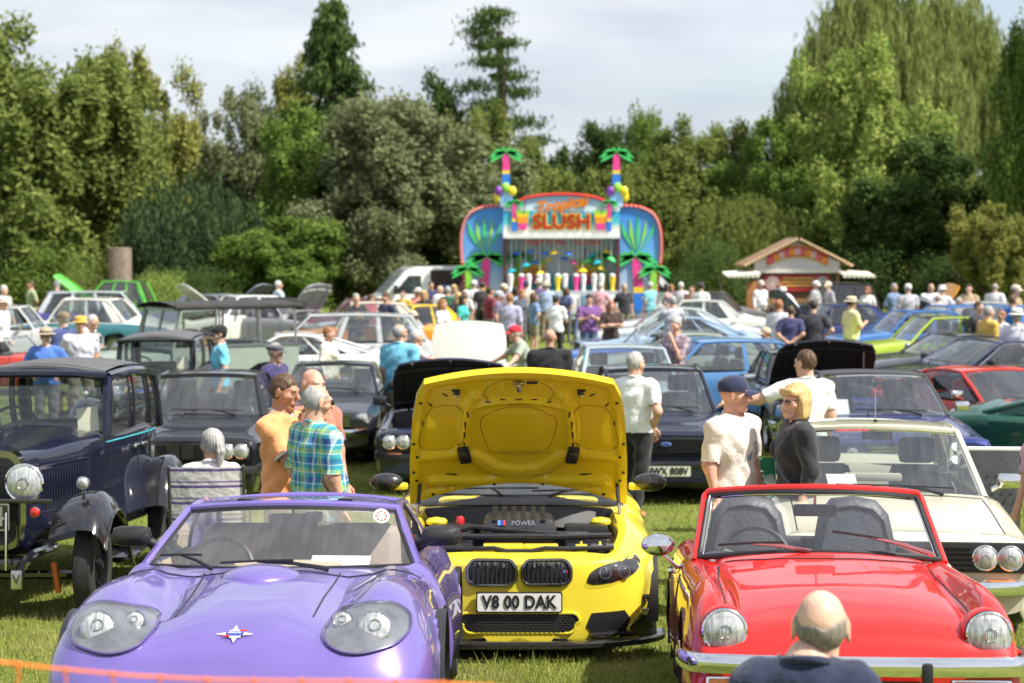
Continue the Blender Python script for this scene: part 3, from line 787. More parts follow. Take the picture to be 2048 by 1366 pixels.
def car(name, label, X, d, a, kind, col, roofcol=None, far=True, rnd=.0, bonnet=None, under=None, lights='round', wheels='steel', bumper=CHROME, grille='bars',
        plate_txt=None, seatm=DARKTRIM, over=None, metal=0., soft=False, lowcol=None, group=None, trim=None, chromewin=False, sideg=None, details=True, pm=PLATEW, glassm=GLASS, pillars=False):
    "a parked car: nose at (X, d), heading a (0 faces the photographer)"
    Lc, Wc, H, zf, zc, yc, yt, yr, yd, zd, zt, af, ar, wr = [over.get(k, v) if over else v for k, v in zip(
        ('L', 'W', 'H', 'zf', 'zc', 'yc', 'yt', 'yr', 'yd', 'zd', 'zt', 'af', 'ar', 'wr'), KINDS[kind])]
    W = Wc/2; root = car_root(name, X, d, a, af, ar, label, 'car', group)
    body = paint(col, metal); low = paint(lowcol) if lowcol else body
    zb = .60*zf+.06; zm = .36; zs = .20; op = bonnet is not None
    n0 = .93-.16*rnd; c0 = .03+.05*rnd
    st = [sec(0, W*n0, zf-.05-.10*rnd, c0, zb-.05, .40, .30), sec(.05+.05*rnd, W*(.96-.08*rnd), zf-.01-.05*rnd, c0, zb-.02, .38, .24),
          sec(.22+.1*rnd, W*(.985-.03*rnd), zf, .04+.04*rnd, zb, zm, zs)]
    tubs = []
    if op:
        st += [sec(.30+.1*rnd, W*.99, zf, .045, zb, zm, zs, tub=.42), sec(yc-.16, W, zc-.02, .05, zb+.03, zm, zs, tub=.42), sec(yc-.10, W, zc-.01, .05, zb+.03, zm, zs)]
        tubs += [2, 3, 4]
    else: st += [sec(lerp(.3, yc, .5), W*.995, lerp(zf, zc, .62), .05+.03*rnd, zb+.01, zm, zs)]
    st += [sec(yc, W, zc, .055, zb+.03, zm, zs)]
    k = len(st)-1
    st += [sec(yc+.10, W, zc+.0, .06, zb+.03, zm, zs, tub=.5), sec(lerp(yc, yd, .5), W, lerp(zc, zd, .5), .06, zb+.03, zm, zs, tub=.46), sec(yd-.12, W*.99, zd, .06, zb+.03, zm, zs, tub=.6), sec(yd, W*.985, zd, .06, zb+.02, zm, zs)]
    tubs += [k, k+1, k+2]
    if Lc-yd > .3: st += [sec(lerp(yd, Lc, .6), W*.97, lerp(zd, zt, .5), .06, zb, zm, zs)]
    st += [sec(Lc-.07, W*.94, zt, .05, zb, .38, .26), sec(Lc, W*.90, zt-.06, .05, zb-.02, .4, .32)]
    sharp = [k, k+1, k+2, k+3]+([3, 4, 5] if op else [])
    def mf(i, j):
        if i in tubs and j <= 2: return 1
        if j >= 7: return 2
        if lowcol and j >= 4: return 3
        return 0
    B = Body(st, 3 if far else 5, 2 if far else 4, sharp, (), mf, [(af, wr, wr*1.22), (ar, wr, wr*1.2)])
    B.build(root, [body, DARKTRIM, BLACK, low])
    for x in (-1, 1):
        for yy in (af, ar): wheel(root, x*(W-.105), yy, wr, wr, .17, wheels, far)
    rm = paint(roofcol) if roofcol and not hasattr(roofcol, 'node_tree') else (roofcol or body)
    hw = W*.865
    if kind == 'roadster':
        S = lambda u, v: (u*lerp(W*.8, W*.7, v), lerp(yc, yt, v)-.12*(1-u*u), lerp(zc, H, v))
        G = [[S(u, v) for v in (0.03, .5, .96)] for u in np.linspace(-.97, .97, 9)]
        o = MB().grid(G).build('windscreen', glassm, root)
        MB().tube([S(-1, 0), S(-1, .5), S(-1, 1)]+[S(u, 1) for u in np.linspace(-.8, .8, 7)]+[S(1, 1), S(1, .5), S(1, 0)], .018, 6).build('window_frame', CHROME, o)
    else:
        sg = {'hatch': [('g', .05, .50), ('p', .49, .53), ('g', .53, .92), ('p', .91, 1.0)], 'coupe': [('g', .05, .58), ('p', .57, .60), ('g', .60, .82), ('p', .81, 1.0)],
              'estate': [('g', .05, .36), ('p', .35, .39), ('g', .39, .66), ('p', .65, .69), ('g', .69, .95), ('p', .94, 1.0)],
              'suv': [('g', .05, .36), ('p', .35, .39), ('g', .39, .66), ('p', .65, .69), ('g', .69, .95), ('p', .94, 1.0)]}.get(kind)
        greenhouse(root, (hw*.98, yc+.02, zc-.04), (hw*.80, yt, H-.04), (hw*.79, yr, H-.06), (hw*.95, yd-.02, zd-.04), rm, glassm, segs=sg, far=far, pilm=body if pillars else None, ba=.12 if not far else .1, chrome=chromewin, rubber=not far or chromewin, sideglass=sideg)
    sy = lerp(yc, yd, .42)
    for x in (-.36, .36): seat(root, x, sy, .42, seatm, h=min(.62, H-.84))
    if not far: steering(root, .36, yc+.34, zc-.06)
    MB().box((0, yc+.2, zc-.12), (W*1.6, .26, .16), 0, bev=.05).build('dashboard', DARKTRIM, root)
    # front face
    zl = lerp(.40, zf, .62) if lights != 'round' else lerp(.40, zf, .60)
    fy = .03
    if grille:
        gw = W*(.95 if lights == 'twin' else .98) if grille != 'small' else W*.55
        gf = 1.80*W if lights == 'twin' else (gw*1.1 if lights != 'rect' else gw*1.05)
        o = MB().box((0, fy-.02, zl), (gf, .05, .19 if lights == 'twin' else .17), 0, bev=.01).build('grille', MESHBLK, root)
        nb = 5
        for i in range(nb): MB().box((0, fy-.05, zl-.065+.13*i/(nb-1)), (gw*1.06, .012, .008)).build('grille_bar', bumper if bumper is CHROME and lights == 'round' else BLACK, o)
    rl = .088
    if lights == 'round':
        for x in (-1, 1): lamp(root, (x*W*.73, fy-.01+.05*rnd, zl), rl, far=far)
    elif lights == 'twin':
        for x in (-1, 1):
            lamp(root, (x*W*.79, fy-.045, zl), .072, far=far); lamp(root, (x*W*.60, fy-.045, zl), .072, far=far)
    else:
        for x in (-1, 1): MB().box((x*W*.74, fy-.02, zl), (W*.36, .07, .15), 0, bev=.02).build('headlight', LENS, root)
    for x in (-1, 1):
        MB().box((x*W*.72, -.02, .47), (.17, .05, .05), 0, bev=.012).build('indicator', AMBER, root)
        MB().box((x*W*.74, Lc+.005, lerp(.4, zt, .6)), (.22, .05, .12), 0, bev=.015).build('tail_light', REDLENS, root)
    bz = .455
    bar(root, 'bumper', [(-W*.98, .42, bz), (-W*.96, .06, bz), (-W*.82, -.07, bz), (0, -.10-.04*rnd, bz), (W*.82, -.07, bz), (W*.96, .06, bz), (W*.98, .42, bz)], .035, .085, bumper)
    bar(root, 'bumper', [(W*.98, Lc-.4, bz), (W*.95, Lc-.03, bz), (W*.8, Lc+.07, bz), (0, Lc+.10, bz), (-W*.8, Lc+.07, bz), (-W*.95, Lc-.03, bz), (-W*.98, Lc-.4, bz)], .035, .085, bumper)
    if plate_txt is not None: plate(root, plate_txt, (0, -.155, bz-.06), mt=pm)
    for x in (-1, 1): mirror(root, (x*(W+.09), yc+.28, zc+.06), trim or (CHROME if bumper is CHROME else BLACK), x)
    if not far:
        for x in (-1, 1):
            wiper(root, (x*.06-.28, yc-.06, zc+.05), (x*.06+.22+x*.2, yc-.08, zc+.035), (x*.30+.1, yc-.15, zc-.005))
        if not op: seams(B, root, [([(-W*.80, .24), (-W*.8, yc-.12), (W*.8, yc-.12), (W*.8, .24)], 'top', 1)])
    for x in (-1, 1):
        for yy in (yc+.04, lerp(yc, yd, .53)): seams(B, root, [([(yy, .3), (yy, zc-.07)], 'side', x)], .006 if far else .0045)
    for x in (-1, 1):
        p = B.side(lerp(yc, yd, .47), zc-.16, x, .012)
        if p is not None: MB().box(tuple(p), (.03, .16, .025), 0, bev=.008).build('door_handle', bumper, root)
    if op:
        if bonnet[0] == 'front': bonnet_panel(root, (.1, zf-.12), W*1.6, W*1.75, bonnet[2], bonnet[1], body, under or BLACK, crown=.05, front_hinged=True, prop=False)
        else: bonnet_panel(root, (yc-.13, zc), W*1.72, W*1.62, bonnet[2] if len(bonnet) > 2 else yc-.3, bonnet[1], body, under or body)
        engine(root, lerp(.3, yc, .5), .52)
    return root, B
# ------------------------------------------------------------------ parked cars of the middle and far rows
VINYL = mat('black_vinyl_roof', (.045, .045, .05), rough=.6, var=.2, bump=.3, bscale=120)
# near-middle cars, facing the photographer
_, bE = car('saloon_car', 'dark grey saloon with twin round lamps and kidney grille behind the seated woman', -3.55, 19.2, R(1), 'saloon', (.014, .015, .02), far=False, lights='twin', bumper=BLACK, grille='bars',
    over=dict(L=4.3, W=1.64, H=1.38, zf=.82, zc=.95, yc=1.45, yt=1.95, yr=3.0, yd=3.45), plate_txt='', trim=BLACK, metal=.3)
rE = bE and [o for o in COL.objects if o.get('label', '').startswith('dark grey saloon with twin')][0]
for x in (-.075, .075):
    o = MB().prism(rrect(.13, .19, .02, cx=x, cz=.665), -.035, .0, 1).prism(rrect(.105, .165, .015, cx=x, cz=.665), -.045, .0, 0).build('kidney_grille', [MESHBLK, CHROME], rE)
for x in (-.58, -.43, .43, .58):
    z = lerp(.40, .82, .62)
car('sports_coupe', 'dark slate chrome-bumper sports coupe parked on the grass behind the plaid shirt man', -2.53, 23.6, R(0), 'coupe', (.016, .018, .024), far=False, lights='round', rnd=.5, plate_txt='', bumper=CHROME, chromewin=True, trim=BLACK,
    over=dict(L=3.9, W=1.52, H=1.25, zf=.74, zc=.88, yc=1.5, yt=1.95, yr=2.7, yd=3.4, zd=.88, zt=.78))
car('coupe_car', 'dark navy coupe with four round lamps and its black-lined bonnet raised', -.74, 20.6, R(-1), 'coupe', (.012, .016, .04), far=False, lights='twin', bumper=BLACK, bonnet=('rear', 40, .92), under=mat('bonnet_lining', (.008, .008, .009), rough=.7), over=dict(W=1.70, zf=.76))
car('sports_car', 'white sports car with its whole front-hinged bonnet tipped up', -.72, 30.0, R(0), 'roadster', (.74, .73, .66), far=True, bonnet=('front', 80, 1.12), over=dict(L=3.8, W=1.48, H=1.1, zf=.62, zc=.8))
car('saloon_car', 'dark navy saloon with black slatted grille and plate reading NWX 808V', 1.70, 19.8, R(0), 'saloon', (.014, .017, .036), far=False, lights='rect', bumper=BLACK, plate_txt='NWX 808V', pm=PLATEY,
    over=dict(L=4.0, W=1.62, H=1.42, zf=.83, zc=.96, yc=1.2, yt=1.78, yr=3.0, yd=3.5), trim=BLACK)
rN = [o for o in COL.objects if 'NWX' in o.get('label', '')][0]
bd = MB(); bd.lathe([(1, -.01), (1, .008), (.9, .012), (0, .012)], 20, 0, Matrix.Translation((0, -.035, .68)) @ Matrix.Diagonal((.062, 1, .026, 1)) @ Matrix.Rotation(R(90), 4, 'X'))
bo = bd.build('badge', mat('badge_blue', (.10, .17, .42), rough=.2, coat=1), rN)
text('Ford', .035, CHROME, bo, (0, -.05, .68), shear=.3, depth=.001)
car('saloon_car', 'pale grey-blue saloon just behind the NWX 808V car', 1.78, 25.2, R(2), 'saloon', (.36, .43, .46), far=True, lights='round', plate_txt=None)
car('hatchback', 'bright blue hatchback parked sideways behind the white T-shirt man', 1.5, 29.4, R(-75), 'hatch', (.075, .20, .42), far=True, lights='rect', bumper=BLACK, over=dict(L=3.7, H=1.38), sideg=GLASS)
car('sports_coupe', 'sage green coupe parked behind the bright blue hatchback', 1.1, 34.6, R(-88), 'coupe', (.27, .31, .27), far=True, rnd=.4, over=dict(H=1.26), sideg=GLASS)
car('roadster', 'cobalt blue open roadster parked behind the sage green coupe', 1.05, 38.5, R(-86), 'roadster', (.03, .12, .50), far=True, rnd=.5)
car('saloon_car', 'pale blue saloon beside the cobalt roadster', 1.5, 41.5, R(-85), 'coupe', (.30, .42, .55), far=True, over=dict(H=1.3))
car('coupe_car', 'silver-blue pillarless coupe with red tail light behind the brown top woman', 1.6, 45.5, R(-90), 'coupe', (.52, .58, .60), far=True, over=dict(L=4.7, H=1.38, yt=2.2, yr=3.1, yd=3.9), sideg=GLASS)
car('saloon_car', 'white silver saloon in front of the slush stall wing by the white van cab', 2.9, 51, R(-88), 'saloon', (.62, .63, .60), far=True)
car('estate_car', 'dark grey car with brown soft roof below the slush stall', 3.6, 56, R(-80), 'saloon', (.10, .095, .09), roofcol=(.08, .06, .045), far=True, over=dict(H=1.5))
# right-hand group
car('saloon_car', 'dark car with black underside of its bonnet raised behind the pointing man', 4.42, 24.6, R(0), 'saloon', (.012, .013, .018), far=False, lights='rect', bonnet=('rear', 40, .95), under=MATS['bonnet_lining'], bumper=CHROME, over=dict(W=1.72, H=1.36))
car('coupe_car', 'royal blue coupe with black vinyl roof and paper behind its windscreen', 4.23, 18.9, R(0), 'coupe', (.018, .028, .15), roofcol=VINYL, far=False, lights='round', chromewin=True, over=dict(W=1.74, H=1.40, zf=.84, zc=.97, yc=1.5, yt=2.15, yr=2.9, yd=3.7), metal=.2)
rV = [o for o in COL.objects if 'vinyl roof' in o.get('label', '')][0]
tag(MB().box((0, 0, 0), (.30, .004, .21)).build('paper_sign', WHITEP, None, loc=(3.72, 20.62, 1.09), rot=(R(-40), 0, 0)), 'white paper sheet propped behind the royal blue coupe windscreen', 'paper')
car('sports_coupe', 'red coupe with side to the lawn behind the green fastback', 7.35, 22.2, R(25), 'coupe', (.52, .035, .025), far=True, rnd=.4, over=dict(L=4.0, W=1.54, H=1.26))
car('fastback_car', 'dark green fastback with side scoop next to the red coupe', 9.45, 19.7, R(62), 'coupe', (.008, .065, .042), far=False, rnd=.1, wheels='steel', over=dict(L=4.65, W=1.75, H=1.32, yt=2.2, yr=2.75, yd=4.1, zd=.98, zt=.92, zc=.95, zf=.84), chromewin=True, sideg=GLASS)
car('grand_tourer', 'deep navy modern grand tourer with chrome window line', 6.05, 30.6, R(-70), 'coupe', (.007, .012, .05), far=False, lights='rect', grille='small', rnd=.6, wheels='alloy', bumper=BLACK, trim=BLACK, chromewin=True, over=dict(L=4.7, W=1.85, H=1.29, wr=.345, yt=2.25, yr=2.9, yd=4.1), metal=.3)
car('sports_coupe', 'charcoal coupe tucked behind the navy grand tourer', 6.3, 34.0, R(-75), 'coupe', (.045, .045, .05), far=True, rnd=.4, over=dict(H=1.25))
car('saloon_car', 'lime green saloon with dark vinyl roof', 7.0, 38.5, R(-84), 'saloon', pillars=True, col=(.42, .56, .05), roofcol=(.06, .06, .065), far=True, chromewin=False, sideg=GLASS, over=dict(H=1.42))
car('saloon_car', 'maroon low car in front of the lime green saloon', 7.1, 36.2, R(-88), 'roadster', (.20, .015, .03), far=True)
car('saloon_car', 'mid blue saloon behind the yellow T-shirt man', 7.4, 42.5, R(-80), 'saloon', (.05, .16, .42), far=True, sideg=GLASS)
car('saloon_car', 'blue and white trimmed estate beside the mid blue saloon', 8.9, 44.5, R(-75), 'estate', (.06, .18, .46), far=True, chromewin=True, sideg=GLASS)
car('saloon_car', 'dark blue saloon with bonnet propped up near the food hut', 6.4, 47, R(-80), 'saloon', (.03, .045, .14), far=True, bonnet=('rear', 50), under=mat('bonnet_under_grey', (.12, .13, .16), rough=.6))
car('estate_car', 'black estate parked under the food hut awning', 8.2, 58, R(-95), 'suv', (.022, .022, .025), far=True, over=dict(H=1.75, L=3.6, yr=3.2, yd=3.5, ar=2.9))
car('sports_car', 'orange sports car with its front-hinged bonnet lifted', 12.4, 54, R(-78), 'roadster', (.72, .30, .01), far=True, bonnet=('front', 58, 1.35), under=paint((.60, .24, .01)))
car('saloon_car', 'mauve car behind the men in white hats', 13.6, 50, R(-60), 'classic', (.16, .08, .15), far=True)
car('saloon_car', 'near black car parked beyond the cobalt polo man', 14.2, 46, R(-85), 'saloon', (.03, .03, .04), far=True)
car('saloon_car', 'silver car with raised tailgate near the food hut', 11.0, 50, R(-70), 'hatch', (.42, .44, .46), far=True, bonnet=('rear', 42), under=MATS['bonnet_under_grey'])
# left-hand group
car('estate_car', 'silver estate parked side-on behind the field car', -6.1, 38.0, R(-86), 'estate', (.48, .50, .50), far=True, bumper=BLACK, sideg=GLASS, over=dict(L=4.5, H=1.5))
car('camper_car', 'orange and white car behind the silver estate', -5.6, 43.5, R(-86), 'classic', (.72, .26, .02), roofcol=(.72, .66, .55), far=True, over=dict(H=1.58), sideg=GLASS)
car('coupe_car', 'white coupe with its red-lit tail beyond the field car', -6.6, 34.6, R(-84), 'coupe', (.70, .70, .68), far=True, over=dict(L=4.4, H=1.24))
car('saloon_car', 'fifties saloon in cream and teal with cream roof', -13.3, 47.5, R(-97), 'classic', (.72, .70, .62), roofcol=(.74, .72, .66), lowcol=(.06, .22, .27), far=True, over=dict(L=4.7, W=1.75, H=1.56), sideg=GLASS, chromewin=True)
car('estate_car', 'navy estate with pale roof behind the cream and teal saloon', -10.0, 55, R(95), 'estate', (.06, .065, .22), roofcol=(.55, .56, .62), far=True, over=dict(H=1.55))
car('estate_car', 'bright green off-roader with roof rack and lime bonnet raised', -15.2, 60, R(-92), 'suv', pillars=True, col=(.12, .55, .06), roofcol=(.05, .05, .05), far=True, bonnet=('rear', 38, 1.3), under=paint((.16, .60, .08)), over=dict(H=1.78, L=3.3, yr=2.9, yd=3.2, ar=2.6))
car('saloon_car', 'silver rounded saloon beside the hatted men', -9.9, 43, R(92), 'classic', (.56, .56, .57), far=True, rnd=.5, sideg=GLASS)
car('roadster', 'red open roadster behind the man in the blue polo and floppy hat', -8.2, 35.5, R(80), 'roadster', (.60, .06, .04), far=True)
car('saloon_car', 'blue car with pale blue bonnet raised beside the silver saloon', -13.5, 48.5, R(80), 'saloon', (.12, .24, .40), far=True, bonnet=('rear', 35), under=paint((.16, .28, .44)))
car('saloon_car', 'maroon saloon behind the jacketed man', -6.6, 52, R(-80), 'saloon', (.17, .035, .06), far=True)
car('saloon_car', 'grey car with bonnet propped beside the man in the pale shirt', -7.3, 56, R(70), 'saloon', (.20, .22, .28), far=True, bonnet=('rear', 45), under=MATS['bonnet_under_grey'])
car('saloon_car', 'white car with rounded white bonnet lifted by the yew', -9.6, 51, R(-60), 'classic', (.72, .71, .66), far=True, bonnet=('rear', 40, 1.2), under=paint((.7, .69, .64)))
car('bubble_car', 'small cream and yellow rounded car by the man in dark shorts', -3.9, 44.6, R(-60), 'classic', (.74, .70, .58), roofcol=(.75, .52, .04), far=True, rnd=1.0, over=dict(L=3.3, W=1.45, H=1.45, yt=1.4, yr=2.3, yd=2.8, ar=2.6, yc=1.0, af=.6))
car('saloon_car', 'lilac grey car with bonnet raised beside the van', -4.9, 50.5, R(60), 'saloon', (.36, .35, .40), far=True, bonnet=('rear', 55), under=mat('bonnet_under_light', (.4, .4, .42), rough=.5))
# ------------------------------------------------------------------ the red roadster
def S2(y, pts): return [(x, y, z) for x, z in pts]
def red_roadster():
    root = car_root('roadster', 1.505, 7.72, R(-3.4), .72, 2.72, 'shiny red open roadster with chrome bumper and round headlights', 'car')
    red = paint((.62, .018, .014)); W = .745
    lowr = [(.745, .45), (.725, .22), (.6, .18), (0, .18)]
    st = [S2(-.01, [(0, .49), (.25, .487), (.45, .48), (.52, .475), (.57, .47), (.62, .46), (.655, .44), (.665, .41), (.655, .33), (.5, .29), (0, .29)]),
          S2(.03, [(0, .575), (.25, .572), (.46, .56), (.535, .55), (.59, .55), (.65, .53), (.685, .48), (.70, .42), (.685, .28), (.52, .24), (0, .24)]),
          S2(.10, [(0, .635), (.25, .63), (.465, .612), (.535, .592), (.59, .645), (.655, .63), (.705, .53), (.715, .44), (.70, .25), (.55, .2), (0, .2)]),
          S2(.22, [(0, .685), (.25, .68), (.47, .655), (.535, .628), (.60, .725), (.665, .70), (.72, .56), (.73, .45), (.71, .22), (.58, .18), (0, .18)]),
          S2(.42, [(0, .735), (.25, .727), (.47, .698), (.54, .668), (.61, .765), (.675, .735), (.732, .58)]+lowr),
          S2(.80, [(0, .785), (.25, .775), (.475, .745), (.545, .708), (.615, .785), (.68, .75), (.738, .59)]+lowr),
          S2(1.15, [(0, .822), (.25, .812), (.485, .78), (.555, .745), (.62, .79), (.685, .755), (.74, .60)]+lowr),
          S2(1.44, [(0, .85), (.25, .842), (.50, .812), (.565, .785), (.625, .795), (.69, .765), (.742, .60)]+lowr),
          S2(1.60, [(0, .80), (.25, .80), (.50, .79), (.565, .80), (.64, .80), (.695, .77), (.742, .60)]+lowr),
          S2(1.66, [(0, .33), (.3, .33), (.52, .34), (.575, .79), (.64, .805), (.70, .77), (.742, .60)]+lowr),
          S2(2.50, [(0, .33), (.3, .33), (.52, .34), (.575, .79), (.64, .80), (.70, .765), (.742, .60)]+lowr),
          S2(2.56, [(0, .80), (.25, .80), (.50, .80), (.575, .80), (.64, .80), (.70, .765), (.742, .60)]+lowr),
          S2(3.0, [(0, .80), (.25, .795), (.48, .78), (.56, .77), (.62, .79), (.68, .75), (.73, .58)]+lowr),
          S2(3.42, [(0, .74), (.25, .735), (.45, .72), (.53, .71), (.58, .70), (.64, .68), (.69, .56), (.70, .45), (.68, .28), (.55, .24), (0, .24)])]
    def mf(i, j): return 1 if (i in (8, 9, 10) and j <= 2) else (2 if j >= 8 else 0)
    B = Body(st, 6, 5, (8, 9, 10, 11), (), mf, [(.72, .285, .345), (2.72, .285, .345)])
    B.build(root, [red, DARKTRIM, BLACK])
    for x in (-1, 1):
        wheel(root, x*.635, .72, .285, .285, .165, 'wire'); wheel(root, x*.635, 2.72, .285, .285, .165, 'wire')
        # headlight nacelle and lamp
        M = Matrix.Translation((x*.575, .05, .605)) @ Matrix.Rotation(R(90), 4, 'X')
        MB().lathe([(.07, -.26), (.108, -.12), (.113, -.02), (.104, -.005)], 30, 0, M).build('headlight_nacelle', red, root)
        o = lamp(root, (x*.575, .048, .605), .089, depth=.034)
        g = MB()
        for k in range(-8, 9):
            xx = k*.0095; h = math.sqrt(max(0, .082**2-xx*xx)); zz = .034*(1-(abs(xx)/.089)**2*.75)
            if abs(k) > 0: g.tube([(x*.575+xx, .048-zz*.72+.002, .605-h*.93), (x*.575+xx, .048-zz-.003, .605), (x*.575+xx, .048-zz*.72+.002, .605+h*.93)], .0012, 4)
        ob = g.build('lens_flute', mat('flute_glass', (.75, .76, .75), rough=.2, metal=.4), o); ob['kind'] = 'stuff'
    bar(root, 'bumper', [(-.755, .40, .475), (-.75, .12, .475), (-.70, .0, .475), (-.55, -.06, .478), (0, -.10, .48), (.55, -.06, .478), (.70, .0, .475), (.75, .12, .475), (.755, .40, .475)], .05, .085, CHROME, 5)
    for x in (-.28, .28): MB().box((x, -.125, .45), (.045, .05, .10), 0, bev=.015).build('overrider', BLACK, root)
    for x in (-1, 1):
        MB().box((x*.53, -.005, .375), (.24, .05, .065), 0, bev=.012).build('indicator', AMBER, root)
        MB().box((x*.53, .004, .375), (.262, .05, .082), 0, bev=.01).build('indicator_frame', CHROME, root)
    # windscreen
    def S(u, v):
        q = 1-u*u; return Vector((u*lerp(.62, .555, v), lerp(1.52, 1.83, v)-.15*q, lerp(.805, 1.11, v)+lerp(.045, .035, v)*q))
    G = [[S(u, v) for v in np.linspace(.02, .97, 7)] for u in np.linspace(-.98, .98, 21)]
    gl = MB().grid(G).build('windscreen', glass('roadster_glass', (.93, .95, .95), .93), root, ang=None)
    us = np.linspace(-1, 1, 25)
    def corner(r):  # loop with rounded corners
        P = [S(u, 0) for u in us]+[S(1, v) for v in np.linspace(.08, .9, 8)]+[S(u, 1) for u in us[::-1]*.985]+[S(-1, v) for v in np.linspace(.9, .08, 8)]
        return P
    lp = corner(0)
    MB().tube(lp, .017, 8, closed=True).build('window_rubber', BLACK, gl)
    ctr = Vector((0, 1.6, .98))
    MB().tube([p+(ctr-p).normalized()*.017+Vector((0, -.012, 0)) for p in lp], .0045, 6, closed=True).build('chrome_trim', CHROME, gl)
    fr = [S(-1, v)+Vector((-.022-.0*v, .012, 0)) for v in np.linspace(-.05, 1.0, 9)]+[S(u, 1)+Vector((0, .012, .024)) for u in us]+[S(1, v)+Vector((.022, .012, 0)) for v in np.linspace(1.0, -.05, 9)]
    MB().tube(fr, .019, 8).build('windscreen_frame', red, root)
    # cabin
    leather = mat('seat_black_vinyl', (.04, .042, .05), rough=.5, var=.25, scale=5, bump=.25, bscale=40)
    for x in (-.305, .305):
        m = MB(); m.box((x, 2.12, .44), (.46, .5, .18), 0, bev=.07)
        pts = [(x+dx, 0, z) for dx, z in ((-.235, .5), (-.235, .80), (-.20, .98), (-.13, 1.07), (0, 1.085), (.13, 1.06), (.20, .98), (.235, .80), (.235, .5))]
        def ring(s, y): return [((px-x)*s+x, y+(z-.5)*.16, (z-.8)*s+.8) for px, _, z in pts]
        R_ = [ring(.80, 2.36), ring(.97, 2.38), ring(1.0, 2.43), ring(.97, 2.48), ring(.80, 2.50)]
        m.grid(R_); m.add(R_[0], [tuple(range(9))], 0); m.add(R_[-1], [tuple(range(8, -1, -1))], 0)
        o = m.build('seat', leather, root, ang=70)
        q = [((px-x)*.80+x, 2.352+(z-.5)*.16, (z-.8)*.80+.8) for px, _, z in pts]
        MB().tube(q, .006, 5).build('piping', BLACK, o)
    steering(root, -.30, 1.90, .765, .185)
    MB().box((0, 1.70, .755), (1.18, .16, .13), 0, bev=.04).build('dashboard', BLACK, root)
    MB().box((0, 2.62, .815), (1.0, .22, .05), 0, bev=.02).build('hood_cover', DARKTRIM, root)
    o = MB().box((0, 1.72, 1.045), (.23, .035, .065), 0, bev=.025).build('rear_view_mirror', BLACK, root)
    MB().tube([(0, 1.73, 1.05), (0, 1.70, 1.135)], .008, 6).build('mirror_stalk', STEEL, o)
    for x in (-1, 1):
        if x > 0: continue
        c = (x*.835, 1.58, .865)
        m = MB(); m.lathe([(0, .075), (.05, .07), (.072, .04), (.078, 0), (.07, -.012), (0, -.012)], 20, 0, Matrix.Translation(c) @ Matrix.Rotation(R(90), 4, 'X') @ Matrix.Diagonal((1.15, .78, 1, 1)))
        m.tube([(c[0], c[1], c[2]-.03), (c[0]-x*.10, c[1]+.01, c[2]-.12), (x*.70, c[1]+.03, .755)], .012, 7, 0)
        m.build('door_mirror', CHROME, root)
    redch = mat('wiper_red_chrome', (.7, .25, .25), rough=.12, metal=.9)
    for a, b, pv in (((-.53, 1.41, .88), (-.20, 1.36, .90), (-.06, 1.34, .855)), ((.05, 1.345, .96), (.42, 1.385, .90), (.57, 1.40, .84))):
        wiper(root, a, b, pv, BLACK, redch, .0075)
    seams(B, root, [([(-.545, .14), (-.545, .25), (-.545, 1.1), (-.53, 1.30)], 'top', 1)], .0048)
    seams(B, root, [([(.545, .14), (.545, .25), (.545, 1.1), (.53, 1.30)], 'top', 1)], .0048)
    seams(B, root, [([(-.50, 1.30), (-.3, 1.235), (0, 1.205), (.3, 1.235), (.50, 1.30)], 'top', 1)], .0048)
    for x in (-1, 1):
        seams(B, root, [([(1.5, .28), (1.48, .72)], 'side', x)]); seams(B, root, [([(2.5, .28), (2.52, .72)], 'side', x)])
        p = B.side(2.36, .66, x, .012); MB().box(tuple(p), (.03, .14, .022), 0, bev=.008).build('door_handle', CHROME, root)
    plate(root, '', (0, -.08, .35), .52, .11, PLATEY)
    return B
red_roadster()
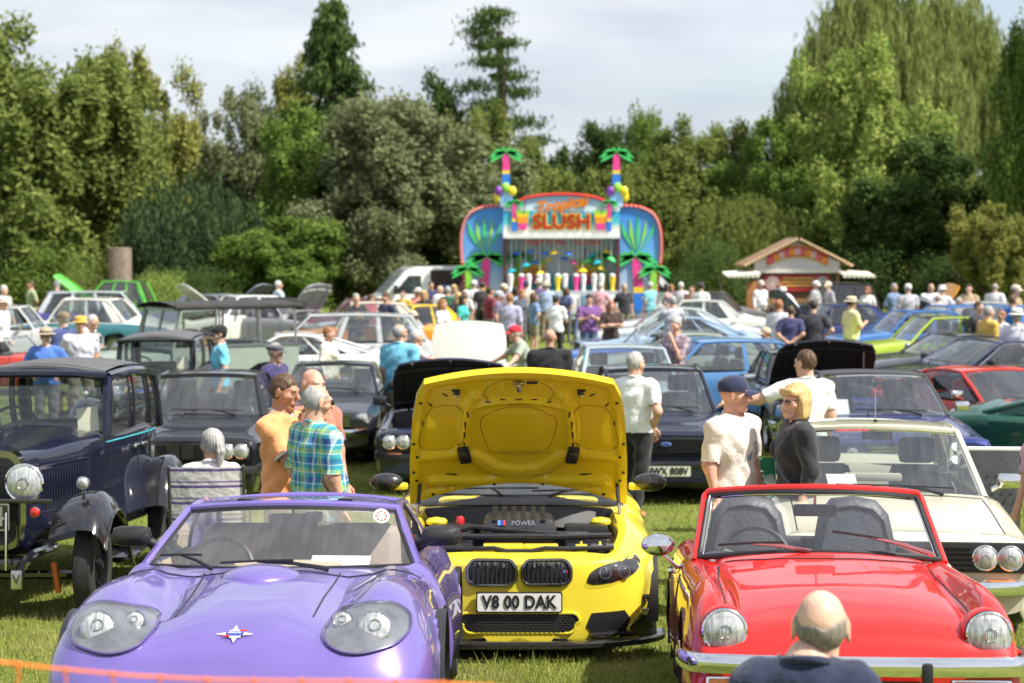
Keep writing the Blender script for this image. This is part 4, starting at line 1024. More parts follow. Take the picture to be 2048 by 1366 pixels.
# ------------------------------------------------------------------ the purple sports car
def purple_coupe():
    root = car_root('sports_car', -1.165, 7.30, R(0), .88, 3.12, 'metallic purple sports car with faired-in headlights and cream interior', 'car')
    pu = mat('paint_purple', (.195, .142, .46), rough=.32, metal=.35, coat=1., var=.06, scale=2.5, coatr=.02)
    def Z(y, xs, zs): return [(x, y, z) for x, z in zip(xs, zs)]
    X = np.array([0, .17, .25, .38, .49, .60, .71, .80, .85, .84, .80, 0])
    def row(y, k, zs, sill=.17, low=.3): return Z(y, X*k, list(zs)+[low, sill, sill])
    st = [row(-.03, .66, (.40, .40, .398, .395, .39, .385, .375, .36, .33), .24, .28),
          row(.0, .74, (.485, .485, .482, .478, .472, .465, .45, .42, .37), .2),
          row(.06, .86, (.575, .574, .570, .562, .56, .555, .53, .48, .40)),
          row(.14, .92, (.632, .63, .622, .608, .625, .632, .60, .53, .43)),
          row(.28, .965, (.687, .683, .672, .640, .695, .715, .68, .59, .46)),
          row(.48, .985, (.726, .722, .706, .660, .745, .785, .745, .63, .48)),
          row(.80, 1.0, (.765, .761, .742, .692, .765, .815, .775, .655, .49)),
          row(1.10, 1.0, (.792, .788, .772, .732, .77, .805, .77, .66, .49)),
          row(1.36, .99, (.80, .798, .79, .782, .785, .80, .77, .665, .49)),
          row(1.52, .985, (.80, .80, .80, .795, .79, .80, .775, .67, .49)),
          Z(1.58, [0, .25, .4, .52, .62, .66, .715, .80, .865, .86, .81, 0], (.36, .36, .36, .36, .40, .79, .80, .685, .49, .3, .17, .17)),
          Z(2.55, [0, .25, .4, .52, .62, .66, .715, .80, .865, .86, .81, 0], (.36, .36, .36, .36, .40, .79, .80, .685, .49, .3, .17, .17)),
          Z(3.10, [0, .25, .4, .52, .60, .64, .715, .80, .87, .86, .81, 0], (.74, .74, .74, .74, .75, .79, .81, .71, .50, .3, .17, .17)),
          row(3.45, .985, (.82, .82, .815, .81, .81, .81, .78, .68, .5)),
          row(3.95, .93, (.76, .76, .755, .75, .745, .74, .70, .62, .48), .25)]
    def mf(i, j): return 1 if ((i in (9, 10, 11) and j <= 4) or (i == 12 and j <= 3)) else (2 if j >= 10 else 0)
    B = Body(st, 6, 5, (9, 10, 11), (2, 3), mf, [(.88, .30, .36), (3.12, .30, .36)])
    cream = mat('cream_leather', (.62, .50, .36), rough=.55, var=.1, bump=.15, bscale=70)
    tan = mat('tan_grey_seat', (.42, .33, .28), rough=.65, var=.15, bump=.2, bscale=60)
    B.build(root, [pu, cream, BLACK])
    for x in (-1, 1):
        wheel(root, x*.745, .88, .30, .30, .2, 'alloy'); wheel(root, x*.745, 3.12, .30, .30, .2, 'alloy')
    # bonnet blister
    MB().ball((-.03, 1.16, .765), (.20, .24, .075), 24).build('bonnet_blister', pu, root, ang=None)
    # headlights
    pts0 = [(632, 1262), (650, 1232), (690, 1207), (735, 1197), (775, 1207), (799, 1233), (801, 1260), (781, 1289), (745, 1305), (705, 1313), (664, 1305), (640, 1286)]
    ol = [(.545+(a-716)/470, .742-(b-1197)/116*.185) for a, b in pts0]
    ol = [tuple(p) for p in hermite(np.array(ol), 3, closed=True)]
    bucket = mat('headlight_bucket', (.22, .225, .235), rough=.25, metal=.45, coat=.6, var=.35, scale=9)
    for x in (-1, 1):
        o2 = [(p[0]*x, p[1]) for p in ol]
        if x < 0: o2 = o2[::-1]
        c = (x*.55, .648)
        v, f = B.patch(o2, 'front', .0025, 7, c); o = MB().add(v, f).build('headlight', bucket, root, ang=None)
        v, f = B.patch(o2, 'front', .014, 7, c, dome=.03); MB().add(v, f).build('cover', CLEARGLASS, o, ang=None)
        P = [B.front(a, b, .010) for a, b in o2]
        MB().tube([p for p in P if p is not None], .006, 6, closed=True).build('cover_seal', mat('seal_purple_dark', (.08, .05, .2), rough=.3, coat=1), o)
        for (lx, lz, r) in ((.585, .655, .066), (.445, .672, .040)):
            h = B.front(x*lx, lz, .004); n = Vector((0, -1, .55)).normalized()
            M = Matrix.Translation(h) @ n.to_track_quat('Z', 'Y').to_matrix().to_4x4()
            m = MB(); m.lathe([(r*1.1, -.02), (r*1.12, .008), (r*1.02, .014), (r*.98, .008)], 26, 0, M); m.lathe([(r, .008), (r*.75, .016), (r*.4, .021), (0, .022)], 26, 1, M); m.lathe([(r*.42, .022), (r*.38, .027), (r*.3, .022)], 18, 0, M)
            m.build('lamp_unit', [mat('dull_chrome', (.55, .55, .56), rough=.2, metal=1.), LENS], o)
    # star badge
    h = B.top(0, .135, .004); n = (B.hit((0, .135, 3), (0, 0, -1))[1]); n = n if n.z > 0 else -n
    M = Matrix.Translation(h) @ n.to_track_quat('Z', 'Y').to_matrix().to_4x4()
    st8 = []
    for i in range(16):
        a = 2*math.pi*i/16; r = {0: .080, 8: .080, 4: .062, 12: .062}.get(i, .030 if i % 2 else .034)
        st8.append((r*math.cos(a), r*math.sin(a)*.95))
    bm = MB(); bm.add([M @ Vector((a, b, .004)) for a, b in st8]+[M @ Vector((0, 0, .007))], [(i, (i+1) % 16, 16) for i in range(16)], 0)
    bo = bm.build('star_badge', [WHITEP], root, smooth=False)
    MB().lathe([(1, .0), (.92, .004), (0, .004)], 20, 0, M @ Matrix.Translation((0, 0, .005)) @ Matrix.Diagonal((.040, .017, 1, 1))).build('badge_oval', mat('badge_royal', (.04, .06, .38), rough=.3), bo)
    for sx, sy in ((-1, -1), (1, 1)): MB().box((0, 0, 0), (.03, .008, .002), 0).build('badge_flash', mat('badge_red', (.6, .03, .02), rough=.4), bo, loc=tuple(M @ Vector((sx*.034, sy*.018, .008))), rot=M.to_euler())
    me = text_mesh('MARCOS', .013, .0006, .0002); me.materials.clear(); me.materials.append(WHITEP); lo = link('lettering', me, bo); lo.matrix_local = M @ Matrix.Translation((0, 0, .0105))
    # greenhouse
    gl = glass('coupe_glass', (.90, .91, .88), .86)
    Sf, Tf, Rf, Qf = greenhouse(root, (.69, 1.66, .785), (.555, 2.17, 1.045), (.545, 2.85, 1.045), (.64, 3.40, .80), pu, gl, ba=.24, bb=.08, cr=.035, crl=.02,
        segs=[('g', .06, .62), ('p', .61, .65), ('p', .65, 1.0)], pil=.026, rail=.026, sideglass=gl)
    for x in (-.33, .33):
        m = MB(); m.box((x, 2.14, .42), (.50, .5, .2), 0, bev=.08); m.box((x, 2.46, .66), (.50, .16, .60), 0, rot=(R(-14), 0, 0), taper=.86, bev=.075)
        m.build('seat', tan, root, ang=70)
    MB().box((0, 2.80, .66), (1.16, .06, .52), 0, bev=.02).build('rear_bulkhead', cream, root)
    MB().box((0, 2.2, .48), (.2, .9, .16), 0, bev=.05).build('centre_tunnel', cream, root)
    d = MB(); d.box((0, 1.70, .735), (1.28, .24, .09), 0, bev=.04); d.box((.04, 1.66, .775), (.56, .18, .08), 0, bev=.04); d.build('dashboard', cream, root, ang=60)
    steering(root, -.36, 1.93, .745, .175)
    o = MB().box((.02, 1.98, 1.0), (.26, .04, .07), 0, bev=.02).build('rear_view_mirror', BLACK, root)
    MB().tube([(.02, 1.98, 1.01), (.02, 1.97, 1.07)], .008, 6).build('mirror_stalk', BLACK, o)
    MB().box((.13, 1.95, 1.02), (.09, .05, .05), 0, bev=.012).build('dash_camera', BLACK, root)
    MB().box((.30, 1.60, .80), (.30, .004, .13), 0, rot=(R(-52), 0, R(-6))).build('paper_sheet', WHITEP, root)
    h = Vector(Sf(.83, .86)); M2 = Matrix.Translation(h+Vector((0, .01, 0))) @ Vector((.2, -1, .6)).to_track_quat('Z', 'Y').to_matrix().to_4x4()
    mm = MB(); mm.lathe([(.043, 0), (0, 0)], 20, 0, M2)
    so = mm.build('round_sticker', WHITEP, root)
    for i in range(8): MB().lathe([(.007, .001), (0, .001)], 8, 0, M2 @ Matrix.Translation((.026*math.cos(i*.785), .026*math.sin(i*.785), .001))).build('sticker_spot', mat('sticker_rust', (.45, .10, .04), rough=.6), so)
    wiper(root, (-.58, 1.50, .855), (-.36, 1.40, .865), (-.30, 1.35, .80))
    wiper(root, (-.26, 1.36, .83), (.10, 1.33, .845), (.27, 1.36, .80))
    for x in (-1, 1):
        m = MB(); m.box((x*.80, 1.86, .925), (.21, .10, .105), 0, bev=.05); m.tube([(x*.72, 1.87, .90), (x*.63, 1.92, .84)], [.028, .034], 8, 0)
        m.build('door_mirror', BLACK, root, ang=60)
    for x in (-.27, .27): MB().box((x, 2.22, 1.095), (.075, .05, .012), 0, bev=.004).build('roof_catch', BLACK, root)
    seams(B, root, [([(-.30, .40), (-.305, .8), (-.33, 1.32)], 'top', 1)], .0048); seams(B, root, [([(.30, .40), (.305, .8), (.33, 1.32)], 'top', 1)], .0048)
    seams(B, root, [([(-.72, 1.30), (-.5, 1.27), (0, 1.26), (.5, 1.27), (.72, 1.30)], 'top', 1)], .0048)
    # side vent
    for x in (-1, 1):
        m = MB(); p = B.side(1.30, .52, x, .004)
        m.box(tuple(p), (.02, .06, .22), 0, bev=.008); m.build('side_vent', BLACK, root)
        seams(B, root, [([(1.62, .2), (1.62, .68)], 'side', x)])
purple_coupe()
# ------------------------------------------------------------------ the yellow coupe
def yellow_coupe():
    root = car_root('coupe_car', .045, 11.1, R(0), .80, 3.55, 'bright yellow coupe with its bonnet up showing the engine', 'car')
    ye = paint((.80, .65, .045)); W = .90
    X = np.array([0, .34, .60, .72, .86, .95, 1.0, .99, .95, .80, 0])
    def row(y, k, zt, zsh, zb=.50, low=.30, bot=.13, mid=None):
        return [(x*W*k, y, z) for x, z in zip(X, (zt, zt-.004, zt-.012, zt-.02, zsh, zsh-.05, zb, (zb+low)/2, low, bot, bot))]
    def tub(y, k, zt, zsh, zf=.46, zb=.50, a=.70):
        return [(x*W*k, y, z) for x, z in zip((0, .34, a, a+.035, .86, .95, 1.0, .99, .95, .80, 0), (zf, zf, zf, zt-.02, zsh, zsh-.05, zb, .40, .26, .13, .13))]
    st = [row(-.03, .30, .62, .60, .45, .26, .16), row(.0, .52, .645, .62, .46, .25, .14), row(.06, .72, .665, .635, .47, .25), row(.10, .79, .672, .645, .475, .25), row(.145, .845, .680, .652, .48, .25),
          tub(.185, .875, .684, .658), tub(.62, .985, .755, .73), tub(1.36, 1.0, .83, .80), row(1.42, 1.0, .84, .815, .54, .26), row(1.66, 1.0, .875, .85, .55, .26),
          tub(1.74, 1.0, .90, .875, .45, .56, .80), tub(3.6, .985, .93, .90, .55, .56, .80), row(3.72, .97, .96, .93, .56, .26), row(4.3, .93, .95, .90, .55, .28), row(4.58, .82, .86, .82, .5, .3)]
    def mf(i, j):
        if i in (5, 6) and j == 2: return 0
        if i in (4, 5, 6, 7) and j <= 2: return 1
        if i in (9, 10, 11) and j <= 2: return 1
        return 1 if j >= 9 else 0
    B = Body(st, 6, 5, (4, 5, 7, 8, 10), (), mf, [(.80, .32, .37), (3.55, .32, .37)])
    B.build(root, [ye, BLACK])
    for x in (-1, 1):
        wheel(root, x*.785, .80, .32, .32, .23, 'alloy', rimmat=BLACK); wheel(root, x*.785, 3.55, .32, .32, .23, 'alloy', rimmat=BLACK)
    # kidney grilles
    for x in (-1, 1):
        c = (x*.170, .560); ol = [(c[0]+q[0], c[1]+q[1]*(1.0 if q[1] > 0 else .92)) for q in rrect(.30, .150, .055, 5)]
        if x < 0: ol = [(2*c[0]-p[0], p[1]) for p in ol][::-1]
        v, f = B.patch(ol, 'front', .006, 5, c); o = MB().add(v, f).build('kidney_grille', MESHBLK, root, ang=None)
        P = [B.front(a, b, .008) for a, b in ol]
        MB().tube([p for p in P if p is not None], .012, 7, closed=True).build('surround', mat('dark_chrome', (.22, .22, .23), rough=.15, metal=1.), o)
        for k in range(9):
            xx = c[0]-.115+.0288*k; a, b = B.front(xx, .622, .016), B.front(xx, .500, .016)
            if a and b: MB().tube([a, b], .0042, 5).build('slat', BLACK, o)
        for k in range(4):
            p = B.front(c[0]-.075+.05*k, .612, .022)
            MB().box(tuple(p), (.012, .01, .02)).build('grille_clip', STEEL, o)
    for k, cc in enumerate(((.10, .30, .75), (.03, .06, .35), (.6, .03, .03))):
        p = B.front(.275+.009*k, .575, .03); MB().box(tuple(p), (.008, .006, .016)).build('badge_stripe', mat('stripe%d' % k, cc, rough=.4), root)
    # number plate, lower grille, lip
    plate(root, 'V8 00 DAK', (0, -.062, .385), .52, .112, PLATEW, bold=.0032)
    ol = [(p[0]*(1 if p[1] > 0 else .93), .252+p[1]) for p in rrect(.75, .125, .05, 5)]
    v, f = B.patch(ol, 'front', .004, 5, (0, .252)); lg = MB().add(v, f).build('lower_grille', MESHBLK, root, ang=None)
    hx = MB()
    for r_ in range(7):
        for c_ in range(23):
            xx = -.33+.03*c_+(.015 if r_ % 2 else 0); zz = .204+.016*r_
            if abs(xx) > .335 or (abs(xx) > .30 and r_ in (0, 6)): continue
            p = B.front(xx, zz, .008)
            if p is None: continue
            pts = [p+Vector((.0155*math.cos(a), 0, .0085*math.sin(a))) for a in np.linspace(0, 6.283, 6, False)]
            hx.tube(pts, .0016, 4, closed=True)
    h = hx.build('honeycomb', mat('honeycomb_grey', (.05, .05, .05), rough=.5), lg); h['kind'] = 'stuff'
    MB().tube([p for p in (B.front(a, b, .006) for a, b in ol) if p is not None], .009, 6, closed=True).build('surround', ye, lg)
    carbon = mat('carbon_black', (.02, .02, .022), rough=.25, coat=.6, var=.5, scale=90)
    bar(root, 'splitter', [(-.90, .42, .125), (-.86, .20, .125), (-.66, .04, .125), (-.36, -.075, .125), (0, -.10, .125), (.36, -.075, .125), (.66, .04, .125), (.86, .20, .125), (.90, .42, .125)], .10, .045, carbon, 4)
    for x in (-1, 1):
        ol = [(x*a, b) for a, b in ((.45, .310), (.66, .318), (.70, .26), (.67, .18), (.46, .172), (.415, .225))]
        if x < 0: ol = ol[::-1]
        ol = [tuple(lerp(np.array(ol[i]), np.array(ol[(i+1) % 6]), t/4)) for i in range(6) for t in range(4)]; v, f = B.patch(ol, 'front', .004, 6); MB().add(v, f).build('side_intake', MESHBLK, root, ang=None)
        m = MB(); m.box((x*.57, .05, .175), (.28, .07, .022), 0, rot=(R(6), 0, x*R(24)), bev=.008)
        m.build('aero_fin', carbon, root)
        for (yy, zz, rr) in ((.30, .36, 18), (.42, .24, 24)):
            p = B.side(yy, zz, x, .01)
            MB().box(tuple(p), (.05, .24, .014), 0, rot=(R(-rr), 0, 0), bev=.005).build('canard', carbon, root)
        # headlight
        q = [(1175, .500), (1181, .558), (1205, .600), (1240, .624), (1278, .640), (1286, .60), (1272, .545), (1245, .512), (1205, .490)]
        ol = [(x*(a-1040)/320, b) for a, b in q]
        ol = [tuple(p) for p in hermite(np.array(ol), 2, closed=True)]
        if x < 0: ol = ol[::-1]
        c = (x*.60, .56)
        v, f = B.patch(ol, 'front', .004, 5, c)
        hl = MB().add(v, f).build('headlight', mat('headlight_dark', (.035, .035, .035), rough=.18, metal=.5, coat=1., var=.5, scale=14), root, ang=None)
        v, f = B.patch(ol, 'front', .016, 5, c, dome=.012); MB().add(v, f).build('cover', CLEARGLASS, hl, ang=None)
        for lx in (.535, .655):
            p = B.front(x*lx, .555, .007)
            M = Matrix.Translation(p) @ Vector((x*.25, -1, .25)).to_track_quat('Z', 'Y').to_matrix().to_4x4()
            m = MB(); m.lathe([(.036, 0), (.04, .006), (.036, .010), (.032, .005)], 20, 0, M); m.lathe([(.032, .003), (.018, .009), (0, .011)], 18, 1, M)
            m.build('lamp_unit', [STEEL, mat('projector_lens', (.05, .06, .07), rough=.05, metal=.6)], hl)
        # mirrors
        m = MB(); m.ball((x*.965, 1.98, .955), (.125, .07, .068), 16, 0); m.build('door_mirror', carbon, root, ang=None)
        MB().box((x*.865, 1.98, .925), (.12, .07, .055), 0, bev=.025).build('mirror_arm', ye, root)
    # engine bay
    m = MB(); m.box((0, .22, .645), (.60, .09, .05), 0, bev=.012); m.box((-.10, .28, .69), (.26, .10, .04), 0, bev=.012); m.box((.14, .29, .69), (.22, .09, .035), 0, bev=.012)
    m.build('slam_panel', ye, root)
    bk = MB()
    bk.tube([(-.60, .22, .692), (-.30, .15, .692), (-.16, .135, .697), (-.08, .125, .68), (.08, .125, .68), (.16, .135, .697), (.30, .15, .692), (.60, .22, .692)], .016, 7)
    bk.build('seal_strip', BLACK, root)
    bk = MB(); bk.tube([(-.60, .50, .735), (-.25, .42, .735), (0, .40, .74), (.25, .42, .735), (.60, .50, .735)], .022, 8); bk.build('cross_brace', carbon, root)
    rg = random.Random(4)
    cov = MB(); cov.box((0, .90, .75), (.54, .50, .17), 0, bev=.06, taper=.86); cov.build('engine_cover', mat('satin_black_cover', (.03, .03, .033), rough=.28, coat=.4, var=.3), root)
    for k in range(6): MB().box((-.16+.064*k, .80, .845), (.035, .26, .015), 0, rot=(R(16), 0, 0), bev=.008).build('intake_rib', BLACK, root)
    for k, cc in enumerate(((.10, .30, .75), (.03, .06, .35), (.6, .03, .03))):
        MB().box((-.13+.018*k, .652, .80), (.015, .012, .035), 0, rot=(R(-25), 0, 0)).build('cover_stripe', MATS['stripe%d' % k], root)
    text('POWER', .045, STEEL, root, (.03, .646, .80), (R(65), 0, 0), depth=.001)
    for x in (-1, 1):
        MB().box((x*.45, .72, .66), (.32, .34, .12), 0, rot=(0, x*R(6), 0), bev=.03, taper=.9).build('airbox', carbon, root)
        MB().box((x*.46, 1.05, .70), (.30, .22, .10), 0, bev=.03).build('side_cover', BLACK, root)
        MB().lathe([(.07, 0), (.075, .02), (.06, .04), (0, .05)], 16, 0, Matrix.Translation((x*.56, 1.10, .745))).build('strut_top', ye, root)
        for k in range(3): MB().box((x*(.40+.1*k), .36+.03*k, .67), (.08, .07, .05), 0, bev=.012).build('bay_bracket', rg.choice((BLACK, STEEL, ye)), root)
        for k in range(2): MB().ball((x*(.40+.12*k), .40, .70), .014, 8).build('brass_bolt', mat('brass', (.7, .5, .1), rough=.3, metal=1.), root)
    MB().lathe([(.03, 0), (.032, .03), (.02, .05), (0, .05)], 12, 0, Matrix.Translation((-.40, 1.08, .75))).build('red_cap', REDLENS, root)
    hs = MB(); hs.tube([(-.5, .6, .72), (-.3, .62, .78), (-.1, .60, .76), (.2, .56, .74), (.45, .62, .73)], .018, 7); hs.build('coolant_hose', BLACK, root)
    # scuttle, wipers, glass
    G = [[(u*W*.84, lerp(1.40, 1.70, v)-.16*(1-u*u)+.12, lerp(.83, .895, v)+.02*(1-u*u)) for v in (0, .35, .7, 1)] for u in np.linspace(-1, 1, 17)]
    MB().grid(G).build('scuttle_panel', BLACK, root)
    G = [[(u*W*.60, 1.22+.10*u*u+.06*v, .72+.13*v-.05*u*u) for v in (0, .5, 1)] for u in np.linspace(-1, 1, 13)]
    MB().grid(G).build('bulkhead_cover', BLACK, root)
    greenhouse(root, (.74, 1.78, .88), (.575, 2.50, 1.33), (.555, 3.15, 1.34), (.66, 4.0, .95), ye, GLASS, ba=.24, bb=.1, segs=[('g', .05, .58), ('p', .57, .6), ('g', .6, .84), ('p', .83, 1.0)])
    wiper(root, (-.52, 1.60, .94), (.14, 1.50, .955), (-.12, 1.44, .905)); wiper(root, (.10, 1.50, .935), (.66, 1.60, .93), (.22, 1.45, .90))
    for x in (-.37, .37): seat(root, x, 2.55, .42, DARKTRIM)
    MB().box((0, 1.92, .88), (1.3, .25, .12), 0, bev=.04).build('dashboard', DARKTRIM, root); steering(root, -.37, 2.15, .88)
    # ---- raised bonnet with pressed inner panel
    hy, hz, Ln, an = 1.52, .885, 1.14, R(49)
    D = Vector((0, -math.cos(an), math.sin(an))); N = Vector((0, math.sin(an), math.cos(an)))     # N points to the outer skin
    def hw(v): return np.interp(v, [0, .35, .7, .88, 1.0], [.765, .752, .72, .685, .63])
    def P(X_, Y_, e=0.):
        v = Y_/Ln; u = X_/hw(min(max(v, 0), 1)); cw = .055*(1-u*u)+.03*math.sin(math.pi*min(max(v, 0), 1))
        return Vector((X_, hy, hz))+D*Y_+N*(cw-e)
    ribs = [([(-.36, .40), (-.365, .62), (-.34, .84), (-.30, .95)], .05), ([(.36, .40), (.365, .62), (.34, .84), (.30, .95)], .05),
            ([(-.34, .84), (-.18, .885), (0, .90), (.18, .885), (.34, .84)], .035), ([(-.70, .40), (-.45, .39), (-.36, .44)], .05), ([(.70, .40), (.45, .39), (.36, .44)], .05),
            ([(-.40, .42), (-.27, .34), (-.16, .24), (0, .215), (.16, .24), (.27, .34), (.40, .42)], .06), ([(-.60, .16), (-.3, .13), (0, .155), (.3, .13), (.60, .16)], .05)]
    def relief(x, y):
        v = y/Ln; e = 0.; edge = min(hw(min(max(v, 0), 1))-abs(x), y-.10*(1-(x/.78)**2)+.03, Ln+.055*(1-(x/.64)**2)-y)
        def ss(d, w): t = min(max((w-d)/(.028), 0), 1); return t*t*(3-2*t)
        e = max(e, ss(edge, .085))
        for pl, wd in ribs:
            dd = 9
            for a, b in zip(pl[:-1], pl[1:]):
                ax, ay = a; bx, by = b; t = ((x-ax)*(bx-ax)+(y-ay)*(by-ay))/((bx-ax)**2+(by-ay)**2); t = min(max(t, 0), 1)
                dd = min(dd, math.hypot(x-ax-(bx-ax)*t, y-ay-(by-ay)*t))
            e = max(e, ss(dd, wd))
        pad = max(abs(x)/.24, abs(y-.60)/.21); e = max(e, .35*ss((pad-.92)*.22, .02)) if pad < 1.05 else e
        return .022+.03*e
    nu, nv = 93, 65; G = []; O = []
    for i in range(nu):
        u = -1+2*i/(nu-1); g, o_ = [], []
        for j in range(nv):
            v = j/(nv-1); y0 = .15*(1-u*u)-.02; y1 = Ln+.055*(1-u*u); y = lerp(y0, y1, v); x = u*hw(min(1, max(0, y/Ln)))
            g.append(tuple(P(x, y, relief(x, y)))); o_.append(tuple(P(x, y, -.004)))
        G.append(g); O.append(o_)
    mb = MB(); mb.grid(G, 0, flip=True); mb.grid([r[::4] for r in O[::4]], 0)
    for A_, B_ in ((G[0], O[0]), (G[-1], O[-1]), ([r[0] for r in G], [r[0] for r in O]), ([r[-1] for r in G], [r[-1] for r in O])): mb.grid([A_, B_], 0)
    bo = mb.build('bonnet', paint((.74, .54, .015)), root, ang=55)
    def put(name, x, y, sx, sy, sz, m, rz=0., lift=.0, e=None):
        M = Matrix.Translation(P(x, y, (relief(x, y) if e is None else e)+lift)) @ Matrix((Vector((1, 0, 0)), D, N)).transposed().to_4x4() @ Matrix.Rotation(rz, 4, 'Z')
        b = MB(); b.box((0, 0, 0), (sx, sy, sz), 0, bev=min(sx, sy)*.3); o = b.build(name, m, bo); o.matrix_local = M
        return o
    for x in (-1, 1):
        for (a, b, rz) in ((.345, .80, .2), (.365, .70, .05), (.372, .60, 0), (.375, .50, 0), (.50, .985, .9), (.60, .90, .6), (.655, .74, .1)): put('slot', x*a, b, .012, .055, .006, MESHBLK, -x*rz)
        for (a, b) in ((.71, .20), (.69, .15), (.70, .10), (.73, .28), (.70, .42), (.60, .06), (.66, .95), (.44, 1.02), (.72, .55)): put('drain_hole', x*a, b, .022, .022, .006, MESHBLK)
        put('slot', x*.48, .21, .10, .013, .006, MESHBLK, x*.12)
        v = put('air_vent', x*.375, .415, .085, .15, .035, BLACK, -x*.16, .008)
        for k in range(5):
            q = put('vent_fin', x*(.375-.024+.012*k), .415, .004, .085, .006, STEEL, -x*.16, .028)
        hk = put('bonnet_hook', x*.415, 1.01, .045, .035, .035, BLACK, 0, .01)
        put('hook_plate', x*.415, .985, .035, .02, .02, STEEL, 0, .02)
    for (a, b, rz) in ((-.20, .90, 1.35), (-.10, .915, 1.45), (0, .92, 1.57), (.10, .915, -1.45), (.20, .90, -1.35)): put('slot', a, b, .010, .05, .006, MESHBLK, rz)
    for (a, b) in ((-.17, .125), (.17, .125)): put('drain_hole', a, b, .02, .02, .006, MESHBLK)
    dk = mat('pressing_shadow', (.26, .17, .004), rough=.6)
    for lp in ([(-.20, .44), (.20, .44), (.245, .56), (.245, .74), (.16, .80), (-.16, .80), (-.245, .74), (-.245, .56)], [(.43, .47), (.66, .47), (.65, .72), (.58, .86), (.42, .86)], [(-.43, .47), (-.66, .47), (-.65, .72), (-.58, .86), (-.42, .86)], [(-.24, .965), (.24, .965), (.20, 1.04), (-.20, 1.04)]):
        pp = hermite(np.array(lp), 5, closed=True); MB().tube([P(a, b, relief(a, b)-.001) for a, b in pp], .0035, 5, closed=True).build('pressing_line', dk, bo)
    put('latch_striker', 0, 1.06, .035, .07, .05, STEEL, .2, .025); put('latch_plate', 0, 1.085, .08, .02, .02, STEEL, 0, .015); put('caution_label', .09, 1.075, .075, .028, .004, BLACK)
    for x in (-1, 1):
        a = Vector((x*.70, 1.16, .75)); b = P(x*.69, .17, .06); m_ = lerp(a, b, .48)
        g1 = MB().tube([a, m_], .011, 8).build('gas_strut', STEEL, root); MB().tube([m_, b], .014, 8).build('strut_body', BLACK, g1)
yellow_coupe()
# ------------------------------------------------------------------ the cream saloon
cr_, cB = car('saloon_car', 'cream saloon with four round lamps and roof aerial behind the red roadster', 2.50, 11.35, R(-6), 'saloon', (.60, .57, .43), far=False, lights='twin', chromewin=True, plate_txt=None,
    over=dict(L=4.4, W=1.66, H=1.365, zf=.78, zc=.925, yc=1.36, yt=1.90, yr=3.05, yd=3.5), rnd=.15)
o = MB().tube([(0, 2.0, 1.385), (0, 2.02, 1.62)], [.006, .003], 6).build('aerial', STEEL, cr_); MB().box((0, 2.0, 1.392), (.03, .05, .02), 0, bev=.006).build('aerial_base', BLACK, o)
MB().box((-.28, 1.56, .985), (.21, .003, .15), 0, rot=(R(-62), 0, R(5))).build('paper_sheet', WHITEP, cr_)
MB().box((-.05, 1.66, 1.0), (.42, .05, .06), 0, bev=.02).build('dash_cloth', mat('cream_leather2', (.6, .55, .42), rough=.8), cr_)
MB().box((0, 1.86, 1.29), (.22, .03, .06), 0, bev=.02).build('rear_view_mirror', BLACK, cr_)
for z in (1.28, 1.19):
    M = Matrix.Translation((.56-.1*(1.28-z), 1.77-.8*(1.28-z), z-.06)) @ Vector((.25, -1, .6)).to_track_quat('Z', 'Y').to_matrix().to_4x4()
    MB().lathe([(.036, 0), (0, 0)], 16, 0, M).build('windscreen_sticker', WHITEP, cr_)
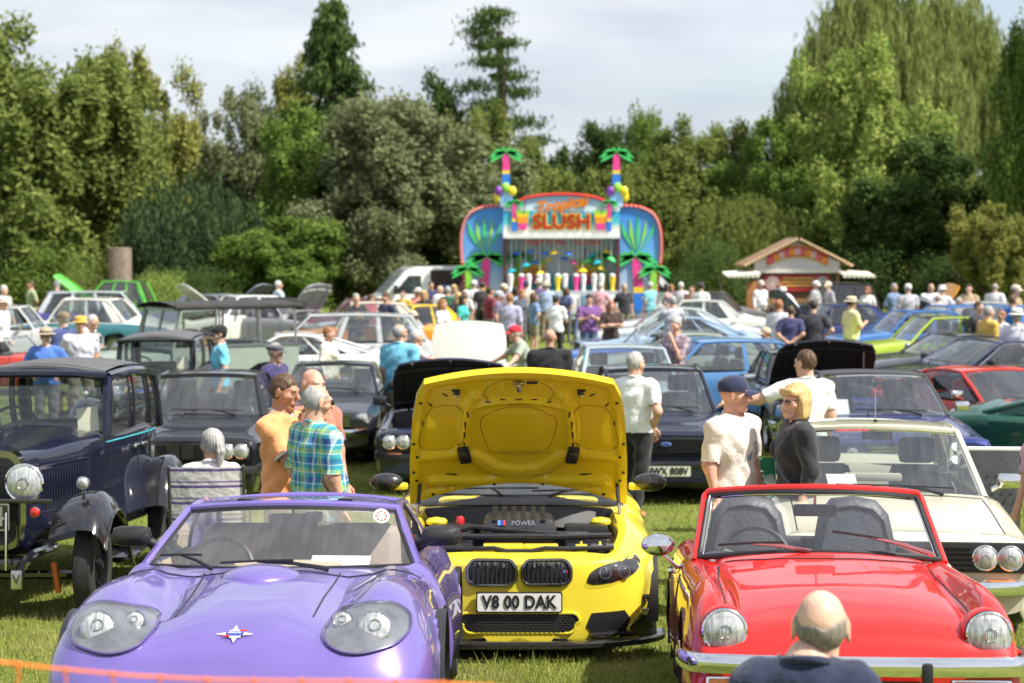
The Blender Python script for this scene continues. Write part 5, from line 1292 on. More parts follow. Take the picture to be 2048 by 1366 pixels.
# ------------------------------------------------------------------ vintage saloons
def vintage(X, d, a, label, col, far=False):
    root = car_root('vintage_saloon', X, d, a, .55, 3.45, label, 'car')
    body = paint(col); blk = GLOSSBLACK
    # bonnet and scuttle
    def r(y, w, zt, zs, zb): return [(0, y, zt), (w*.45, y, zt-.012), (w*.82, y, zs+.04), (w*.97, y, zs), (w, y, zs-.06), (w, y, (zs+zb)/2), (w, y, zb), (w*.9, y, zb-.02), (0, y, zb-.02)]
    B = Body([r(.36, .26, 1.20, 1.14, .55), r(.40, .265, 1.205, 1.145, .52), r(1.0, .38, 1.25, 1.17, .5), r(1.50, .49, 1.29, 1.20, .48), r(1.80, .535, 1.31, 1.21, .46), r(1.84, .54, 1.23, 1.21, .46), r(2.6, .60, 1.22, 1.20, .45), r(3.6, .62, 1.22, 1.20, .45), r(3.95, .58, 1.18, 1.14, .5)], 4, 3, (4, 5), (4,), lambda i, j: 1 if i >= 5 and j <= 2 else 0)
    B.build(root, [body, DARKTRIM])
    # radiator
    o = MB().prism(rrect(.56, .70, .10, 5, 0, .87), .25, .40, 0).build('radiator_shell', mat('chrome_dark_reflection', (.30, .29, .27), rough=.12, metal=1.), root)  # chrome shell, its colour darkened to stand in for dark reflections
    MB().prism(rrect(.49, .62, .08, 5, 0, .865), .235, .30, 0).build('radiator_core', MESHBLK, o)
    cg = MB()
    for k in range(12): cg.tube([(-.20+.036*k, .232, .60), (-.20+.036*k, .232, 1.12)], .004, 4)
    for k in range(14): cg.tube([(-.21, .232, .60+.04*k), (.21, .232, .60+.04*k)], .003, 4)
    cg.build('radiator_mesh', BLACK, o)['kind'] = 'stuff'
    # louvres
    for x in (-1, 1):
        lv = MB()
        for k in range(16):
            y = .72+.045*k; p = B.side(y, .90, x, .004)
            lv.box((p.x, y, .90), (.012, .016, .30), 0, bev=.004)
        lv.build('louvre', body, root)['kind'] = 'stuff'
        for zz, y0, y1 in ((1.075, .66, 1.48), (.735, .66, 1.48)): MB().tube(B.line([(y0, zz), (y1, zz)], 'side', .004, x), .006, 5).build('bonnet_bead', body, root)
        seams(B, root, [([(1.52, .5), (1.52, 1.16)], 'side', x)])
        seams(B, root, [([(2.02, .5), (2.02, 1.18)], 'side', x)]); seams(B, root, [([(2.86, .5), (2.86, 1.18)], 'side', x)])
        MB().tube(B.line([(1.9, 1.165), (2.8, 1.165), (3.7, 1.165)], 'side', .003, x), .006, 5).build('coach_line', mat('coachline_teal', (.06, .42, .5), rough=.4), root)
        for yy in (2.72, 2.98):
            p = B.side(yy, 1.08, x, .02); h = MB(); h.tube([(p.x, yy-.06, 1.08), (p.x+x*.02, yy, 1.085), (p.x+x*.02, yy+.05, 1.08)], .011, 7); h.ball((p.x, yy-.06, 1.08), .018, 8); h.build('door_handle', CHROME, root)
    # cabin
    segs = [('p', 0, .05), ('g', .07, .40), ('p', .41, .47), ('g', .49, .74), ('p', .75, .80), ('g', .81, .93), ('p', .94, 1.0)]
    greenhouse(root, (.535, 1.92, 1.20), (.525, 2.02, 1.68), (.58, 3.72, 1.66), (.60, 3.95, 1.18), body, glass('vintage_glass', (.85, .88, .87), .96), ba=.015, bb=.10, cr=.07, crl=.03, segs=segs, pil=.04, rail=.045, sideglass=GLASS)
    G = [[(u*.50, 1.90+1.7*v, 1.745+.055*(1-u*u)+.03*math.sin(math.pi*v)-.03*(1-v)) for v in np.linspace(0, 1, 6)] for u in np.linspace(-1, 1, 11)]
    m = MB().grid(G); m.tube([(u*.50, 1.90, 1.715+.055*(1-u*u)) for u in np.linspace(-1, 1, 11)], .022, 6); m.build('fabric_roof', mat('roof_fabric', (.10, .10, .105), rough=.8, var=.15, bump=.3, bscale=150), root)
    m = MB(); m.tube([(-.54, 1.90, 1.70), (-.3, 1.86, 1.715), (0, 1.85, 1.72), (.3, 1.86, 1.715), (.54, 1.90, 1.70)], .05, 8, flat=.7); m.build('visor', body, root)
    wood = mat('walnut', (.16, .06, .025), rough=.35, var=.4, scale=10, stretch=(1, 6, 1))
    MB().box((0, 2.05, 1.22), (1.0, .08, .12), 0, bev=.02).build('dashboard', wood, root); steering(root, -.28, 2.2, 1.25, .2)
    for x in (-.28, .28): seat(root, x, 2.75, .62, mat('blue_hide', (.05, .05, .09), rough=.5), False, h=.5)
    MB().box((.38, 1.99, 1.34), (.17, .004, .20), 0, rot=(R(-14), R(-8), 0)).build('paper_sheet', mat('cream_card', (.72, .70, .50), rough=.8), root)
    # wings
    def wing(yc, zc, r0, x0, x1, a0, a1, tail):
        for sx in (-1, 1):
            G = []
            path = [(yc+r0*math.cos(a), zc+r0*math.sin(a)*1.04) for a in np.linspace(R(a0), R(a1), 15)]+tail
            for (y, z) in path:
                G.append([(sx*lerp(x0, x1, t), y, z+.045*math.sin(math.pi*min(1, t*1.0))*1.0-(.11*max(0, t-.82)/.18)-(.03*(1-t))) for t in np.linspace(0, 1, 9)])
            mb = MB().grid(G)
            mb.tube([q[-1] for q in G], .012, 6)
            mb.build('wing', blk, root, ang=50)
    wing(.56, .37, .49, .50, .90, 148, 20, [(1.12, .44), (1.28, .34)])
    wing(3.45, .37, .52, .58, .90, 165, -5, [])
    for sx in (-1, 1):
        MB().box((sx*.72, 2.1, .31), (.30, 1.7, .04), 0, bev=.01).build('running_board', blk, root)
        for yy in (.56, 3.45): wheel(root, sx*.72, yy, .37, .37, .15, 'wire', rimmat=mat('black_spoke', (.03, .03, .035), rough=.2, metal=.7))
        lamp(root, (sx*.32, .20, 1.0), .122, depth=.05)
        M = Matrix.Translation((sx*.32, .20, 1.0)) @ Matrix.Rotation(R(90), 4, 'X')
        MB().lathe([(.0, -.26), (.07, -.22), (.12, -.10), (.135, 0)], 24, 0, M).build('headlight_shell', CHROME, root)
        o = lamp(root, (sx*.70, .34, .985), .042, name='side_light', depth=.03)
        M = Matrix.Translation((sx*.70, .34, .985)) @ Matrix.Rotation(R(90), 4, 'X'); MB().lathe([(0, -.12), (.03, -.09), (.045, 0)], 14, 0, M).tube([(sx*.70, .37, .86), (sx*.70, .37, .97)], .014, 6, 0).build('side_light_shell', CHROME, o)
        lamp(root, (sx*.41, .13, .80), .034, name='indicator', lens=REDLENS, depth=.02)
        # dumb irons
        MB().tube([(sx*.34, 1.0, .45), (sx*.34, .35, .48), (sx*.34, .05, .44), (sx*.34, -.06, .36)], .035, 8).build('dumb_iron', blk, root)
        MB().tube([(sx*.22, .10, .85), (sx*.22, .08, .40)], .014, 8).build('lamp_stay', CHROME, root)
        o = MB().box((sx*.34, -.105, .36), (.075, .02, .13), 0, bev=.006).build('badge_plate', STEEL, root)
        text('V', .10, blk, o, (sx*.34, -.119, .36), depth=.001)
        MB().tube([(sx*.50, .30, .42), (sx*.52, .36, .20)], .022, 6).build('strap', mat('orange_strap', (.55, .14, .03), rough=.8), root)
    MB().tube([(-.52, .16, .875), (0, .14, .88), (.52, .16, .875)], .018, 8).build('lamp_bar', blk, root)
    MB().tube([(-.66, .56, .30), (.66, .56, .30)], .035, 8).build('front_axle', blk, root)
    MB().box((0, .30, .42), (.62, .2, .08), 0, bev=.02).build('front_apron', blk, root)
    p = MB().prism(rrect(.52, .17, .01, 3, -.03, .77), .085, .10, 0).build('number_plate', [INK], root)
    MB().prism(rrect(.54, .19, .012, 3, -.03, .77), .092, .104, 0).build('plate_border', STEEL, p)
    text('4', .19, STEEL, p, (.165, .08, .77), depth=.002, bold=.002)
    return root
vintage(-3.76, 12.4, R(1), 'navy vintage saloon with big chrome headlamps and black wings', (.006, .007, .024))
vintage(-5.12, 24.2, R(2), 'black vintage saloon half hidden behind the navy vintage saloon', (.008, .008, .011)).scale = (1, 1, .9)
# ------------------------------------------------------------------ people
def surface_nets(F, org, h):
    "quads of the zero surface of a sampled field"
    S = F < 0; nx, ny, nz_ = F.shape
    c = [(i, j, k) for i in (0, 1) for j in (0, 1) for k in (0, 1)]
    def sh(A, o): return A[o[0]:nx-1+o[0], o[1]:ny-1+o[1], o[2]:nz_-1+o[2]]
    cnt = sum(sh(S, o).astype(np.int8) for o in c); act = (cnt > 0) & (cnt < 8)
    idx = np.full(act.shape, -1, int); ai = np.argwhere(act); idx[tuple(ai.T)] = np.arange(len(ai))
    acc = np.zeros((len(ai), 3)); num = np.zeros(len(ai))
    for a in c:
        for ax in range(3):
            if a[ax]: continue
            b = list(a); b[ax] = 1
            fa = sh(F, a)[act]; fb = sh(F, b)[act]; x = (fa < 0) != (fb < 0)
            t = np.where(x, fa/(fa-fb+1e-12), 0); p = np.tile(np.array(a, float), (len(ai), 1)); p[:, ax] += t
            acc += p*x[:, None]; num += x
    V = (ai+acc/num[:, None])*h+org
    Q = []
    for ax in range(3):
        o = [0, 0, 0]; o[ax] = 1
        A = S[:nx-o[0], :ny-o[1], :nz_-o[2]]; B = S[o[0]:, o[1]:, o[2]:]
        e = np.argwhere(A != B); u, v = [(1, 2), (2, 0), (0, 1)][ax]
        e = e[(e[:, u] > 0) & (e[:, v] > 0) & (e[:, u] < F.shape[u]-1) & (e[:, v] < F.shape[v]-1)]
        ins = A[tuple(e.T)]
        def g(du, dv):
            q = e.copy(); q[:, u] += du; q[:, v] += dv; return idx[tuple(q.T)]
        q = np.stack([g(-1, -1), g(0, -1), g(0, 0), g(-1, 0)], 1); q[~ins] = q[~ins][:, ::-1]
        Q.append(q)
    return V, np.concatenate(Q)
def sdf(P, prims, k=.03, want=False):
    "smooth union of tapered limbs; prim = (a, b, ra, rb, zone, (sx, sy, sz))"
    d = None; best = None; zone = np.zeros(len(P), int); tt = np.zeros(len(P))
    for n_, (a, b, ra, rb, z, sc) in enumerate(prims):
        a = np.array(a, float); b = np.array(b, float); s = np.array(sc, float) if sc else np.ones(3)
        ab = b-a; L2 = max((ab*ab).sum(), 1e-9); t = np.clip(((P-a) @ ab)/L2, 0, 1)
        q = (P-a-t[:, None]*ab)/s; dd = np.sqrt((q*q).sum(1))-(ra+(rb-ra)*t); dd *= s.min() if sc else 1
        if want:
            if best is None: best = dd.copy(); zone[:] = z; tt[:] = t
            else:
                m = dd < best; best[m] = dd[m]; zone[m] = z; tt[m] = t[m]
        if d is None: d = dd
        else:
            h = np.clip(.5+.5*(d-dd)/k, 0, 1); d = d*(1-h)+dd*h-k*h*(1-h)
    return (d, zone, tt) if want else d
def field(prims, h, k=.03, pad=.05, cut=None):
    pts = np.array([p[0] for p in prims]+[p[1] for p in prims]); rad = max(max(p[2], p[3])*(max(p[5]) if p[5] else 1) for p in prims)
    lo = pts.min(0)-rad-pad; hi = pts.max(0)+rad+pad; n = np.ceil((hi-lo)/h).astype(int)+1
    g = np.stack(np.meshgrid(*[lo[i]+h*np.arange(n[i]) for i in range(3)], indexing='ij'), -1)
    F = sdf(g.reshape(-1, 3), prims, k)
    if cut is not None: F = np.maximum(F, cut(g.reshape(-1, 3)))
    return surface_nets(F.reshape(n), lo, h)
HEADS = {}
def head_mesh(fem, h):
    key = (fem, h)
    if key in HEADS: return HEADS[key]
    w = .94 if fem else 1.0
    pr = [((0, .018, .03), (0, .018, .03), .1, .1, 0, (.77*w, .98, .98)), ((0, -.02, -.02), (0, -.035, -.085), .066*w, .042*w, 0, (1, 1.1, 1)),
          ((0, -.05, -.105), (0, -.058, -.105), .026, .022, 0, (1.2, 1, .8)), ((0, -.088, .022), (0, -.112, -.022), .010, .015, 0, (1, 1, 1)),
          ((-.03, -.078, .034), (.03, -.078, .034), .016, .016, 0, None), ((-.042, -.055, -.012), (-.05, -.04, -.02), .026, .026, 0, None), ((.042, -.055, -.012), (.05, -.04, -.02), .026, .026, 0, None),
          ((-.018, -.085, -.062), (.018, -.085, -.062), .011, .011, 0, (1, .9, .7)),
          ((-.083*w, .012, .018), (-.086*w, .018, -.02), .0135, .010, 0, (.65, 1.5, 1.7)), ((.083*w, .012, .018), (.086*w, .018, -.02), .0135, .010, 0, (.65, 1.5, 1.7)),
          ((0, .03, -.06), (0, .045, -.17), .056*w, .056*w, 0, None)]
    V, Q = field(pr, h, .016)
    HEADS[key] = (V, Q)
    return HEADS[key]
def hair_mesh(style, h):
    key = ('hair', style, h)
    if key in HEADS: return HEADS[key]
    cr = ((0, .018, .03), (0, .018, .03), .110, .110, 0, (.79, .98, 1.0))
    hl = lambda P: np.interp(P[:, 1], [-.11, -.07, -.04, -.012, .005, .03, .13], [.085, .066, .045, .02, -.02, -.05, -.07])
    if style == 'short':
        pr = [((0, .020, .034), (0, .020, .034), .107, .107, 0, (.78, .98, 1.0))]; cut = lambda P: (hl(P)-P[:, 2])*.7
    elif style == 'fringe':
        pr = [((0, .018, .03), (0, .018, .03), .1035, .1035, 0, (.785, .985, .985))]; cut = lambda P: np.maximum(np.maximum((hl(P)-P[:, 2])*.7, (P[:, 2]-np.interp(P[:, 1], [-.02, .03, .12], [.062, .055, .038])-.006*np.sin(P[:, 0]*90))*.8), -.012-P[:, 1])
    elif style == 'thin':
        pr = [((0, .018, .03), (0, .018, .03), .104, .104, 0, (.785, .985, .985))]; cut = lambda P: np.maximum(np.maximum((hl(P)-P[:, 2])*.7, (P[:, 2]-np.interp(P[:, 1], [-.05, .0, .06, .09], [.066, .082, .105, .2]))*.7), -.045-P[:, 1])
    elif style == 'bob':
        pr = [((0, .02, .032), (0, .02, .032), .118, .118, 0, (.86, 1.0, .96)), ((-.07, .015, .0), (-.082, .0, -.10), .046, .034, 0, (1, 1.3, 1)), ((.07, .015, .0), (.082, .0, -.10), .046, .034, 0, (1, 1.3, 1)), ((0, .07, .0), (0, .075, -.10), .07, .055, 0, (1.2, .8, 1)), ((-.05, -.066, .078), (.05, -.066, .078), .026, .026, 0, None)]
        cut = lambda P: np.maximum(np.where((P[:, 1] < -.035) & (P[:, 2] < .055), .02, -.02), -.02)
    elif style == 'long':
        pr = [((0, .02, .032), (0, .02, .032), .116, .116, 0, (.84, 1.0, .96)), ((-.07, .02, .0), (-.085, .02, -.20), .042, .03, 0, (1, 1.3, 1)), ((.07, .02, .0), (.085, .02, -.20), .042, .03, 0, (1, 1.3, 1)), ((0, .075, .0), (0, .085, -.24), .07, .05, 0, (1.4, .7, 1))]
        cut = lambda P: np.where((P[:, 1] < -.035) & (P[:, 2] < .07), .02, -.02)
    else:  # ponytail
        pr = [((0, .02, .03), (0, .02, .03), .114, .114, 0, (.80, 1.0, .98)), ((0, .125, .0), (0, .145, -.04), .034, .026, 0, None), ((0, .145, -.05), (.0, .12, -.20), .03, .016, 0, (1.3, .8, 1))]
        cut = lambda P: np.where((P[:, 1] < -.02) & (P[:, 2] < .06), .02, np.where((P[:, 2] < -.06) & (P[:, 1] < .08), .02, -.02))
    V, Q = field(pr, h, .02, cut=cut); HEADS[key] = (V, Q)
    return HEADS[key]
def hand_prims(w, dirv, side, curl=.35):
    "palm and five fingers from wrist w along dirv"
    d = Vector(dirv).normalized(); up = Vector((0, 0, 1)); s = d.cross(up)
    if s.length < .2: s = Vector((0, -1, 0))
    s.normalize(); n = s.cross(d); w = Vector(w); pr = []
    pr.append((w, w+d*.085, .026, .034, 1, None))
    for i, (o, ln) in enumerate(((-.033, .066), (-.011, .078), (.011, .074), (.032, .058))):
        a = w+d*.085+s*o; b = a+d*ln*.55-n*ln*curl*.3; c = b+d*ln*.40-n*ln*curl*.8
        pr += [(a, b, .0095, .009, 1, None), (b, c, .009, .0075, 1, None)]
    a = w+d*.03+s*side*.03; b = a+d*.035+s*side*.028; c = b+d*.035
    pr += [(a, b, .0125, .0105, 1, None), (b, c, .0105, .0085, 1, None)]
    return pr
ARMS = {'relaxed': ((.25, .03, 1.14), (.255, -.05, .90)), 'pocket': ((.30, .08, 1.15), (.205, -.03, .97)), 'crossed': ((.26, -.05, 1.15), (-.06, -.215, 1.19)), 'phone': ((.24, -.08, 1.14), (.07, -.29, 1.22)),
        'chin': ((.17, -.17, 1.15), (.05, -.19, 1.41)), 'behind': ((.27, .10, 1.16), (.05, .165, .98)), 'hips': ((.37, .06, 1.16), (.21, -.02, 1.03)), 'reach': ((.36, -.22, 1.28), (.52, -.42, 1.24)), 'up': ((.27, -.16, 1.24), (.10, -.24, 1.50)), 'side': ((.42, -.10, 1.30), (.66, -.16, 1.27)), 'lap': ((.25, -.05, 1.15), (.10, -.26, 1.02))}
SKIN = {}
def skin(c):
    k = 'skin_%02x%02x%02x' % tuple(int(v*255) for v in c)
    if k not in MATS:
        m = mat(k, c, rough=.5, var=.2, scale=16, spec=.35, bump=.15, bscale=70); b = m.node_tree.nodes['Principled BSDF']
        b.inputs['Subsurface Weight'].default_value = .12; b.inputs['Subsurface Radius'].default_value = (.02, .008, .004); b.inputs['Subsurface Scale'].default_value = .5
    return MATS[k]
HAIRC = {'grey': (.32, .31, .29), 'white': (.50, .485, .45), 'dark': (.03, .022, .016), 'brown': (.09, .05, .025), 'blonde': (.52, .36, .15), 'ginger': (.30, .13, .05), 'silver': (.38, .37, .345), 'stubble': (.21, .18, .15)}
def quads(name, V, Q, mats, mi=None, parent=None, smooth=True):
    me = bpy.data.meshes.new(name); me.from_pydata(V.tolist(), [], Q.tolist())
    for m in mats: me.materials.append(m)
    if mi is not None: me.polygons.foreach_set('material_index', np.asarray(mi, int))
    me.polygons.foreach_set('use_smooth', [smooth]*len(me.polygons)); me.update()
    return link(name, me, parent)
def vnormals(V, Q):
    n = np.cross(V[Q[:, 2]]-V[Q[:, 0]], V[Q[:, 3]]-V[Q[:, 1]]); N = np.zeros_like(V)
    for i in range(4): np.add.at(N, Q[:, i], n)
    return N/(np.linalg.norm(N, axis=1, keepdims=True)+1e-9)
def smoothv(V, Q, it=2):
    for _ in range(it):
        A = np.zeros_like(V); c = np.zeros(len(V))
        for i in range(4):
            np.add.at(A, Q[:, i], V[Q[:, (i+1) % 4]]); np.add.at(c, Q[:, i], 1)
        V = V*.4+.6*A/np.maximum(c, 1)[:, None]
    return V
def person(label, X, d, rz, shirt=(.7, .7, .7), pants=(.05, .05, .07), hair='short', hc='grey', arms=('relaxed', 'relaxed'), hat=None, hatc=(.7, .65, .5), height=1.75, build=1., belly=0., skinc=(.58, .34, .24), sleeve=.75, shorts=False,
           fem=False, lean=0., head=(0, 0), stance='stand', res=.026, hero=False, glasses=None, shirtm=None, collar=None, neck=1., ntop=1.56, hoff=(0, 0, 0), hem=.90, shoes=(.05, .04, .035), z=None, bag=False, stride=.0, name='person', group=None):
    "feet on the ground at (X, d), facing rz (0 = towards the photographer)"
    k = height/1.75
    root = empty(name, (X, d, gz(d) if z is None else z), rz, 0, label, 'person', group)
    b = build; sw = .175*b*(0.92 if fem else 1.0)
    drop = 0.; hipz = .92
    if stance == 'stand':
        legs = [((s*.088*b, 0, hipz), (s*.10*b, -.015-stride*.16*s, .50), (s*.105*b, .02-stride*.25*s+(.06 if stride and s < 0 else 0), .085)) for s in (-1, 1)]
    elif stance == 'sit':
        drop = -.44; legs = [((s*.09*b, 0, hipz+drop), (s*.13*b, -.42, .50), (s*.13*b, -.40, .085)) for s in (-1, 1)]
    else:  # kneel
        drop = -.53; legs = [((s*.09*b, 0, hipz+drop), (s*.16*b, -.38, .14), (s*.12*b, .06, .07)) for s in (-1, 1)]
    def up(p):   # upper body leans forward from the hips
        v = Vector((p[0], p[1], p[2]-.95)); v.rotate(Euler((lean, 0, 0))); return (v.x, v.y, v.z+.95+drop)
    T_ = [(up((0, .01, .96)), up((0, .005, 1.06)), .135*b, .128*b+.02*belly, 2, (1.16, .86, 1)), (up((0, 0, 1.06)), up((0, .0, 1.30)), .128*b+.02*belly, .150*b, 3, (1.15, .80, 1)), (up((0, .005, 1.28)), up((0, .015, 1.40)), .150*b, .105, 3, (1.22, .78, 1)),
          (up((-sw*.8, .012, 1.415)), up((sw*.8, .012, 1.415)), .068, .068, 3, None), (up((0, .02, 1.42)), up((0, .0, ntop)), .062*neck*(.88 if fem else 1), .054*neck*(.88 if fem else 1), 4, None)]
    if belly: T_.append((up((0, -.05-.03*belly, 1.06)), up((0, -.05-.02*belly, 1.14)), .115+.03*belly, .11+.02*belly, 3, (1.1, .9, 1)))
    if fem: T_ += [(up((-.07, -.085, 1.27)), up((-.07, -.09, 1.27)), .07, .07, 3, None), (up((.07, -.085, 1.27)), up((.07, -.09, 1.27)), .07, .07, 3, None)]
    hands = []
    for s, pose in zip((-1, 1), arms):
        e, w_ = ARMS[pose] if isinstance(pose, str) else pose
        sh_ = up((s*(sw+.012), .012, 1.405)); e = up((s*e[0], e[1], e[2])); w_ = up((s*w_[0], w_[1], w_[2]))
        T_ += [(sh_, e, .061*b, .045*b, 5, None), (e, w_, .043*b, .029, 6, None)]
        dv = Vector(w_)-Vector(e)
        if pose == 'pocket': dv = Vector((0, -.3, -1))
        if hero: hands += hand_prims(w_, dv, -s if pose != 'chin' else s)
        else:
            q = Vector(w_)+dv.normalized()*.085; q2 = Vector(w_)+dv.normalized()*.155
            T_ += [(w_, tuple(q), .03, .038, 7, (1, 1, 1)), (tuple(q), tuple(q2), .034, .018, 7, None)]
    for (h_, kn, an) in legs:
        T_ += [(h_, kn, .098*b, .062*b, 8, None), (kn, an, .060*b, .040, 9, None)]
        T_ += [(an, (an[0], an[1]-.02, .05), .042, .045, 10, None), ((an[0], an[1]+.03, .045), (an[0]*1.06, an[1]-.15, .04), .045, .038, 10, (1.0, 1, .9))] if stance != 'kneel' else [(an, (an[0], an[1]+.16, .06), .042, .035, 10, None)]
    if stance != 'stand': T_.append(((-.1*b, 0, hipz+drop), (.1*b, 0, hipz+drop), .12*b, .12*b, 2, None))
    V, Q = field(T_, res, .035); V[:, 2] = np.maximum(V[:, 2], .002); V = smoothv(V, Q, 1)
    _, zn, tt = sdf(V, T_, want=True)
    zv = np.zeros(len(V), int)                                  # 0 skin 1 shirt 2 trousers 3 shoes
    hz_ = hem+drop
    zv[(zn == 3)] = 1; zv[(zn == 2)] = np.where(V[zn == 2][:, 2] > hz_, 1, 2)
    zv[(zn == 4) & (V[:, 2]-drop < 1.497+.36*(V[:, 1]-.02))] = 1
    zv[(zn == 5) & (tt < min(sleeve, 1.01))] = 1
    if sleeve > 1: zv[(zn == 6) & (tt < sleeve-1)] = 1
    zv[(zn == 8)] = 2; zv[(zn == 8) & (V[:, 2] > hz_) & (stance == 'stand')] = 1
    if not shorts: zv[(zn == 9)] = 2
    else: zv[(zn == 8) & (tt > .95)] = 0
    zv[zn == 10] = 3
    zq = np.stack([zv[Q[:, i]] for i in range(4)], 1)
    def dom(c): return (zq == c).sum(1)
    fz = np.argmax(np.stack([dom(c) for c in range(4)], 1), 1)
    N = vnormals(V, Q); sk = skin(skinc)
    rg = np.random.default_rng(int(abs(X)*1000) % 9999)
    parts = [(V, Q, np.where(fz == 3, 1, 0))]
    # head
    hr = .009 if hero else .013
    HV, HQ = head_mesh(fem, hr)
    Rh = Euler((head[1], 0, head[0])).to_matrix(); hc_ = Vector(up((0, -.012, 1.635)))+Vector(hoff)
    if lean: Rh = Rh
    def tf(A): return (A @ np.array(Rh).T)+np.array(hc_)
    parts.append((tf(HV), HQ, np.zeros(len(HQ), int)))
    if hands:
        for hs in (hands[:len(hands)//2], hands[len(hands)//2:]):
            hv, hq = field(hs, .0065, .008, pad=.02); parts.append((hv, hq, np.zeros(len(hq), int)))
    o = 0; VV, QQ, MM = [], [], []
    for v, q, m in parts: VV.append(v); QQ.append(q+o); MM.append(m); o += len(v)
    bo = quads('body', np.concatenate(VV)*k, np.concatenate(QQ), [sk, cloth(shoes)], np.concatenate(MM), root)
    # clothes: own skins just outside the body
    for code, nm, col, off in ((1, 'shirt', shirt, .013), (2, 'shorts' if shorts else 'trousers', pants, .010)):
        f = Q[fz == code]
        if not len(f): continue
        used = np.unique(f); mp_ = np.full(len(V), -1); mp_[used] = np.arange(len(used))
        v = V[used]; nn = N[used]
        fold = .006*np.sin(v[:, 2]*38+v[:, 0]*21+3*np.sin(v[:, 1]*17))+.004*np.sin(v[:, 0]*60+v[:, 2]*25)
        v = v+nn*(off+fold*(.9 if code == 1 else .7))[:, None]
        quads(nm, v*k, mp_[f], [shirtm if (code == 1 and shirtm) else cloth(col)], None, root)
    if hero or res <= .024:
        cp = [Vector(up((.071*neck*math.cos(a), .020+.070*neck*math.sin(a), 1.488+.030*math.sin(a))))*k for a in np.linspace(0, 6.283, 20, False)]
        MB().tube(cp, (.017 if collar else .008)*k, 8, closed=True, flat=1.5).build('collar', cloth(collar) if collar else (shirtm or cloth(shirt)), root, ang=None)
    if collar:
        for s, pose in zip((-1, 1), arms):
            e = ARMS[pose][0]; a_ = Vector(up((s*(sw+.012), .012, 1.405))); b_ = Vector(up((s*e[0], e[1], e[2]))); c_ = lerp(a_, b_, sleeve+.02); dr = (b_-a_).normalized(); q1 = dr.orthogonal().normalized(); q2 = dr.cross(q1)
            MB().tube([(c_+(q1*math.cos(t)+q2*math.sin(t))*.066*b)*k for t in np.linspace(0, 6.283, 14, False)], .009, 6, closed=True).build('sleeve_band', cloth(collar), root, ang=None)
    M4 = Matrix.Translation(hc_) @ Rh.to_4x4()
    def attach(mb, nm, m, par=None, ang=45):
        mb.v = [tuple((M4 @ Vector(p))*k) for p in mb.v]; return mb.build(nm, m, par or root, ang=ang)
    if hair:
        hv, hq = hair_mesh(hair, hr)
        nz_ = (.0025*np.sin(hv[:, 0]*160+hv[:, 2]*40)+.002*np.sin(hv[:, 1]*190+hv[:, 2]*70))*(.25 if hair == 'fringe' else 1)
        if hair in ('bob', 'long', 'ponytail'): nz_ = .0035*np.sin(np.arctan2(hv[:, 0], hv[:, 1]+.001)*34)
        hv = hv+vnormals(hv, hq)*nz_[:, None]
        hm = mat('hair_'+hc, HAIRC[hc], rough=.55, var=.45, scale=40, stretch=(3, 3, .4), spec=.4)
        quads('hair', tf(hv)*k, hq, [hm], None, root)
    if hero or res <= .03:
        e = MB()
        for s in (-1, 1):
            e.ball((s*.031, -.0835, .012), (.012, .008, .006), 8, 0); e.ball((s*.031, -.0895, .012), (.0055, .003, .005), 8, 1)
        attach(e, 'eye', [mat('eye_white_shaded', (.30, .25, .22), rough=.3), BLACK])['kind'] = 'stuff'  # eye whites darkened in colour to the tone of shaded skin
        if hero:
            for s in (-1, 1): attach(MB().tube([(s*.016, -.094, .030), (s*.032, -.094, .034), (s*.048, -.083, .029)], .0035, 5), 'eyebrow', mat('hair_'+(hc if hc != 'white' else 'grey'), HAIRC.get(hc, (.2, .2, .2)), rough=.6))
            attach(MB().tube([(-.022, -.090, -.062), (0, -.0965, -.060), (.022, -.090, -.062)], [.003, .006, .003], 6), 'lips', mat('lip', (.42, .16, .13), rough=.45))
    if glasses:
        g = MB()
        for s in (-1, 1):
            g.lathe([(.024, 0), (.022, .003), (0, .004)], 14, 0, Matrix.Translation((s*.032, -.101, .010)) @ Matrix.Rotation(R(90), 4, 'X') @ Matrix.Diagonal((1, .85, 1, 1)))
            g.tube([(s*.05, -.098, .018), (s*.08, -.04, .02), (s*.085, .02, .012)], .003, 5, 0)
        g.tube([(-.012, -.103, .014), (.012, -.103, .014)], .003, 5, 0)
        attach(g, 'sunglasses', GLOSSBLACK)
    if hat:
        m = MB(); hm = cloth(hatc)
        if hat in ('cap', 'flatcap'):
            prof = [(.108, -.01), (.112, .02), (.104, .055), (.078, .088), (.04, .104), (0, .108)] if hat == 'cap' else [(.105, .0), (.125, .015), (.12, .045), (.08, .065), (0, .075)]
            m.lathe(prof, 20, 0, Matrix.Translation((0, .018, .045)) @ Matrix.Diagonal((.86, 1.06, 1, 1)))
            n = 11; G = []
            ln = .085 if hat == 'cap' else .045
            for i in range(n):
                u = -1+2*i/(n-1); G.append([(u*.085*(1-.12*t), -.075-.02*(1-u*u)-ln*t*math.sqrt(max(0, 1-u*u*.85)), .045-.018*t-.022*u*u) for t in (0, .5, 1)])
            m.grid(G); m.grid([[(p[0], p[1], p[2]-.006) for p in r_] for r_ in G], flip=True)
        else:
            bw = {'sun': .185, 'bucket': .145, 'panama': .165}[hat]
            m.lathe([(bw, .030), (bw*.85, .042), (.112, .046), (.108, .075), (.100, .115), (.07, .132), (0, .130)], 24, 0, Matrix.Translation((0, .015, .02)) @ Matrix.Diagonal((.90, 1.05, 1, 1)))
            if hat != 'bucket': m.lathe([(.1135, .05), (.112, .072)], 24, 1, Matrix.Translation((0, .015, .02)) @ Matrix.Diagonal((.90, 1.05, 1, 1)))
        attach(m, 'hat', [hm, cloth((.05, .045, .04))], ang=60)
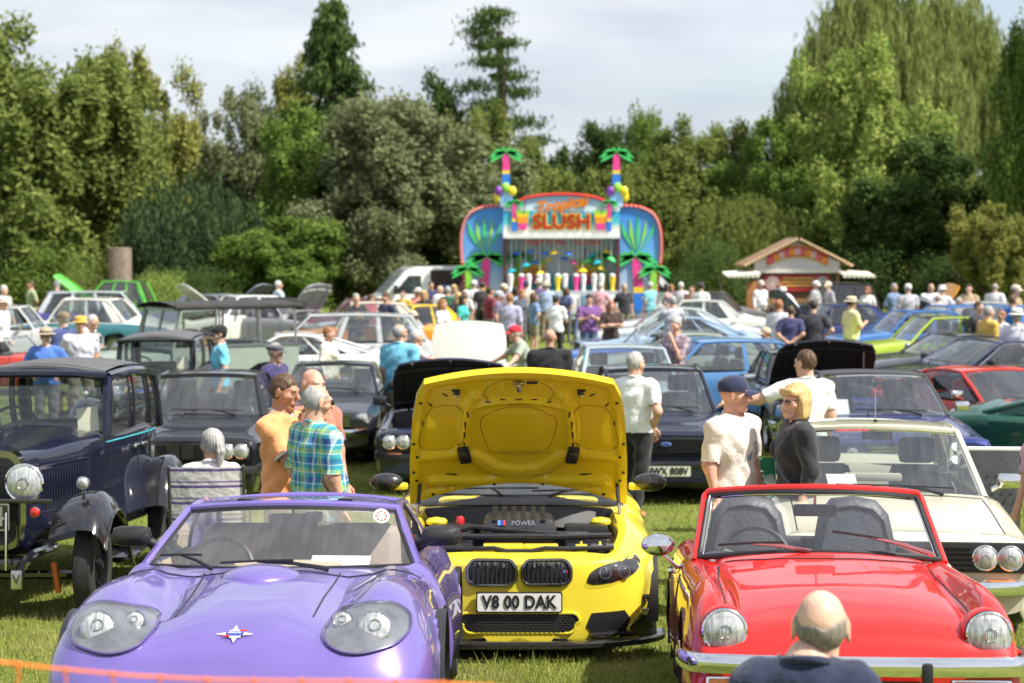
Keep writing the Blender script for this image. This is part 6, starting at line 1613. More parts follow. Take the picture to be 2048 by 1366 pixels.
    if bag:
        st = [up((-.11, .13, 1.40)), up((-.08, .02, 1.50)), up((-.02, -.13, 1.36)), up((.10, -.16, 1.15)), up((.2, -.05, .98))]
        MB().tube([Vector(p)*k for p in hermite(np.array(st), 4)], .010, 6, flat=.4).build('strap', cloth((.06, .08, .14)), root)
    return root
WHITE = (.78, .78, .77); NAVY = (.03, .038, .085); KHAKI = (.26, .22, .15); DENIM = (.09, .13, .22); BLK = (.02, .02, .022)
def plaid(name, c, base, bars, sc=16., axis='xz'):
    "woven check: stripes in two directions"
    if name in MATS: return MATS[name]
    m = bpy.data.materials.new(name); m.use_nodes = True; n = m.node_tree.nodes; lk = m.node_tree.links.new; b = n['Principled BSDF']; b.inputs['Roughness'].default_value = .9
    t = n.new('ShaderNodeTexCoord'); prev = None
    rm = n.new('ShaderNodeValToRGB'); rm.color_ramp.interpolation = 'CONSTANT'
    def stripe(ax, cols, sc_):
        w_ = n.new('ShaderNodeSeparateXYZ'); lk(t.outputs['Object'], w_.inputs[0])
        mu = n.new('ShaderNodeMath'); mu.operation = 'MULTIPLY'; mu.inputs[1].default_value = sc_; lk(w_.outputs[ax], mu.inputs[0])
        fr = n.new('ShaderNodeMath'); fr.operation = 'FRACT'; lk(mu.outputs[0], fr.inputs[0])
        r = n.new('ShaderNodeValToRGB'); r.color_ramp.interpolation = 'CONSTANT'
        for i, (p, c_) in enumerate(cols):
            e = r.color_ramp.elements[i] if i < 2 else r.color_ramp.elements.new(p)
            e.position = p; e.color = c_+(1,)
        lk(fr.outputs[0], r.inputs[0]); return r.outputs[0]
    a = stripe(2, base, sc); c2 = stripe(0, bars, sc) if bars else None
    if c2 is not None:
        mx = n.new('ShaderNodeMixRGB'); mx.inputs[0].default_value = .5; lk(a, mx.inputs[1]); lk(c2, mx.inputs[2]); a = mx.outputs[0]
    lk(a, b.inputs['Base Color']); MATS[name] = m
    z = n.new('ShaderNodeTexNoise'); z.inputs['Scale'].default_value = 13; bp = n.new('ShaderNodeBump'); bp.inputs['Strength'].default_value = .5; bp.inputs['Distance'].default_value = .02
    lk(t.outputs['Object'], z.inputs['Vector']); lk(z.outputs['Fac'], bp.inputs['Height']); lk(bp.outputs[0], b.inputs['Normal'])
    return m
PLAID = plaid('plaid_teal', None, [(0, (.03, .10, .30)), (.22, (.05, .40, .42)), (.42, (.75, .80, .72)), (.48, (.30, .50, .10)), (.66, (.02, .28, .34)), (.86, (.62, .72, .72)), (.92, (.05, .16, .38))],
              [(0, (.04, .12, .34)), (.25, (.10, .45, .45)), (.45, (.70, .78, .70)), (.52, (.34, .52, .10)), (.72, (.03, .30, .36)), (.9, (.7, .78, .75))], 7.5)
P = person
d180 = math.pi
# foreground
P('bald man with grey stubble in a navy T-shirt crouching before the red roadster', .885, 5.35, d180+R(-8), (.022, .03, .065), DENIM, 'fringe', 'stubble', ('lap', 'lap'), neck=1.12, ntop=1.50, hoff=(-.045, -.05, -.06), stance='kneel', height=1.70, build=.92, skinc=(.62, .40, .29), res=.016, hero=True, head=(R(-4), R(-4)), hem=.85, sleeve=.8)
# the trio behind the purple car
P('man in a peach polo shirt with short brown hair, arms folded up', -1.62, 12.75, R(62), (.78, .34, .14), KHAKI, 'short', 'brown', ('chin', 'chin'), collar=(.6, .6, .62), height=1.745, build=1.06, belly=.5, skinc=(.46, .23, .14), res=.016, hero=True, head=(R(5), R(8)), sleeve=.72, hem=.88)
P('bald man half hidden between the peach polo and plaid shirt men', -1.50, 13.5, R(40), (.45, .18, .12), KHAKI, None, 'grey', ('relaxed', 'relaxed'), height=1.77, skinc=(.62, .32, .22), res=.02, hero=True)
P('grey haired man in a blue and green plaid short sleeved shirt', -1.33, 12.2, R(128), (.1, .3, .3), (.06, .06, .08), 'thin', 'grey', ('relaxed', 'relaxed'), height=1.69, build=1.15, belly=1.0, skinc=(.57, .33, .22), res=.016, hero=True, head=(R(-6), R(6)), shirtm=PLAID, hem=.84, sleeve=.95, glasses=True)
P('white haired woman with a ponytail sitting in the striped chair', -2.42, 14.4, R(-174), WHITE, DENIM, 'ponytail', 'silver', ('lap', 'lap'), stance='sit', fem=True, height=1.68, build=1.05, res=.018, hero=True, head=(R(38), 0))
# the talking pair behind the red roadster
TEE = (.66, .60, .52)
capman = P('slim man in a navy cap and cream T-shirt facing the blonde woman', 1.60, 12.9, R(44), TEE, DENIM, None, 'grey', ('relaxed', 'relaxed'), hat='cap', hatc=(.025, .03, .07), height=1.72, build=1.10, skinc=(.60, .33, .24), res=.016, hero=True, head=(R(30), R(-2)), sleeve=.92, hem=.86)
sh_o = [c for c in capman.children if c.name.startswith('shirt')][0]
bv = BVHTree.FromPolygons([v.co[:] for v in sh_o.data.vertices], [p.vertices[:] for p in sh_o.data.polygons])
def tee_print(pts, c):
    m = MB(); vs = []
    for x, z in pts:
        h = bv.ray_cast(Vector((x, -1, z)), Vector((0, 1, 0)))
        vs.append(tuple(h[0]+Vector((0, -.006, 0))) if h[0] else (x, -.14, z))
    m.add(vs, [tuple(range(len(pts)))]); m.build('shirt_print', mat('tee_print_%d' % int(c[2]*100), c, rough=.9), sh_o, smooth=False)
tee_print([(-.02, 1.15), (.03, 1.15), (.02, 1.23)], (.20, .26, .36)); tee_print([(-.05, 1.15), (-.025, 1.15), (-.03, 1.20)], (.36, .40, .46))
for q in range(3): tee_print([(.045, 1.19+.035*q), (.10, 1.20+.035*q), (.10, 1.215+.035*q), (.045, 1.205+.035*q)], (.30, .33, .40))
P('blonde woman with a bob and sunglasses in a black top', 2.02, 12.75, R(-80), (.022, .022, .026), (.30, .38, .52), 'bob', 'blonde', ('relaxed', 'relaxed'), fem=True, height=1.68, build=1.08, skinc=(.64, .38, .28), res=.016, hero=True, head=(R(22), R(4)), glasses=True, sleeve=1.7, hem=.86, bag=True)
P('white haired man in a white T-shirt and black trousers by the NWX 808V car', 1.30, 18.9, R(150), WHITE, BLK, 'short', 'silver', ('pocket', 'pocket'), height=1.72, build=1.08, belly=.7, skinc=(.60, .34, .24), res=.018, hero=True, shoes=(.42, .19, .06), hem=.92, stride=.5, head=(R(-18), 0))
P('cropped haired man in a white T-shirt with his arm stretched out by the blue coupe', 2.84, 17.4, R(-168), WHITE, (.2, .2, .22), 'short', 'brown', ('relaxed', 'side'), height=1.80, build=1.12, skinc=(.60, .35, .25), res=.018, hero=True, head=(R(30), 0), hem=.88)
P('person in a pink shirt standing beside the grey studded board', 3.87, 13.0, R(-60), (.62, .40, .48), DENIM, 'short', 'brown', ('relaxed', 'relaxed'), height=1.5, res=.022)
# middle distance
P('young man in a dark cap and turquoise polo beside the field car', wx(438, 26), 26, R(-70), (.16, .52, .70), KHAKI, 'short', 'dark', hat='cap', hatc=BLK, height=1.74, res=.022, glasses=True)
P('man in a grey flat cap and navy jumper behind the dark grey saloon', wx(550, 22.5), 22.5, R(60), (.05, .045, .13), BLK, 'short', 'grey', hat='flatcap', hatc=(.10, .10, .11), height=1.66, res=.022, sleeve=1.9)
P('large balding man in a bright sky blue shirt by the raised black bonnet', wx(800, 25.6), 25.6, R(155), (.17, .50, .66), KHAKI, 'thin', 'grey', height=1.78, build=1.2, belly=.8, res=.022, sleeve=.95, glasses=True, head=(R(-35), R(-8)), hem=.82)
P('older man in a pale shirt peering past the sky blue shirt', wx(833, 27.4), 27.4, R(100), (.62, .50, .52), KHAKI, 'short', 'white', ('reach', 'reach'), height=1.62, res=.024)
P('man in a charcoal jacket and patterned tee with hands clasped', wx(712, 42), 42, R(20), (.04, .04, .042), (.17, .15, .09), 'short', 'grey', ('phone', 'phone'), height=1.80, sleeve=1.9, hem=.8, res=.026)
P('young man in a navy tee and khaki shorts looking down', wx(772, 42.5), 42.5, R(-45), NAVY, KHAKI, 'short', 'brown', ('behind', 'behind'), height=1.82, shorts=True, head=(0, R(18)), res=.026)
P('woman in an ivory jacket near the white coupe tail', wx(657, 29), 29, R(70), (.72, .68, .58), KHAKI, 'short', 'ginger', fem=True, height=1.60, sleeve=1.9, res=.026)
P('long haired woman in a white tee with dark rucksack straps', wx(885, 41), 41, R(60), (.68, .68, .70), BLK, 'long', 'ginger', ('phone', 'phone'), fem=True, height=1.70, bag=True, res=.026)
P('blonde woman in a dark cardigan in the slush queue', wx(848, 48), 48, R(5), (.03, .03, .032), KHAKI, 'bob', 'blonde', ('hips', 'relaxed'), fem=True, height=1.72, sleeve=1.9, res=.028)
P('child in a cream sun hat and lilac top', wx(826, 40), 40, R(15), (.42, .44, .62), DENIM, 'long', 'brown', hat='sun', hatc=(.74, .68, .48), fem=True, height=1.45, res=.028)
P('dark haired woman in a teal top', wx(926, 45), 45, R(70), (.05, .42, .38), BLK, 'bob', 'dark', fem=True, height=1.68, res=.028)
P('man in a dark printed tee walking by the slush stall', wx(965, 54), 54, d180+R(-15), (.06, .058, .055), BLK, 'short', 'dark', height=1.84, stride=.6, res=.028)
P('man in a lavender shirt with his back turned', wx(1020, 42), 42, R(165), (.42, .40, .55), BLK, 'short', 'ginger', ('relaxed', 'phone'), height=1.80, build=1.1, sleeve=1.85, res=.028)
P('man in a grey cap and dark mauve tee', wx(998, 46), 46, R(80), (.16, .14, .22), BLK, 'short', 'dark', hat='cap', hatc=(.42, .44, .5), height=1.75, res=.028)
P('man in a straw hat and pale blue shirt at the counter', wx(1093, 55), 55, d180, (.35, .44, .62), KHAKI, 'short', 'grey', ('phone', 'phone'), hat='panama', hatc=(.72, .66, .48), height=1.80, sleeve=1.8, res=.028)
P('man in a pale hat and purple shirt at the counter', wx(1078, 57), 57, d180+R(10), (.14, .09, .20), KHAKI, 'short', 'grey', hat='panama', hatc=(.70, .64, .50), height=1.84, sleeve=1.8, res=.028)
P('dark haired man in a plain white tee seen from behind near the stall', wx(1112, 43), 43, R(160), WHITE, BLK, 'short', 'dark', ('phone', 'phone'), height=1.74, res=.028)
P('man in a purple striped polo looking at his phone', wx(1178, 43), 43, R(10), (.2, .08, .25), DENIM, 'short', 'dark', ('phone', 'phone'), height=1.76, build=1.15, res=.026, head=(0, R(20)), shirtm=plaid('stripe_purple', None, [(0, (.26, .12, .32)), (.55, (.10, .04, .14))], None, 14.))
P('curly haired woman in a dark brown top with folded arms', wx(1222, 41), 41, R(15), (.06, .035, .03), BLK, 'long', 'ginger', ('crossed', 'crossed'), fem=True, height=1.66, build=1.12, res=.026)
P('man in a red cap and sage shirt bending forward', wx(1056, 29), 29, R(-75), (.33, .37, .29), KHAKI, 'short', 'white', ('reach', 'reach'), hat='cap', hatc=(.55, .03, .05), height=1.66, lean=.35, res=.024)
P('bald man in a black tee behind the yellow bonnet', wx(1100, 24.5), 24.5, d180, BLK, BLK, None, 'grey', height=1.76, build=1.25, belly=.6, skinc=(.52, .29, .19), res=.022, sleeve=.85)
P('grey haired man in a checked shirt with hand on chin', wx(1352, 28.2), 28.2, R(-35), (.3, .2, .22), KHAKI, 'short', 'grey', ('relaxed', 'chin'), height=1.78, res=.024, sleeve=.95, head=(0, R(10)), shirtm=plaid('check_mauve', None, [(0, (.24, .16, .20)), (.5, (.42, .36, .38)), (.62, (.10, .08, .12))], [(0, (.30, .20, .24)), (.6, (.5, .44, .45))], 12.))
P('man shading his eyes behind the checked shirt man', wx(1345, 40), 40, d180, (.5, .5, .52), KHAKI, 'short', 'grey', ('up', 'up'), height=1.8, res=.03)
for i, (lab, px, d, rz, sh_, hr_, hc2, ht_, hcol, hgt) in enumerate((
    ('man in a white shirt with a cross strap by the food hut', 1522, 57, R(30), WHITE, 'short', 'grey', 'cap', (.6, .55, .45), 1.80),
    ('woman in a salmon top by the food hut', 1560, 57, R(60), (.68, .26, .22), 'bob', 'ginger', None, None, 1.7),
    ('man in a white shirt and white hat bending by the food hut', 1590, 56, R(-100), WHITE, 'short', 'white', 'bucket', (.75, .73, .66), 1.74),
    ('man in a grey tee and white cap under the awning', 1632, 57, R(60), (.34, .35, .36), 'short', 'grey', 'cap', (.72, .72, .70), 1.78),
    ('person in a lilac shirt and cream cap under the awning', 1656, 57, R(-60), (.40, .38, .44), 'short', 'brown', 'cap', (.70, .60, .45), 1.76),
    ('fair haired man in a white tee behind the raised black bonnet', 1558, 38, R(150), (.66, .67, .70), 'short', 'ginger', None, None, 1.78),
    ('cropped man in a navy tee behind the raised black bonnet', 1582, 37, R(165), (.06, .06, .15), 'short', 'brown', None, None, 1.68),
    ('dark haired man in a charcoal pinstripe shirt', 1627, 37, R(170), (.045, .045, .055), 'short', 'dark', None, None, 1.80),
    ('child in a beige cap and cream top by the silver coupe', 1532, 32, R(-70), (.62, .54, .42), 'short', 'brown', 'cap', (.55, .42, .28), 1.45),
    ('man in a pale yellow tee and straw hat by the mid blue saloon', 1703, 39, R(110), (.74, .68, .34), 'short', 'dark', 'panama', (.66, .60, .40), 1.80),
    ('man in a grey tee and white cap facing the orange bonnet', 1816, 50, d180, (.46, .46, .50), 'short', 'grey', 'cap', (.72, .70, .66), 1.84),
    ('bald man in a short sleeved white shirt by the shrubs', 1862, 52, R(5), (.66, .66, .70), None, 'grey', None, None, 1.82),
    ('man in a white bucket hat and pale shirt', 1884, 50, R(170), (.56, .56, .60), 'short', 'grey', 'bucket', (.74, .73, .70), 1.80),
    ('stooping man in a light grey shirt before the bucket hat man', 1880, 47.5, d180, (.44, .43, .44), 'fringe', 'grey', None, None, 1.66),
    ('white haired person behind the mauve car', 1918, 49, R(40), (.5, .4, .42), 'short', 'white', None, None, 1.5),
    ('stout man in an ochre polo shirt', 1978, 34.5, R(110), (.62, .40, .08), 'short', 'grey', None, None, 1.76),
    ('dark haired person behind the ochre polo man', 1958, 38, R(40), (.05, .05, .06), 'short', 'brown', None, None, 1.74),
    ('small woman in a white top next to the ochre polo man', 2004, 36.5, R(-60), (.7, .68, .66), 'short', 'ginger', None, None, 1.6),
    ('man in a cobalt blue polo near the ochre polo man', 2026, 39, R(120), (.02, .16, .52), 'short', 'brown', None, None, 1.85),
    ('man in a beige cap behind the cobalt polo', 2032, 46, R(60), (.30, .24, .14), 'short', 'brown', 'cap', (.6, .52, .4), 1.90),
    ('man in a white trilby and white shirt with a camera strap', 2034, 31.5, R(160), (.68, .68, .74), 'short', 'grey', 'panama', (.78, .76, .72), 1.80),
    ('man in a blue polo, floppy tan hat and sunglasses behind the navy vintage saloon', 90, 27, R(5), (.08, .18, .55), 'short', 'brown', 'sun', (.42, .32, .22), 1.66),
    ('man in a navy blazer and brown cap beside the hatted men', 126, 31, R(-120), (.05, .07, .18), 'short', 'grey', 'cap', (.22, .15, .09), 1.76),
    ('man in an orange hat and lilac shirt', 160, 29.5, R(20), (.55, .54, .64), 'short', 'brown', 'bucket', (.66, .36, .06), 1.74),
    ('white haired man in a white shirt bending over', 148, 33, R(70), (.72, .72, .72), 'short', 'white', None, None, 1.78),
    ('man in a cream sun hat by the silver rounded saloon', 4, 38, R(80), (.66, .66, .68), 'short', 'grey', 'sun', (.66, .62, .54), 1.82),
    ('man in a sage green tee by the lime bonnet', 62, 56, R(-60), (.34, .40, .22), 'short', 'brown', None, None, 1.82),
    ('man in a slate shirt leaning by the lime bonnet', 114, 55, d180, (.14, .17, .24), 'short', 'grey', 'cap', (.2, .18, .2), 1.82),
    ('grey haired man by the pale blue raised bonnet', 8, 48, R(60), (.42, .40, .38), 'short', 'white', None, None, 1.86),
    ('white haired man in a pale blue shirt looking under a bonnet', 557, 54, R(120), (.50, .62, .68), 'short', 'white', None, None, 1.86),
    ('man in a dark top standing in the van doorway', 862, 58.2, R(20), (.05, .05, .12), 'short', 'brown', None, None, 1.75),
    ('man in a white shirt beside the van', 880, 53, R(60), (.66, .63, .66), 'fringe', 'grey', None, None, 1.74),
    ('blonde woman in grey by the van rear', 908, 55, R(10), (.30, .31, .32), 'bob', 'blonde', None, None, 1.72),
    ('white haired woman in a pale top by the van', 932, 51, R(-40), (.6, .58, .56), 'bob', 'white', None, None, 1.66),
    ('man in a white tee and white cap by the stall wing', 948, 56, d180, (.62, .64, .66), 'short', 'grey', 'cap', (.72, .7, .68), 1.82),
    ('man in a cream cap and olive tee by the stall', 1008, 53, R(60), (.2, .16, .18), 'short', 'brown', 'cap', (.66, .58, .44), 1.78),
    ('red haired woman in a dark top by the stall counter', 1042, 50, R(40), (.08, .09, .12), 'bob', 'ginger', None, None, 1.70),
    ('woman in a denim top in the slush queue', 1068, 48, R(120), (.16, .26, .42), 'long', 'brown', None, None, 1.66),
    ('man in a white shirt by the white van cab', 1362, 56, R(150), (.66, .62, .64), 'short', 'white', None, None, 1.78),
    ('person in a rust top beyond the silver saloon', 1384, 55, R(-40), (.34, .2, .14), 'short', 'brown', None, None, 1.7),
    ('man in a dark cap and white shirt by the white van cab', 1402, 54, R(170), (.62, .64, .62), 'short', 'dark', 'cap', (.05, .05, .05), 1.80),
    ('woman in pink by the white van cab', 1342, 58, R(20), (.6, .4, .42), 'bob', 'ginger', None, None, 1.66),
    ('woman in a red floral top near the jacketed man', 742, 47, R(40), (.5, .08, .10), 'bob', 'brown', None, None, 1.64),
    ('teenager in a mustard hoodie by the van bonnet', 806, 52, R(-30), (.62, .42, .06), 'short', 'brown', None, None, 1.62),
    ('woman in a white sun hat and coral dress', 836, 53, R(10), (.72, .25, .2), 'bob', 'blonde', 'sun', (.74, .72, .66), 1.66),
    ('man in a bottle green polo in the slush queue', 896, 50, R(160), (.03, .14, .08), 'short', 'grey', None, None, 1.78),
    ('woman in a black vest top with fair hair', 916, 48, R(-160), (.03, .03, .03), 'long', 'blonde', None, None, 1.68),
    ('man in a maroon tee beside the lavender shirt', 980, 50, R(120), (.22, .03, .05), 'short', 'dark', None, None, 1.76),
    ('boy in a bright green tee by the stall wing', 975, 57, R(30), (.08, .45, .10), 'short', 'brown', None, None, 1.5),
    ('woman in a sky blue blouse reading the stall menu', 1030, 55, d180, (.35, .55, .70), 'long', 'dark', None, None, 1.66),
    ('man in a beige shirt and navy cap by the counter', 1052, 56, R(170), (.58, .50, .38), 'short', 'brown', 'cap', (.03, .04, .10), 1.80),
    ('woman in a navy striped dress by the counter', 1132, 54, R(150), (.10, .12, .25), 'bob', 'brown', None, None, 1.66),
    ('man in a rose pink polo by the stall counter', 1200, 55, R(170), (.66, .34, .38), 'thin', 'grey', None, None, 1.78),
    ('man in a black fleece in front of the stall', 1248, 54, R(20), (.03, .03, .04), 'short', 'grey', None, None, 1.78),
    ('man in an aqua shirt beyond the silver saloon', 1300, 57, R(-140), (.2, .5, .55), 'short', 'white', None, None, 1.76),
    ('woman in a white blouse by the food hut shrubs', 1735, 55, R(-30), (.7, .69, .68), 'bob', 'ginger', None, None, 1.66),
    ('man in a denim shirt near the orange bonnet', 1788, 53, R(40), (.18, .26, .40), 'short', 'grey', None, None, 1.8),
    ('man in a tan jacket near the mauve car', 1938, 51, R(-20), (.40, .30, .18), 'short', 'dark', None, None, 1.82),
    ('man in a white polo beyond the near black car', 1990, 53, R(150), (.7, .7, .7), 'thin', 'grey', None, None, 1.8),
  )):
    ar = [('relaxed', 'relaxed'), ('pocket', 'relaxed'), ('behind', 'behind'), ('phone', 'relaxed'), ('hips', 'relaxed')][(i*7) % 5]
    fem_ = 'woman' in lab
    if 'blue polo, floppy' in lab: ar = ('hips', 'hips')
    P(lab, wx(px, d), d, rz, sh_, [BLK, KHAKI, DENIM, (.10, .10, .11), (.18, .16, .13)][(i*3) % 5], hr_, hc2, ar, hat=ht_, hatc=hcol or WHITE, height=hgt, fem=fem_, build=1.0+.06*((i*5) % 4)*(0 if fem_ else 1), belly=.5 if i % 3 == 0 and not fem_ else 0,
      res=.024 if d < 36 else .030, sleeve=.85 if i % 4 else 1.8, lean=.6 if 'bending' in lab else (.3 if 'stooping' in lab else 0), glasses='sunglasses' in lab, bag='strap' in lab, shorts=(i % 5 == 2), skinc=[(.58, .34, .24), (.62, .40, .30), (.50, .29, .19)][i % 3])
# ------------------------------------------------------------------ slush stall, food hut, vans, field car, small things
def rampmat(name, stops, axis=2, lo=0., hi=1.):
    m = bpy.data.materials.new(name); m.use_nodes = True; n = m.node_tree.nodes; lk = m.node_tree.links.new; b = n['Principled BSDF']; b.inputs['Roughness'].default_value = .35
    t = n.new('ShaderNodeTexCoord'); s = n.new('ShaderNodeSeparateXYZ'); lk(t.outputs['Object'], s.inputs[0])
    mr = n.new('ShaderNodeMapRange'); mr.inputs[1].default_value = lo; mr.inputs[2].default_value = hi; lk(s.outputs[axis], mr.inputs[0])
    z = n.new('ShaderNodeTexNoise'); z.inputs['Scale'].default_value = 2.2; lk(t.outputs['Object'], z.inputs['Vector'])
    ad = n.new('ShaderNodeMath'); ad.operation = 'MULTIPLY_ADD'; ad.inputs[1].default_value = .10; lk(z.outputs['Fac'], ad.inputs[0]); lk(mr.outputs[0], ad.inputs[2])
    r = n.new('ShaderNodeValToRGB'); el = r.color_ramp.elements
    for i, (p, c) in enumerate(stops):
        e = el[i] if i < 2 else el.new(p); e.position = p; e.color = c+(1,)
    lk(ad.outputs[0], r.inputs[0]); lk(r.outputs[0], b.inputs['Base Color']); MATS[name] = m
    return m
def flat(name, c, r=.4): return mat('print_'+name, c, rough=r, var=.08)
PINK, YEL, BLU, GRN, ORG, REDP, TEAL, PURP, LIME, WHT = (flat('pink', (.80, .06, .30)), flat('yellow', (.85, .62, .03)), flat('blue', (.03, .20, .70)), flat('green', (.07, .62, .15)), flat('orange', (.85, .30, .02)),
    flat('red', (.66, .04, .03)), flat('teal', (.02, .40, .50)), flat('purple', (.22, .05, .35)), flat('lime', (.28, .66, .06)), flat('white', (.78, .78, .76)))
def palm(root, x, z0, z1, y, lean=0., s=1., cols=None, th=.05):
    h = z1-z0; m = MB()
    cols = cols or (2, 1, 0)
    n = 9
    for i in range(n):
        t0, t1 = i/n, (i+1)/n; w0, w1 = .13*s*(1.15-.35*t0), .13*s*(1.15-.35*t1)
        xa, xb = x+lean*t0**1.5, x+lean*t1**1.5; mi = cols[0] if t0 < .30 else (cols[1] if t0 < .42 else cols[2])
        m.prism([(xa-w0, z0+h*t0), (xa+w0, z0+h*t0), (xb+w1, z0+h*t1), (xb-w1, z0+h*t1)], y, y+th, mi)
    o = m.build('palm_trunk', [PINK, YEL, BLU, LIME], root, smooth=False)
    tx, tz = x+lean, z1
    for a in (8, 40, 75, 105, 140, 172, -20, 200):
        a = R(a); L_ = .62*s; pts = []
        for t in (0, .3, .65, 1.0): pts.append((tx+math.cos(a)*L_*t, tz+math.sin(a)*L_*.55*t-.22*s*t*t+.09*s*math.sin(math.pi*t)))
        for t in (.65, .3): pts.append((tx+math.cos(a)*L_*t, tz+math.sin(a)*L_*.55*t-.22*s*t*t-.10*s*math.sin(math.pi*t)))
        MB().prism(pts[::-1], y-.02, y+th-.02, 0).build('palm_frond', GRN, o, smooth=False)
def cocktail(root, x, z, y, s=1., th=.05):
    m = MB(); prev = None
    for i, mi in enumerate((0, 0, 1, 1, 2, 3)):
        w0, w1 = (.13+.018*i)*s, (.13+.018*(i+1))*s; z0, z1 = z+.11*s*i, z+.11*s*(i+1)
        m.prism([(x-w0, z0), (x+w0, z0), (x+w1, z1), (x-w1, z1)], y, y+th, mi)
    o = m.build('cocktail_glass', [PINK, ORG, YEL, LIME], root, smooth=False)
    MB().tube([(x+.04*s, y, z+.6*s), (x+.10*s, y, z+1.0*s)], .02*s, 6).build('straw', PURP, o)
def stall():
    d = 60.; root = empty('slush_stall', (wx(1122, d), d, gz(d)), 0, 0, 'bright tropical slush stall with palm towers and painted wings', 'stall')
    skyp = rampmat('wing_print', [(0, (.03, .25, .60)), (.14, (.02, .40, .62)), (.17, (.62, .68, .72)), (.36, (.55, .70, .84)), (.60, (.16, .42, .80)), (1.0, (.06, .28, .72))], 2, .3, 4.2)
    sgn = rampmat('sign_print', [(0, (.80, .78, .66)), (.22, (.78, .76, .66)), (.36, (.10, .55, .62)), (.62, (.02, .36, .62)), (.66, (.70, .78, .82)), (.9, (.30, .55, .80))], 2, 3.28, 4.6)
    for sx in (-1, 1):
        ol = [(1.86, .45), (3.0, .45), (3.1, .9), (3.2, 1.6), (3.3, 2.4), (3.33, 3.0), (3.27, 3.55), (3.05, 3.98), (2.62, 4.2), (1.86, 4.25)]
        ol = [(sx*a, b) for a, b in ol]
        if sx < 0: ol = ol[::-1]
        o = MB().prism(ol, .0, .12, 0).build('wing_panel', skyp, root, smooth=False)
        edge = [p for p in (ol if sx > 0 else ol[::-1])][1:]
        P_ = hermite(np.array([(a, -.03, b) for a, b in edge]), 5)
        MB().tube([tuple(q) for q in P_], .055, 6).build('red_border', REDP, o)
        bl = MB()
        for q in P_[::1]: bl.ball(tuple(q+np.array([0, -.05, 0])), .03, 6)
        bl.build('border_bulb', WHT, o)['kind'] = 'stuff'
        palm(root, sx*2.62, .75, 2.55, -.08, sx*-.15, 1.25); palm(root, sx*3.0, .5, 2.15, -.16, sx*.10, .95, (1, 1, 3))
        # painted fan of pale fronds
        for a in range(-2, 3): MB().prism([(sx*2.55+.06*a, 2.75), (sx*2.55+.22*a+.06, 3.35), (sx*2.55+.28*a, 3.95-.12*abs(a)), (sx*2.55+.22*a-.06, 3.3)], -.03, .0, 0).build('painted_leaf', (LIME if a % 2 else GRN), root, smooth=False)
        # towers
        MB().box((sx*1.83, .0, 4.45), (.42, .5, .50), 0, bev=.02).build('tower_block', sgn, root)
        palm(root, sx*1.83, 4.95, 6.0, -.15, 0, .95, (2, 1, 0), .2)
        for k, (dx, mm) in enumerate(((-.22, PURP), (.0, LIME), (.22, YEL))): MB().ball((sx*1.85+dx, -.25, 4.85-.12*abs(k-1)), (.15, .12, .17), 10).build('fruit', mm, root)
        MB().ball((sx*2.12, -.2, 4.55), (.12, .1, .22), 10).build('fruit', YEL, root)
        palm(root, sx*1.56, 3.40, 4.35, -.62, 0, .55); cocktail(root, sx*1.28, 3.45, -.64, .95)
        MB().box((sx*1.88, -.25, 1.9), (.10, .35, 2.9), 0).build('post', flat('post', (.12, .03, .04)), root)
    arch = [(-1.92, 3.28), (1.92, 3.28), (1.92, 4.3)]+[(1.5*math.cos(a), 4.28+.34*math.sin(a)) for a in np.linspace(R(8), R(172), 13)]+[(-1.92, 4.3)]
    o = MB().prism(arch, -.55, -.35, 0).build('sign_board', sgn, root, smooth=False)
    MB().tube([(p[0], -.58, p[1]) for p in arch[3:-1]], .05, 6).build('red_border', REDP, o)
    MB().box((0, -.5, 3.22), (3.85, .4, .10), 0).build('sign_edge', WHT, root)
    text('SLUSH', .66, flat('deepyel', (.80, .50, .01)), root, (0, -.585, 3.70), bold=.05, depth=.01); text('SLUSH', .66, flat('deepred', (.45, .008, .006)), root, (0, -.62, 3.70), bold=.012, depth=.01)
    text('Tropical', .50, flat('deeporg', (.72, .20, .005)), root, (-.02, -.60, 4.28), (R(90), R(-9), 0), bold=.022, shear=.35, depth=.01)
    # serving space
    back = rampmat('back_print', [(0, (.05, .45, .60)), (.35, (.12, .58, .70)), (.42, (.72, .78, .80)), (1.0, (.62, .74, .84))], 2, 1.3, 3.2)
    MB().box((0, 1.5, 2.2), (3.7, .08, 2.6), 0).build('back_wall', back, root)
    MB().box((0, .6, 3.20), (3.8, 2.0, .10), 0).build('canopy', flat('canopy', (.45, .66, .70)), root)
    for sx in (-1, 1): MB().box((sx*1.86, .8, 2.0), (.06, 1.5, 2.8), 0).build('side_wall', flat('inner', (.42, .60, .70)), root); cocktail(root, sx*.75, 1.62, 1.35, 1.25); cocktail(root, sx*1.05, 1.62, 1.38, 1.0); palm(root, sx*1.5, 1.35, 2.6, 1.3, sx*-.12, .8, (1, 1, 3))
    for i, ch in enumerate('TROPICAL SLUSH'):
        if ch != ' ': text(ch, .26, REDP, root, (-1.2+.185*i, -.30, 3.06-.035*(abs(i-6.5)/6.5)**2), bold=.008, depth=.01)
    MB().box((0, -.55, .98), (3.75, .75, .92), 0).build('counter', flat('counter', (.50, .54, .58)), root)
    for i in range(6): MB().box((-1.55+.62*i, -.945, 1.0), (.50, .03, .62), 0, bev=.01).build('counter_panel', (flat('panelb', (.16, .34, .55)) if i % 2 == 0 else WHT), root)
    rg = random.Random(3)
